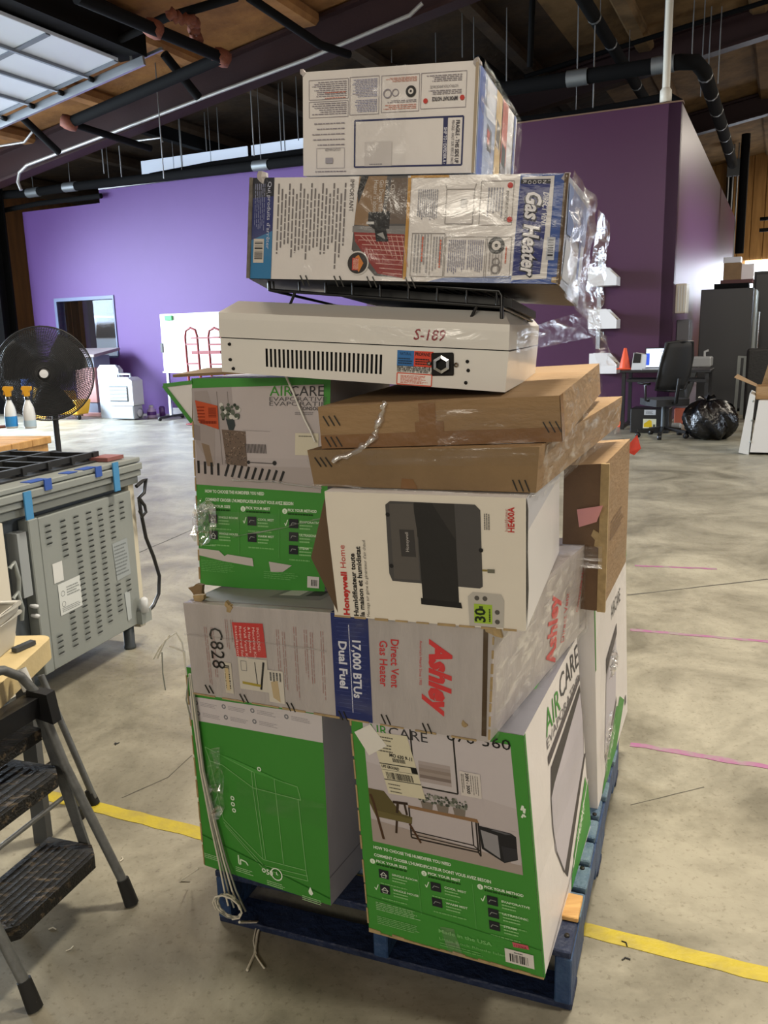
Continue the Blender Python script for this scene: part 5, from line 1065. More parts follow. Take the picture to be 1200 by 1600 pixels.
for k in range(3):
    a0 = 2*math.pi*k/3+.4; mb = MB(); mb.grid(lambda u, v: fp(.06+.29*u, a0+(v-.5)*(1.35-.3*u), .05*(v-.5)), 6, 6, bld); mb.build('blade', fan)
mb = MB(); mb.lathe([(0, .105), (.042, .10), (.05, .085), (.05, .07)], FK, hub, ax, 18); hb = mb.build('hub', fan)
mb = MB(); mb.lathe([(0, .108), (.034, .104)], mat('hub_badge', '#c9cbd0', .4), hub, ax, 18); mb.build('badge', hb)
mb = MB(); mb.lathe([(.0, -.28), (.08, -.27), (.09, -.2), (.085, -.1)], FK, hub, ax, 16); mb.build('motor', fan)
mb = MB(); mb.tube([V((hub.x, hub.y+.12, .03)), V((hub.x, hub.y+.12, hub.z-.05))], .024, FK, 10); mb.build('pole', fan)
mb = MB(); mb.lathe([(0, 0), (.27, 0), (.27, .02), (.05, .045), (0, .045)], FK, (hub.x, hub.y+.12, 0), n=24); mb.build('base', fan)
# wooden bench with two spray bottles -----------------------------------------
PINE = mat('pine_board', '#c49a63', .55, col2='#a97f4a', thr=(.35, .7), vs=3, bump=.15, bs=14, stretch=(2, 8, 2))
bc = atz(80, 681, .95); by_ = math.atan2(.2, .98)*-1
BD = V((.2, .98, 0)).normalized(); BL_ = V((-.98, .2, 0)).normalized()
bench = thing('workbench', 'pale wooden workbench at the left edge with spray bottles on it', 'workbench', V((bc.x, bc.y, 0))+BL_*.5-BD*.3)
def bq(mb, l0, l1, d0, d1, z0, z1, m):
    P = lambda l, d, z: V((bc.x, bc.y, 0))+BL_*l-BD*d+EZ*z
    mb.hexa([P(l1, d1, z1), P(l0, d1, z1), P(l0, d1, z0), P(l1, d1, z0), P(l1, d0, z1), P(l0, d0, z1), P(l0, d0, z0), P(l1, d0, z0)], m)
for k in range(4): mb = MB(); bq(mb, 0, 1.4, k*.18, k*.18+.175, .91, .95, PINE); mb.build('top_board', bench, bevel=.004)
mb = MB(); bq(mb, .02, .06, 0.01, .70, .80, .91, PINE); mb.build('apron', bench)
for l in (.03, 1.3):
    for d in (.03, .6): mb = MB(); bq(mb, l, l+.09, d, d+.09, 0, .91, PINE); mb.build('leg', bench, bevel=.004)
def spray(px, label, liquid, lh):
    p = atz(px, 669, .953); hgt = .255
    b = thing('spray_bottle', label, 'spray bottle', p, 'spray bottles on the wooden bench')
    mb = MB(); mb.lathe([(0, 0), (.033, 0), (.036, .01), (.036, .09), (.03, .13), (.014, .17), (.013, .18)], mat('clear_bottle', '#cdd3d8', .25), p, n=16); mb.build('bottle', b)
    mb = MB(); mb.lathe([(.0362, .012), (.0366, .02), (.0366, lh)], liquid, p, n=16); mb.build('liquid', b)
    mb = MB(); mb.lathe([(.017, .175), (.017, .195), (0, .195)], BLKP, p, n=12); mb.build('collar', b)
    mb = MB(); mb.prism([p+V((x, -.011, z)) for x, z in ((-.014, .195), (.014, .195), (.016, .225), (.03, .235), (.03, .255), (-.022, .258), (-.03, .24), (-.016, .225))], V((0, .022, 0)), YELP); h = mb.build('spray_head', b, bevel=.004)
    mb = MB(); mb.prism([p+V((x, -.005, z)) for x, z in ((-.022, .24), (-.030, .205), (-.026, .205), (-.014, .235))], V((0, .01, 0)), YELP); mb.build('trigger', h)
spray(19, 'spray bottle with blue liquid on the wooden bench, left one', mat('blue_liquid', '#2f86c9', .3), .075); spray(48, 'spray bottle with pale liquid on the wooden bench, right one', mat('pale_liquid', '#a9c3d6', .3), .05)
# pale low object behind the bottles on the bench
mb = MB(); p = atz(8, 668, .953); mb.lathe([(0, 0), (.05, 0), (.055, .006), (.05, .012), (0, .012)], RUST, p+V((-.01, .0, 0)), n=16); tag(mb.build('tape_roll', loc=p), 'small brown disc on the bench at the left edge below the bottles', 'roll')
# ---------------------------------------------------------------- range cooker standing with its back to us
STEELG = mat('grey_sheet_metal', '#888d8a', .45, .2, var=.06, vs=3, bump=.04, bs=20); STEELD = mat('dark_sheet_metal', '#4c5256', .5, .3, var=.1, vs=3); CAST = mat('cast_iron', '#151617', .6); BTAPE = mat('blue_tape', '#3d7fae', .5); BTAPE2 = mat('deep_blue_tape', '#2c4f9c', .5)
so = atz(226, 972, .12); so.z = 0
sS = V((-.318, -.948, 0)).normalized(); sD = V((-sS.y, sS.x, 0)) * 1
if sD.x > 0: sD = -sD
def sp(s, d, z): return so + sS*s + sD*d + EZ*z
range_ = thing('range_cooker', 'grey steel range cooker with slotted back panel facing the camera, left of the stack', 'stove', sp(.6, .35, 0))
def sbox(mb, s0, s1, d0, d1, z0, z1, m): return mb.hexa([sp(s1, d0, z1), sp(s0, d0, z1), sp(s0, d0, z0), sp(s1, d0, z0), sp(s1, d1, z1), sp(s0, d1, z1), sp(s0, d1, z0), sp(s1, d1, z0)], m)
mb = MB(); sbox(mb, .01, .93, .05, .68, .12, .80, STEELD); mb.build('body', range_)
mb = MB(); sbox(mb, .02, .64, 0, .05, .13, .775, STEELG); pan = mb.build('back_panel', range_, bevel=.003)
mb = MB(); sbox(mb, .645, .70, -.005, .05, .13, .78, STEELG); mb.build('edge_channel', range_, bevel=.004)
mb = MB(); sbox(mb, .84, .93, -.01, .05, .12, .80, mat('cream_trim', '#c9c3b4', .5)); mb.build('side_trim', range_)
mb = MB(); sbox(mb, -.02, .02, .01, .68, .10, .80, mat('cream_side', '#c4bda9', .5)); mb.build('side_panel', range_)
pf = Face(sp(.64, -.001, .775), sp(.02, -.001, .775), sp(.02, -.001, .13), sp(.64, -.001, .13))
# louvre slots: shared mesh
cols = ((.075, ((0, 4), (19, 23))), (.22, ((0, 7), (16, 23))), (.355, ((0, 23),)), (.49, ((0, 23),)), (.615, ((0, 22),)), (.745, ((0, 7), (15, 21))), (.87, ((0, 4), (15, 18))))
base = None
for u, spans in cols:
    for a, b in spans:
        for r_ in range(a, b):
            p = pf.p(u, .06+r_*.0385, 0)
            if base is None:
                mb = MB(); m1 = MB(); t = -sS
                mb.add([p-t*.016-EZ*.005-sD*.0, p+t*.016-EZ*.005, p+t*.015+EZ*.005-sD*.005, p-t*.015+EZ*.005-sD*.005], [(0, 1, 2, 3)], STEELG)
                mb.add([p-t*.016-EZ*.0052-sD*.0005, p+t*.016-EZ*.0052-sD*.0005, p+t*.016+EZ*.0-sD*.0052, p-t*.016+EZ*.0-sD*.0052], [(0, 1, 2, 3)], DK)
                base = mb.build('louvre', pan); base0 = p.copy()
            else:
                c = base.copy(); COL.objects.link(c); c.parent = pan; c.location = base.location + (p-base0)
# top: rim tiers, grates, tape
for z0, z1, o in ((.80, .835, 0), (.838, .865, -.02), (.868, .90, -.03), (.903, .925, -.02)):
    mb = MB(); sbox(mb, -.05, .98, o, .70, z0, z1, STEELG); mb.build('rim_tier', range_, bevel=.004)
mb = MB(); sbox(mb, .04, .92, .08, .62, .925, .932, CAST); mb.build('hob_plate', range_)
for s in (.12, .27, .42, .57, .72, .87):
    mb = MB(); mb.bar(sp(s, .10, .95), sp(s, .60, .95), .022, .03, CAST); mb.build('grate_bar', range_)
for d in (.12, .35, .58):
    mb = MB(); mb.bar(sp(.08, d, .955), sp(.92, d, .955), .022, .025, CAST); mb.build('grate_bar', range_)
for s, z0, z1, m in ((.14, .80, .93, BTAPE), (.70, .79, .90, BTAPE), (.26, .885, .93, BTAPE2), (.58, .885, .93, BTAPE2)):
    mb = MB(); sbox(mb, s, s+.04, -.036, -.030, z0, z1, m); mb.build('tape_strip', range_)
for s0, s1 in ((.27, .36), (.58, .68), (.40, .46)): mb = MB(); sbox(mb, s0, s1, -.02, .03, .925, .928, BTAPE2); mb.build('tape_strip', range_)
mb = MB(); sbox(mb, .02, .14, .02, .12, .928, .945, mat('brick_red', '#7b4b47', .7)); mb.build('red_bracket', range_)
for s, d in ((.05, .06), (.88, .06), (.05, .6), (.88, .6)):
    mb = MB(); mb.lathe([(0, 0), (.028, 0), (.03, .012), (.026, .02), (.026, .12), (0, .12)], STEELD, sp(s, d, 0), n=14); mb.build('foot', range_)
P = Print(pf); P.layer(1).poly([(.08, .315), (.175, .315), (.175, .445), (.08, .445)], '#c6c8c6'); P.build('white_sticker', range_)
P = Print(pf); P.layer(1).poly([(.11, .46), (.335, .455), (.335, .665), (.11, .67)], '#c2c6c4').layer(2).circ(.15, .53, .012, '#55595a', 12, .010).circ(.15, .60, .012, '#55595a', 12, .010).para(.19, .49, .32, .56, 4, '#8b908f').para(.13, .62, .32, .655, 3, '#8b908f'); P.build('notice_label', range_)
P = Print(pf); P.layer(1).poly([(.72, .335), (.90, .33), (.91, .60), (.74, .61)], '#8f9698').layer(2).para(.735, .35, .89, .58, 9, '#6d7375', fill=.4); P.build('wiring_diagram', range_)
P = Print(pf); P.layer(2).poly([(.81, .72), (.875, .715), (.87, .93), (.825, .94)], '#a3a9aa'); P.build('tape_patch', range_)
mb = MB()
for s, z, l in ((.90, .62, .12), (.93, .5, .10)): mb.tube([sp(.83, -.01, z), sp(.81, -.015, z+.02), sp(.79, -.01, z-.05), sp(.79, -.0, z-l)], .009, STEELG, 8)
mb.build('gas_tube', range_)
mb = MB(); sbox(mb, .715, .765, -.002, .05, .48, .74, mat('label_sheet', '#8b9092', .5)); mb.build('info_plate', range_)
for z in (.44, .40):
    mb = MB(); mb.lathe([(0, .018), (.008, .015), (.009, .0), (.006, -.02)], PLW, sp(.735, -.02, z), -sD, 10); mb.build('gas_cap', range_)
mb = MB(); sbox(mb, -.02, .06, -.03, .02, .13, .19, STEELG); mb.build('corner_bracket', range_)
mb = MB(); mb.lathe([(0, 0), (.02, 0), (.02, .06), (.012, .07), (0, .07)], PLW, sp(.04, -.035, .19), n=10); mb.build('white_plug', range_)
cp = [atpl(x, y, sp(-.03, -.02, 0), sD) for x, y in ((213, 760), (222, 752), (228, 748), (225, 770), (217, 778), (220, 800), (228, 840), (240, 870), (249, 900), (248, 928), (240, 946), (230, 957))]
mb = MB(); mb.tube(cp, .009, BLKP, 8); mb.tube([atpl(x, y, sp(-.03, -.03, 0), sD) for x, y in ((217, 778), (226, 790), (228, 800), (222, 807), (218, 798))], .008, BLKP, 8); mb.build('power_cord', range_)
# ---------------------------------------------------------------- cart with plastic bin, front left
sl = atz(84, 992, .62)
CRM = mat('cream_board', '#d0bb8a', .5, var=.08, vs=8, bump=.1)
cart = thing('utility_table', 'low table with a thick pale board top behind the step ladder, left edge', 'table', (sl.x-.35, sl.y-.35, 0))
mb = MB(); r_ = .04; X1, Y1 = sl.x, sl.y
po = [V((X1-.75, Y1-.75, .56)), V((X1, Y1-.75, .56))]+[V((X1-r_+r_*math.cos(a*math.pi/8), Y1-r_+r_*math.sin(a*math.pi/8), .56)) for a in range(5)]+[V((X1-.75, Y1, .56))]
mb.prism(po, V((0, 0, .06)), CRM); mb.build('board_top', cart, bevel=.006, seg=2)
for x, y in ((X1-.07, Y1-.07), (X1-.68, Y1-.07), (X1-.07, Y1-.68), (X1-.68, Y1-.68)): mb = MB(); mb.bar((x, y, 0), (x, y, .56), .04, .04, mat('grey_leg', '#4a4d50', .5)); mb.build('leg', cart)
bp = atz(33, 1008, .622); BINW = mat('milky_plastic', '#c4c1b6', .35)
bn = thing('storage_bin', 'milky white plastic bin on the pale board top at the left edge', 'bin', bp+V((-.14, -.1, 0)))
mb = MB()
q0 = [V((bp.x-.30, bp.y-.22, .622)), V((bp.x-.02, bp.y-.22, .622)), V((bp.x-.02, bp.y+.0, .622)), V((bp.x-.30, bp.y, .622))]
q1 = [V((p.x+(.02 if i in (1, 2) else -.02), p.y+(.02 if i in (2, 3) else -.02), .745)) for i, p in enumerate(q0)]
mb.add(q0+q1, [(0, 1, 2, 3), (0, 1, 5, 4), (1, 2, 6, 5), (2, 3, 7, 6), (3, 0, 4, 7)], BINW)
bo = mb.build('tub', bn); md = bo.modifiers.new('thick', 'SOLIDIFY'); md.thickness = .004
mb = MB(); mb.tube([p+V((0, 0, -.004)) for p in q1], .008, BINW, 6, closed=True); mb.tube([p+V((0, 0, -.03)) for p in q1], .006, BINW, 6, closed=True); mb.build('rim', bn)
mb = MB(); mb.tube([V((bp.x-.22, bp.y-.15, .70)), V((bp.x-.10, bp.y-.08, .76)), V((bp.x-.05, bp.y-.04, .775))], [.02, .024, .02], mat('brown_handle', '#5a3626', .5), 8); tag(mb.build('tool_handle', loc=(bp.x-.1, bp.y-.1, .70)), 'dark brown tool handle sticking up out of the milky bin', 'tool')
mb = MB(); a, b = atz(22, 1016, .628), atz(52, 1003, .628); mb.bar(a, b, .02, .012, mat('dark_bar', '#3b3f43', .5)); tag(mb.build('metal_bar', loc=a), 'short dark metal bar lying on the pale board beside the bin', 'tool')
# ---------------------------------------------------------------- step ladder
LG_ = mat('worn_grey_tube', '#6a6c6b', .45, .4, var=.2, vs=30, bump=.1, bs=60); TRD = mat('worn_black_tread', '#191816', .6, col2='#6a5c48', thr=(.55, .66), vs=16, bump=.5, bs=60, stretch=(1, 3, 3)); RUB = mat('black_rubber', '#121211', .7)
FR, FLt = atz(206, 1413), atz(55, 1577); lwv = (FLt-FR); lwid = lwv.length; lwv.normalize(); lnv = V((lwv.y, -lwv.x, 0))
if lnv.x > 0: lnv = -lnv                      # away from the climbing side
lad = thing('step_ladder', 'grey tubular folding step ladder with three worn black treads, front left', 'step ladder', (FR+FLt)/2+lnv*.2)
def lpx(x, y, w=0.0): return atpl(x, y, FR+lwv*w, lwv)
tubeR = [lpx(206, 1408), lpx(153, 1308), lpx(101, 1195), lpx(64, 1112), lpx(54, 1080)]
rise = [p for p in tubeR]; topR = rise[-1]
dirR = (tubeR[-1]-tubeR[0]).normalized()
t0 = FR+V((0, 0, .02)); tubes = [t0, topR]
arc = [topR + dirR*.05 + lwv*.02, topR+dirR*.085+lwv*.06, topR+dirR*.10+lwv*.11]
arc2 = [p + lwv*(lwid-2*((p-topR).dot(lwv))) for p in arc[::-1]]
mb = MB(); mb.tube([t0, rise[2], topR]+arc+arc2+[topR+lwv*lwid, rise[2]+lwv*lwid, t0+lwv*lwid], .0122, LG_, 10); mb.build('front_frame', lad)
for p in (t0, t0+lwv*lwid):
    mb = MB(); mb.tube([p-V((0, 0, .018)), p+dirR*.055], [.0185, .016], RUB, 10); mb.build('rubber_foot', lad)
# treads
def tread(p, wid, z_th, name, ext=.015, back=.155):
    mb = MB(); a = p+lwv*.012; b = p+lwv*(lwid-.012)
    q = [a-lnv*ext, b-lnv*ext, b+lnv*back, a+lnv*back]
    r = .035
    q = [a-lnv*(ext-r), a-lnv*ext+lwv*r, b-lnv*ext-lwv*r, b-lnv*(ext-r), b+lnv*back, a+lnv*back]
    mb.prism([x-V((0, 0, z_th)) for x in q], V((0, 0, z_th)), TRD); o = mb.build(name, lad, bevel=.005, seg=2)
    for k in range(8):
        d = -ext+.015+(ext+back-.03)*k/7; mb = MB(); mb.bar(a+lwv*.03+lnv*d+V((0, 0, .0005)), b-lwv*.03+lnv*d+V((0, 0, .0005)), .006, .003, TRD); mb.build('grip_rib', o)
tread(lpx(158, 1318), 0, .036, 'tread'); tread(lpx(101, 1195), 0, .034, 'tread', .015, .19)
mb = MB(); a = lpx(66, 1100); mb.bar(a+lwv*.0+lnv*.02, a+lwv*lwid+lnv*.02, .05, .05, BLKP); mb.build('hinge_bar', lad)
for s in (0, lwid): 
    mb = MB(); q = a+lwv*s; mb.hexa([q+lnv*k*.03+V((0, 0, z))+lwv*w for w in (-.016, .016) for k, z in ((-1.0, .035), (1.1, .04), (1.1, -.03), (-1.4, -.045))], BLKP); h_ = mb.build('hinge_plate', lad)
    for k, z in ((-.5, .015), (.5, .02), (0, -.02)): mb = MB(); mb.lathe([(0, .004), (.006, .003), (.007, 0)], STEELG, q-lwv*.017+lnv*k*.03+V((0, 0, z)), -lwv, 8); mb.build('rivet', h_)
top_ = a+lnv*.06
mb = MB(); q = [top_-lnv*.05, top_-lnv*.05+lwv*lwid, top_+lnv*.12+lwv*lwid, top_+lnv*.12]; mb.prism([x+V((0, 0, -.10)) for x in q], V((0, 0, .032)), TRD); mb.build('tread', lad, bevel=.005)
# rear frame
rf = atz(124, 1278); rf2 = rf+lwv*lwid
for p in (rf, rf2):
    s = 0 if p is rf else lwid; tp = a+lwv*s+lnv*.03
    mb = MB(); mb.tube([p+V((0, 0, .02)), tp], .0115, LG_, 10); mb.build('rear_leg', lad)
    mb = MB(); d = (tp-p).normalized(); mb.tube([p+V((0, 0, .002)), p+d*.06], [.0185, .015], RUB, 10); mb.build('rubber_foot', lad)
    m0 = lpx(158, 1318)+lwv*s; m1 = lpx(101, 1195)+lwv*s
    mb = MB(); mb.bar(m0+lnv*.05+V((0, 0, -.02)), a+lwv*s+lnv*.02, .03, .008, LG_, lwv); mb.build('side_link', lad)
for t in (.25, .55): mb = MB(); mb.tube([rf.lerp(a+lnv*.03, t), rf2.lerp(a+lwv*lwid+lnv*.03, t)], .007, LG_, 8); mb.build('cross_bar', lad)
r3 = atz(148, 1256); mb = MB(); tq = atpl(64, 1055, r3, lwv); mb.tube([r3+V((0, 0, .02)), tq], .011, LG_, 8); ob = mb.build('second_rear_leg', lad); mb = MB(); mb.tube([r3, r3+(tq-r3).normalized()*.05], [.018, .015], RUB, 8); mb.build('rubber_foot', lad)
mb = MB(); c0 = lpx(36, 1052)-lwv*.0; mb.tube([lpx(31, 1046)-lwv*.001, lpx(45, 1078)-lwv*.001], .0153, mat('barcode_paper', '#cfcfca', .5), 10, cap=False); st_ = mb.build('barcode_sticker', lad)
# ---------------------------------------------------------------- right background
mbF = mat('white_fibreboard', '#d9dadc', .5)
for i, (y0, y1, lb) in enumerate(((415, 447, 'top'), (482, 514, 'middle'), (552, 584, 'lowest'))):
    ly = -.35; a, b = lw(atw(930+i*1, y1, ly)), lw(atw(964, y0, ly))
    x0, x1, z0, z1 = a.x-.12, b.x, a.z, b.z
    c = thing('wall_bin', 'white open magazine bin on the plum wall, %s of the three' % lb, 'wall bin', W(x0, -.2, z0))
    mb = MB(); mb.prism([W(x0, ly, z0), W(x1, ly, z0), W(x1, ly, z0+(z1-z0)*.45), W(x0+(x1-x0)*.62, ly, z1), W(x0, ly, z1)], EY*.02, mbF); mb.build('side_panel', c)
    mb = MB(); mb.prism([W(x0, -.02, z0), W(x1, -.02, z0), W(x1, -.02, z0+(z1-z0)*.45), W(x0+(x1-x0)*.62, -.02, z1), W(x0, -.02, z1)], -EY*.02, mbF); mb.build('side_panel', c)
    mb = MB(); wbox(mb, x1-.02, x1, ly+.02, -.04, z0, z0+(z1-z0)*.45, mbF); mb.build('front_lip', c)
    mb = MB(); wbox(mb, x0, x1-.02, ly+.02, -.04, z0, z0+.02, mbF); mb.build('base', c)
    mb = MB(); mb.hexa([W(x0+.3*(x1-x0), ly+.03, z1-.03), W(x1-.03, ly+.03, z0+.5*(z1-z0)), W(x1-.03, ly+.03, z0+.03), W(x0+.3*(x1-x0), ly+.03, z0+.03), W(x0+.3*(x1-x0), -.05, z1-.03), W(x1-.03, -.05, z0+.5*(z1-z0)), W(x1-.03, -.05, z0+.03), W(x0+.3*(x1-x0), -.05, z0+.03)], KRAFTD); mb.build('board_insert', c)
a, b = lw(atw(934, 545, -.02)), lw(atw(936, 395, -.02))
mb = MB(); wbox(mb, a.x-.03, a.x+.03, -.04, -.001, a.z, b.z, PLG); tag(mb.build('wall_rail', loc=W(a.x, 0, a.z)), 'thin grey upright rail on the plum wall behind the white bins', 'rail')
# desk and what stands on it
dz = .84; dy0, dy1 = -1.0, -.25
x0 = lw(atw(968, 580, dy0)).x; x1 = x0+1.25; zt = lw(atw(968, 579, dy0)).z; dz = zt
desk = thing('desk', 'black computer desk standing against the plum wall at right', 'desk', W((x0+x1)/2, -.6, 0)); DKW = mat('black_desk', '#131316', .45)
mb = MB(); wbox(mb, x0, x1, dy0, dy1, dz-.035, dz, DKW); mb.build('desktop', desk, bevel=.005)
mb = MB(); wbox(mb, x0+.1, x1-.05, dy0+.02, dy1-.2, dz-.17, dz-.13, DKW); mb.build('keyboard_tray', desk)
for xx in (x0+.03, x1-.07):
    for yy in (dy0+.04, dy1-.1): mb = MB(); wbox(mb, xx, xx+.05, yy, yy+.05, .0, dz-.035, DKW); mb.build('leg', desk)
    mb = MB(); wbox(mb, xx, xx+.05, dy0+.02, dy1-.02, .02, .07, DKW); mb.build('side_foot', desk)
ORG = mat('orange_cone', '#d9502a', .5); p = atz(976, 577, dz+.001)
cone = thing('traffic_cone', 'small orange cone on the left end of the black desk', 'cone', p)
mb = MB(); mb.lathe([(.085, .018), (.022, .31), (.018, .315), (0, .315)], ORG, p, n=16); mb.build('cone', cone); mb = MB(); mb.box(p+V((0, 0, .01)), (.21, .21, .02), ORG, RB); mb.build('base', cone, bevel=.006)
x, z = lw(atw(986, 577, -.8)).x, dz
pt = thing('label_printer', 'white and black label printer on the desk beside the orange cone', 'printer', W(x+.1, -.7, z))
mb = MB(); mb.prism([W(x, -.8, z+.001), W(x+.2, -.8, z+.001), W(x+.21, -.8, z+.22), W(x+.03, -.8, z+.25)], EY*.25, PLW); mb.build('housing', pt, bevel=.02, seg=2)
mb = MB(); mb.prism([W(x+.02, -.805, z+.10), W(x+.13, -.805, z+.10), W(x+.14, -.805, z+.23), W(x+.04, -.805, z+.245)], EY*.01, BLKP); mb.build('front_cover', pt)
x0l, x1l, _, zt = bb(1009, 575, 1058, 545, -.7); zt = lw(atw(1009, 545, -.7)).z
lap = thing('laptop', 'open laptop showing a white screen on the black desk', 'laptop', W((x0l+x1l)/2, -.75, dz)); SILV = mat('silver_alu', '#9ea3a8', .35, .6)
mb = MB(); wbox(mb, x0l-.02, x1l+.02, -.98, -.7, dz+.001, dz+.02, SILV); mb.build('base', lap, bevel=.004)
mb = MB(); mb.hexa([W(x0l-.015, -.70, zt+.015), W(x1l+.015, -.70, zt+.015), W(x1l+.015, -.72, dz+.02), W(x0l-.015, -.72, dz+.02), W(x0l-.015, -.68, zt+.015), W(x1l+.015, -.68, zt+.015), W(x1l+.015, -.70, dz+.02), W(x0l-.015, -.70, dz+.02)], BLKP); sc = mb.build('lid', lap)
LF = Face(W(x0l, -.702, zt), W(x1l, -.702, zt), W(x1l, -.7205, dz+.035), W(x0l, -.7205, dz+.035)); P = Print(LF)
P.rect(0, 0, 1, 1, '#dfe8f4', m=mat('screen_white', '#dde8f6', .3, emit=.95)).layer(1).rect(0, .25, .12, .9, '#2b4fc0', m=mat('screen_blue', '#2b4fc0', .3, emit=.8)).rect(.45, .1, .6, .16, '#b7c4de'); P.mb.build('screen', sc)
mb = MB(); a = lw(atw(1060, 552, -.5)); wbox(mb, a.x, a.x+.12, -.5, -.3, dz+.001, dz+.24, mat('red_box', '#b03a34', .5)); tag(mb.build('red_box', bevel=.01, loc=W(a.x, -.5, dz)), 'small red box on the desk behind the laptop', 'box')
# office chair
cc = atz(1035, 683); MESH = mat('black_mesh', '#17181b', .7)
ch = thing('office_chair', 'black mesh office chair on five castors in front of the desk', 'chair', cc); seat = .52
fw = (EY*.80+EX*-.6).normalized(); rt = V((fw.y, -fw.x, 0))
def cpnt(r, f, z): return cc + rt*r + fw*f + EZ*z
for k in range(5):
    a = 2*math.pi*k/5+.5; e = cc+V((math.cos(a), math.sin(a), 0))*.33
    mb = MB(); mb.bar(cc+EZ*.13, e+EZ*.085, .05, .04, BLKP); s_ = mb.build('base_arm', ch)
    mb = MB(); mb.lathe([(0, -.025), (.035, -.025), (.035, .025), (0, .025)], BLKP, e+EZ*.036, (math.sin(a), -math.cos(a), 0), 12); mb.build('castor', s_)
mb = MB(); mb.tube([cc+EZ*.1, cc+EZ*(seat-.08)], .03, STEELD, 10); mb.build('gas_lift', ch)
def pad(f0, f1, w, z, th):
    return [cpnt(-w, f0, z), cpnt(w, f0, z), cpnt(w*1.05, (f0+f1)/2, z), cpnt(w*.9, f1, z), cpnt(-w*.9, f1, z), cpnt(-w*1.05, (f0+f1)/2, z)]
mb = MB(); mb.prism(pad(-.24, .26, .25, seat-.08, 0), EZ*.09, MESH); mb.build('seat', ch, bevel=.03, seg=2)
def bk_(u, v): return cpnt((u-.5)*(.46-.08*abs(v-.4)), -.24-.17*v-.04*math.sin(v*3)+.10*(abs(u-.5)*2)**2, seat+.14+.62*v)
mb = MB(); mb.grid(bk_, 8, 8, MESH); o = mb.build('backrest', ch); md = o.modifiers.new('t', 'SOLIDIFY'); md.thickness = .015
mb = MB(); mb.tube([bk_(u, v) for u, v in ((0, 0), (0, .3), (0, .7), (.06, 1), (.5, 1.02), (.94, 1), (1, .7), (1, .3), (1, 0), (.5, -.03))], .018, BLKP, 8, closed=True); mb.build('back_frame', ch)
mb = MB(); mb.tube([cpnt(0, -.1, seat-.05), cpnt(0, -.30, seat-.03), bk_(.5, .25)+fw*-.05], .025, BLKP, 8); mb.build('back_support', ch)
for s in (-1, 1):
    mb = MB(); mb.tube([cpnt(s*.20, -.05, seat-.03), cpnt(s*.30, -.05, seat), cpnt(s*.30, -.02, seat+.2), cpnt(s*.29, -.12, seat+.22), cpnt(s*.29, .18, seat+.22)], .018, BLKP, 8); mb.build('armrest', ch)
# black filing box with stickers under the desk
a = lw(atz(983, 676)); fx0 = a.x; fb_ = atz(983, 676); 
x0, x1, z0, z1 = bb(984, 676, 1046, 632, a.y); h_ = z1
fb = thing('filing_box', 'black cabinet box with yellow and white stickers under the desk', 'box', W((x0+x1)/2, a.y+.2, 0))
mb = MB(); wbox(mb, x0, x1, a.y, a.y+.4, 0, max(h_, .35), mat('black_box', '#151517', .4)); mb.build('body', fb, bevel=.01)
F_ = Face(W(x0, a.y, max(h_, .35)), W(x1, a.y, max(h_, .35)), W(x1, a.y, 0), W(x0, a.y, 0)); P = Print(F_)
P.rect(.36, .05, .66, .26, '#b9bbbd').layer(1).para(.40, .08, .62, .23, 3, '#77797c').layer(0); P.build('white_sticker', fb)
P = Print(F_); P.rect(.34, .42, .68, .80, '#d6d2b4').layer(1).poly([(.36, .62), (.5, .46), (.56, .5), (.58, .76), (.36, .76)], '#d8b420').rect(.6, .64, .66, .76, '#4a4a40'); P.build('yellow_sticker', fb)
mb = MB(); p = atz(1063, 662); mb.box(p+V((0, 0, .12)), (.18, .14, .24), mat('orange_pack', '#9b4a30', .6), RB); tag(mb.build('orange_carton', bevel=.01, loc=p), 'small orange red carton on the floor between the chair and the bag', 'box')
mb = MB(); p = atz(1052, 672); mb.box(p+V((0, 0, .05)), (.22, .18, .10), PLG, RB); tag(mb.build('grey_power_brick', bevel=.02, loc=p), 'small grey plastic unit on the floor behind the office chair', 'box')
mb = MB(); p = atz(970, 668); mb.lathe([(0, .0), (.05, .01), (.06, .04), (.03, .09), (0, .10)], ORG, p, n=10); tag(mb.build('orange_knob', loc=p), 'small orange knob on the floor by the desk leg', 'object')  # orange knob lying on the floor
# things on the plum side wall
def sidebox(name, label, cat, x0, y0, x1, y1, ly, dep, m, wd, parts=()):
    a = lw(atw(x0, y1, ly)); b = lw(atw(x0, y0, ly)); lx = max(a.x, .012)
    root = thing(name, label, cat, W(lx, ly, a.z)); mb = MB(); wbox(mb, .002, wd, ly, ly+dep, a.z, b.z, m); mb.build('housing', root, bevel=.01); return root, a.z, b.z
r_, z0, z1 = sidebox('wall_panel', 'white electrical box on the plum side wall above the chair', 'electrical box', 1046, 444, 1064, 490, .25, .35, mat('ivory_panel', '#c9c4b9', .4), .17)
for k in range(3): mb = MB(); wbox(mb, .04+.04*k, .06+.04*k, .24, .25, z0+.03, z1-.03, PLW); mb.build('rib', r_)
r_, z0, z1 = sidebox('breaker_panel', 'grey breaker panel on the plum side wall below the white box', 'electrical box', 1050, 500, 1068, 549, .6, .45, mat('panel_grey', '#595a60', .45), .2)
mb = MB(); wbox(mb, .2, .21, .65, 1.0, z0+.05, z1-.05, mat('panel_grey2', '#6a6c72', .45)); mb.build('panel_door', r_); mb = MB(); wbox(mb, .07, .11, .59, .6, z0+.04, z0+.14, PLW); mb.build('latch', r_)
a, b = lw(atw(1080, 574, 1.0)), lw(atw(1080, 558, 1.0)); x1_ = lw(atw(1111, 565, 1.0)).x
df = thing('drinking_fountain', 'grey wall mounted drinking fountain left of the tall grey cabinet', 'drinking fountain', W(.2, 1.2, a.z))
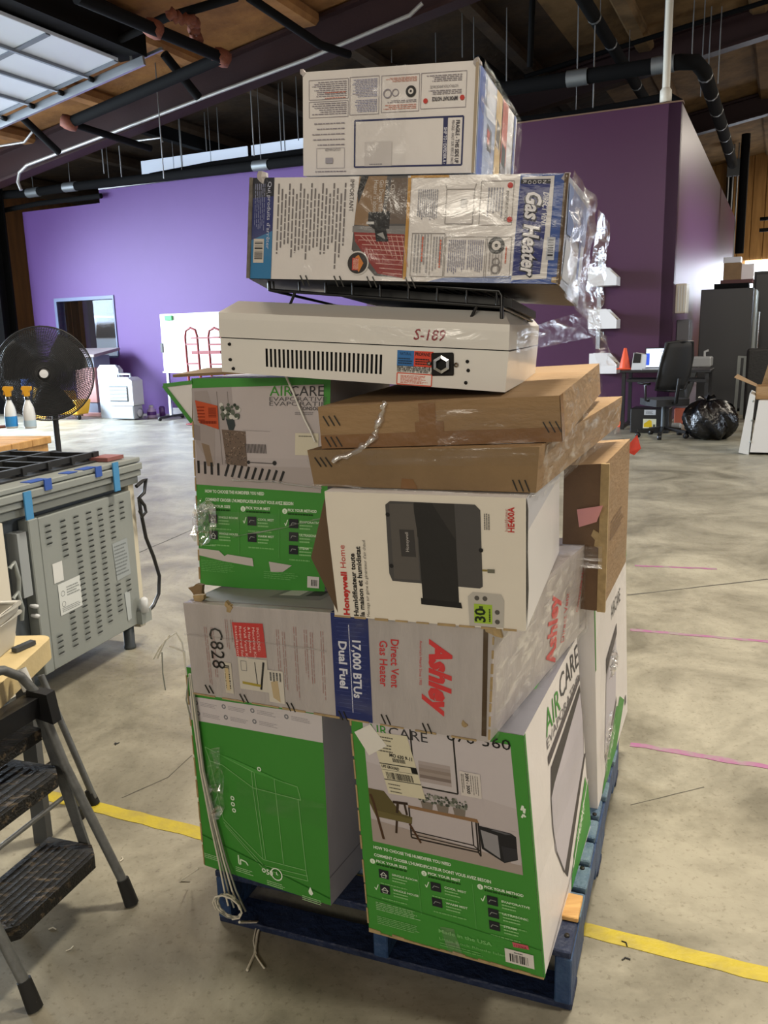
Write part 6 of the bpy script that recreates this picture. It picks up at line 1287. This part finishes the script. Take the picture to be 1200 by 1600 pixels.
mb = MB(); wbox(mb, .002, x1_, 1.0, 1.45, a.z, b.z, PLG); mb.build('basin', df, bevel=.02); mb = MB(); mb.prism([W(.002, 1.05, a.z), W(x1_-.2, 1.05, a.z), W(.15, 1.05, a.z-.6), W(.002, 1.05, a.z-.6)], EY*.35, STEELD); mb.build('bracket', df)
mb = MB(); mb.tube([W(x1_-.12, 1.2, b.z), W(x1_-.12, 1.2, b.z+.08), W(x1_-.06, 1.2, b.z+.1)], .02, PLW, 8); mb.build('spout', df)
# tall grey cabinet
cq = lw(atz(1086, 642)); gx0, gx1 = cq.x, lw(atw(1169, 600, cq.y)).x; gz = lw(atw(1090, 453, cq.y)).z
GCAB = mat('charcoal_cabinet', '#3d3e40', .45, .2)
gc = thing('tall_cabinet', 'tall charcoal grey cabinet standing behind the bag and chair at right', 'cabinet', W((gx0+gx1)/2, cq.y+.4, 0))
mb = MB(); wbox(mb, gx0, gx1, cq.y, cq.y+.9, .05, gz, GCAB); mb.build('body', gc, bevel=.01)
mb = MB(); wbox(mb, gx0+.02, gx1-.02, cq.y+.02, cq.y+.88, 0, .05, BLK); mb.build('plinth', gc)
for k in range(2): mb = MB(); wbox(mb, gx1+.002, gx1+.05, cq.y+.02+.44*k, cq.y+.45+.44*k, .08, gz-.03, STEELG); d_ = mb.build('door', gc, bevel=.01); mb = MB(); mb.tube([W(gx1+.09, cq.y+.4+.1*k, 1.0), W(gx1+.09, cq.y+.4+.1*k, gz-.4)], .018, CHROME, 8); mb.build('handle', d_)
mb = MB(); wbox(mb, gx0+.2, gx1-.1, cq.y+.1, cq.y+.8, gz, gz+.09, BLK); mb.build('top_hinge_cover', gc)
tz = gz+.091; ty = cq.y+.2
for nm, lb, a, b, c_, m in (('brown_carton', 'brown carton on top of the tall grey cabinet', 1130, 1158, (432, 417), KRAFTD), ('white_carton', 'pale carton on top of the tall cabinet, right one', 1158, 1178, (432, 418), WHITEB)):
    xa, xb = lw(atw(a, 430, ty)).x, lw(atw(b, 430, ty)).x; za, zb = lw(atw(a, c_[0], ty)).z, lw(atw(a, c_[1], ty)).z
    mb = MB(); wbox(mb, xa, xb, ty, ty+.3, tz+.06, zb+.06, m); tag(mb.build(nm, bevel=.006, loc=W(xa, ty, tz)), lb, 'box')
xa, xb = lw(atw(1126, 438, ty)).x, lw(atw(1176, 438, ty)).x
mb = MB(); wbox(mb, xa, xb, ty-.05, ty+.4, tz, tz+.06, mat('maroon_tray', '#4d2224', .5)); tag(mb.build('maroon_tray', loc=W(xa, ty, tz)), 'flat maroon tray under the cartons on the tall cabinet', 'tray')
mb = MB(); xa, xb = lw(atw(1130, 412, ty)).x, lw(atw(1158, 412, ty)).x; zz = lw(atw(1130, 417, ty)).z; wbox(mb, xa, xb, ty+.02, ty+.28, zz+.062, zz+.16, PLW); tag(mb.build('white_carton', bevel=.006, loc=W(xa, ty, zz)), 'flat white carton lying on the brown carton on the tall cabinet', 'box')
# black refrigerator to the right, in the dark
mb = MB(); xa = lw(atw(1177, 430, cq.y+2)).x; zz = lw(atw(1180, 424, cq.y+2)).z; wbox(mb, xa, xa+1.2, cq.y+2, cq.y+2.8, 0.0, zz, mat('black_cabinet', '#18181a', .4)); r_ = thing('black_cabinet', 'tall black cabinet half hidden behind the charcoal cabinet at the right edge', 'cabinet', W(xa, cq.y+2.2, 0)); mb.build('body', r_, bevel=.01)
mb = MB(); wbox(mb, xa+.05, xa+.58, cq.y+1.96, cq.y+2, .1, zz-.05, mat('black_door', '#202023', .35)); mb.build('door', r_, bevel=.01)
# trash bag
bc_ = atz(1112, 690); BAG = mat('bin_liner', '#0c0c0e', .22, bump=1.0, bs=14)
rnd = random.Random(12); ph = [(rnd.uniform(0, 6.28), rnd.uniform(2, 9), rnd.uniform(2, 7), rnd.uniform(.01, .035)) for _ in range(9)]
def bagp(u, v):
    a = 2*math.pi*u; t = math.pi*v; s = math.sin(t); z = -math.cos(t)
    d = 1+sum(k*math.sin(m*a+p+n*t) for p, m, n, k in ph)*min(1, s*1.5)
    d += .035*math.sin(17*a+9*t)*s+.025*math.sin(29*a-13*t)*s; x = .34*s*d*math.cos(a); y = .32*s*d*math.sin(a); zz = max(0, .25+.27*z*d+.03*math.sin(7*a+3*t)*s)
    return bc_ + V((x+.09, y+.3, zz))
mb = MB(); mb.grid(bagp, 72, 36, BAG); bg_ = thing('trash_bag', 'shiny black bin bag slumped on the floor right of the office chair', 'bag', bc_+V((0, .3, 0))); mb.build('bag', bg_)
mb = MB()
rnd = random.Random(2)
for k in range(7):
    a = k*.9; p = bc_+V((.02, .3, .52)); mb.add([p, p+V((.10*math.cos(a), .10*math.sin(a), .05+.04*rnd.random())), p+V((.12*math.cos(a+.6), .12*math.sin(a+.6), .03))], [(0, 1, 2)], BAG)
mb.build('tied_top', bg_)
# things at the right edge
a = lw(atz(1150, 640)); GSH = STEELG
sh = thing('steel_frame', 'grey folded steel trolley standing between the tall cabinet and the white appliance', 'frame', W(a.x, a.y, 0))  # grey metal frame, uprights joined by a top bar
p = atz(1148, 648); 
for dx, t in ((0, .05), (.10, .06), (.2, .03)): mb = MB(); mb.bar(p+EX*dx, p+EX*(dx+.02)+EZ*(.98-.1*dx), t, .03, GSH, EY); mb.build('upright', sh)
mb = MB(); mb.bar(p+EZ*.97, p+EX*.24+EZ*.95, .04, .03, GSH); mb.build('top_bar', sh)
p = atz(1166, 655); tv = thing('black_case', 'large black padded case standing behind the cardboard box at the right edge', 'case', p)
mb = MB(); mb.box(p+EX*.5+EZ*.56, (1.1, .25, 1.12), mat('black_case_m', '#17181a', .5, bump=.2), RB); mb.build('body', tv, bevel=.04, seg=2)
mb = MB(); mb.box(p+EX*.42+EZ*1.14, (.3, .2, .03), PLW, RB); mb.build('white_sheet', tv)
wa = atz(1154, 709); wl = lw(wa); WAP = mat('appliance_white', '#c9c9c9', .4)
ap = thing('white_appliance', 'white appliance lying on the floor at the right edge under a cardboard box', 'appliance', wa+EX*.4)
hx = lw(atw(1165, 625, wl.y)).z
mb = MB(); mb.prism([W(wl.x+.12, wl.y-.05, .03), W(wl.x+1.2, wl.y-.05, .03), W(wl.x+1.2, wl.y-.05, hx), W(wl.x+.18, wl.y-.05, hx)], EY*.6, WAP); mb.build('body', ap, bevel=.01)
mb = MB(); mb.prism([W(wl.x, wl.y-.05, .02), W(wl.x+.11, wl.y-.05, .0), W(wl.x+.14, wl.y-.05, hx+.05), W(wl.x+.08, wl.y-.05, hx+.08)], EY*.6, PLW); fl_ = mb.build('side_flange', ap, bevel=.008)
for z in (.15, .4, .62): mb = MB(); mb.lathe([(0, .006), (.012, .004), (.014, 0)], STEELG, W(wl.x+.12, wl.y-.051, z), -EY, 8); mb.build('bolt', fl_)
cb = thing('cardboard_box', 'open brown cardboard box standing on the white appliance at the right edge', 'box', W(wl.x+.6, wl.y+.2, hx)); cx0 = lw(atw(1179, 640, wl.y+.05)).x; cz1 = lw(atw(1179, 604, wl.y+.05)).z
mb = MB(); 
for q in ((cx0, cx0+.7, wl.y+.05, wl.y+.06), (cx0, cx0+.7, wl.y+.45, wl.y+.46), (cx0, cx0+.01, wl.y+.05, wl.y+.46), (cx0+.69, cx0+.7, wl.y+.05, wl.y+.46)): wbox(mb, *q, hx+.002, cz1, KRAFT)
wbox(mb, cx0, cx0+.7, wl.y+.05, wl.y+.46, hx+.002, hx+.01, KRAFT); mb.build('body', cb)
mb = MB(); mb.prism([W(cx0, wl.y+.05, cz1), W(cx0, wl.y+.45, cz1), W(cx0-.22, wl.y+.42, cz1+.12), W(cx0-.24, wl.y+.08, cz1+.10)], EZ*.006, KRAFT); mb.build('flap', cb)
mb = MB(); mb.prism([W(cx0+.05, wl.y+.46, cz1), W(cx0+.7, wl.y+.46, cz1), W(cx0+.75, wl.y+.5, cz1+.35), W(cx0+.12, wl.y+.5, cz1+.3)], EY*.006, KRAFTD); mb.build('flap', cb)
# electrical boxes and conduits on the far boards
x, z = lw(atw(1134, 245, 16)).x, lw(atw(1134, 268, 16)).z
eb = thing('junction_box', 'small grey junction box with conduits high on the far wall at right', 'electrical box', W(x, 16.9, z))
mb = MB(); wbox(mb, x, x+.4, 16.9, 17.1, z, z+.5, GRAYP); mb.build('housing', eb)
for dx in (.05, .18, .32): mb = MB(); mb.tube([W(x+dx, 17, z), W(x+dx, 17, z-3)], .03, RODM, 6); mb.build('conduit', eb); mb = MB(); mb.tube([W(x+dx, 17, z+.5), W(x+dx, 17, z+1.3)], .025, RODM, 6); mb.build('conduit', eb)
for k, xx in enumerate((-.6, 2.7)):
    mb = MB(); wbox(mb, xx, xx+.22, 19.3, 19.7, 0, 8.5, BLK); struct(mb.build('trim_%d' % (13+k)))
# litter on the floor and twine
TW = mat('white_twine', '#cfc9b8', .8)
# ---------------------------------------------------------------- stretch film and twine round the stack
FILM = film_mat('stretch_film', .012, .07, scale=(4, 4, 9)); FILM2 = film_mat('film_folds', .08, .6, .1, scale=(6, 6, 22)); FILM3 = film_mat('film_heavy', .30, .6, .09, scale=(5, 5, 14))
wrap = thing('stretch_wrap', 'clear plastic stretch film wound round the stacked cartons', 'plastic wrap', (.2, 1.9, ZP))
def sheet(P, nx, ny, amp, m, name='film_sheet', seed=1, off=.006, edge=.0):
    P = [V(p) for p in P]; n = (P[3]-P[0]).cross(P[1]-P[0]).normalized(); rnd = random.Random(seed)
    ph = [(rnd.uniform(0, 6), rnd.uniform(2, 14), rnd.uniform(6, 30), rnd.uniform(.3, 1)) for _ in range(6)]
    def fn(u, v):
        p = (P[0]*(1-u)+P[1]*u)*(1-v)+(P[3]*(1-u)+P[2]*u)*v
        d = sum(k*math.sin(a*u+b*v+c) for c, a, b, k in ph)/3
        return p + n*(off+amp*(.5+.5*d))
    mb = MB(); mb.grid(fn, nx, ny, m); return mb.build(name, wrap)
def fquad(F, u0, v0, u1, v1): return [F.p(u0, v0), F.p(u1, v0), F.p(u1, v1), F.p(u0, v1)]
sheet(fquad(Mc.R, -.02, -.02, 1.05, 1.1), 18, 16, .016, FILM3, seed=3)
sheet(fquad(Nc.R, 0, 0, 1, 1), 14, 12, .008, FILM2, seed=4)
sheet(fquad(Mc.F, 0, 0, 1, 1), 30, 14, .003, FILM, seed=5, off=.004)
sheet(fquad(Nc.F, .3, 0, .62, 1), 12, 14, .003, FILM, seed=6, off=.004)
sheet(fquad(Jc.R, 0, -.1, .9, 1.0), 14, 8, .008, FILM2, seed=7); sheet(fquad(Ic.R, 0, -.05, .9, 1.1), 14, 8, .008, FILM2, seed=8)
sheet(fquad(Ic.F, 0, .0, 1, .4), 30, 6, .005, FILM, seed=9, off=.005); sheet(fquad(Jc.F, .5, .2, 1.0, 1), 18, 6, .005, FILM, seed=10, off=.005)
sheet(fquad(D.F, 0, 0, 1, 1), 30, 10, .003, FILM, seed=11, off=.005); sheet(fquad(D.R, 0, 0, 1, 1), 16, 10, .006, FILM2, seed=12)
sheet(fquad(B.R, 0, .40, 1, .58), 14, 4, .003, FILM, seed=13); sheet(fquad(C_.R, 0, 0, .9, .95), 14, 16, .01, FILM, seed=14)
sheet(fquad(Hc.R, -.05, 0, 1, 1), 12, 12, .01, FILM, seed=15); sheet(fquad(Hc.F, 0, .55, 1, .7), 6, 4, .004, FILM2, seed=16)
sheet(fquad(Fc.F, 0, .62, .97, .74), 20, 4, .006, FILM, seed=17, off=.008); sheet(fquad(Fc.F, .1, .36, .97, .5), 20, 5, .006, FILM, seed=18, off=.008)
sheet(fquad(A.F, .35, .50, 1.0, .62), 16, 4, .003, FILM, seed=19)
# band over the heater to the right
sheet([kTL-kn*.006+V((0, 0, -.012)), kTR-kn*.006+V((0, 0, -.012)), kTR-kn*.006+V((0, 0, -.045)), kTL-kn*.006+V((0, 0, -.045))], 30, 4, .003, FILM, seed=20)
q = Mc.R.p(.75, 1.05)
sheet([kTR+V((.004, 0, -.012)), q+V((.05, .02, .0)), q+V((.06, .02, -.06)), kTR+V((.004, 0, -.05))], 16, 5, .006, FILM2, seed=21)
sheet([Mc.R.p(1, 0)+V((.01, .0, -.02)), Mc.R.p(1, 0)+V((.05, .05, -.05)), Mc.R.p(1, 1)+V((.05, .05, -.04)), Mc.R.p(1, 1)+V((.0, 0, 0))], 6, 14, .012, FILM3, seed=22)
sheet([Mc.R.p(.6, 1.0), Mc.R.p(1.1, 1.0), Jc.R.p(.75, .2)+V((.05, 0, .02)), Jc.R.p(.45, .0)+V((.02, 0, .02))], 10, 14, .02, FILM2, seed=23)
sheet([Jc.R.p(.6, 1.0), Jc.R.p(1.0, 1.0), Hc.R.p(1.0, .1)+V((.03, 0, 0)), Hc.R.p(.3, .02)+V((.02, 0, .02))], 10, 10, .015, FILM, seed=24)
# twisted film ropes and dangling scraps
def rope(pts, r, name='film_rope', m=FILM3, n=6):
    pts = [V(p) for p in pts]; out = []
    for a, b in zip(pts, pts[1:]):
        for k in range(6): out.append(a.lerp(b, k/6)+V((random.uniform(-1, 1), random.uniform(-1, 1), random.uniform(-1, 1)))*r*.5)
    out.append(pts[-1]); mb = MB(); mb.tube(out, [r*random.uniform(.6, 1.3) for _ in out], m, n); return mb.build(name, wrap)
rope([Jc.F.p(.30, -.05, 14), Jc.F.p(.26, .4, 16), Jc.F.p(.24, .75, 14), Jc.F.p(.17, 1.02, 14), Ic.F.p(.12, .3, 20)], .006)
rope([Ic.F.p(0, .95, 14), Ic.F.p(.5, 1.04, 22), Ic.F.p(1, 1.05, 14)], .003, m=FILM2)
rope([Fc.F.p(.70, -.01, 20), Fc.F.p(.92, .28, 30)], .0022, m=mat('tight_film_strand', '#d9d5cd', .3))
rope([D.F.p(0, .33, 12), D.F.p(.3, .34, 14), D.F.p(.5, .36, 12)], .002, m=FILM2)
rope([Fc.F.p(.3, .745, 16), Fc.F.p(.7, .68, 16), Fc.F.p(.97, .63, 16)], .002, m=FILM2)
rope([Fc.F.p(.3, .47, 16), Fc.F.p(.6, .465, 16), Fc.F.p(.97, .49, 16)], .0026, m=FILM3)
def scrap(c, n, r, seed, m=FILM3, name='film_scrap', el=1.6):
    rnd = random.Random(seed); c = V(c); u = V(n).cross(EZ).normalized(); vs = []
    mb = MB()
    def fn(a, b):
        t = 2*math.pi*a; rr = r*b*(.7+.5*rnd.random()*b); return c+u*math.cos(t)*rr+EZ*math.sin(t)*rr*el-u*math.sin(t)*rr*.35+V(n)*(.006+.022*rnd.random())
    mb.grid(fn, 14, 6, m, False); return mb.build(name, wrap)
scrap(Fc.F.p(.09, .69), Fc.F.n, .034, 5); scrap(Fc.F.p(.055, .63), Fc.F.n, .018, 6); scrap(A.F.p(.19, .55), A.F.n, .03, 7, FILM2, el=3.2); scrap(C_.R.p(.32, .40), C_.R.n, .03, 9, FILM3); scrap(C_.R.p(.15, .72), C_.R.n, .05, 10, FILM2)
# twine hanging down the left carton, bundled at the pallet
tw = thing('twine', 'loose white twine hanging down the lower left carton to the pallet and floor', 'twine', atz(395, 1420))
an = A.F.n
def tp(x, y, o=.01): return atpl(x, y, A.BL, A.n)+an*o
def tstr(pts, r=.0022, m=TW): mb = MB(); mb.tube(pts, r, m, 6); mb.build('strand', tw)
GT = mat('grey_twine', '#8a8b80', .8)
tstr([tp(268, 1017, .05), tp(280, 990, .05), tp(288, 982, .03), tp(293, 1000, .02), tp(300, 1050, .02)]); tstr([tp(262, 1018, .05), tp(272, 1000, .05), tp(283, 984, .04)]); tstr([tp(275, 1008, .05), tp(276, 1040, .05), tp(280, 1066, .05)], .0016, GT)
tstr([tp(282, 1000, .04), tp(297, 1014, .02), tp(298, 1035, .02)])
for k in range(4):
    o = k*3; tstr([tp(301+k, 1050, .012), tp(306+k*2, 1110, .012), tp(318+o*.6, 1200, .012), tp(333+o, 1280, .012), tp(347+o*1.3, 1340, .014), tp(362+o*2, 1380, .03), tp(372+o*3, 1400+o, .04)], .0024, GT if k % 2 else TW)
tstr([tp(300, 1055, .014), tp(297, 1090, .014), tp(304, 1120, .014)], .002, GT)
rnd = random.Random(9)
for k in range(6):
    c = V((tp(378, 1395, .05))) ; pts = []
    for j in range(9): t = j/8*math.pi*1.6+k; pts.append(c + A.u*(.035*math.cos(t)*(1+.3*k/6)) + EZ*(.03*math.sin(t)) + an*(.012*k/6))
    tstr(pts, .002, TW if k % 2 else GT)
tstr([tp(392, 1410, .05)+V((0, 0, -.02)), atz(408, 1440, .006), atz(402, 1460, .004), atz(398, 1490, .004), atz(386, 1516, .004)], .0034); tstr([atz(398, 1490, .004), atz(404, 1500, .004), atz(413, 1513, .004)], .0024); tstr([atz(400, 1450, .006), atz(396, 1470, .006), atz(400, 1490, .005)], .002)
tstr([tp(318, 1350, .02), tp(300, 1360, .05), atz(296, 1378, .02)], .0022)
for i, (x, y) in enumerate(((180, 1165), (188, 1347), (103, 1487), (88, 1453), (178, 1163), (980, 1480), (985, 1500))):
    p = atz(x, y); mb = MB(); a = rnd.uniform(0, 3); mb.tube([p+V((0, 0, .002)), p+V((.012*math.cos(a), .012*math.sin(a), .003)), p+V((.02*math.cos(a+.5), .02*math.sin(a+.5), .002))], .0018, BLKP if i in (0, 4, 5, 6) else TW, 5); tag(mb.build('floor_crumb', loc=p), 'tiny crumb of litter on the floor, '+('dark one between range cooker and yellow tape', 'pale one past the yellow tape', 'pale one in front of the ladder', 'pale one under the lowest ladder tread', 'second dark one between cooker and yellow tape', 'dark one right of the pallet', 'lowest dark one right of the pallet')[i], 'litter', 'litter crumbs on the floor')
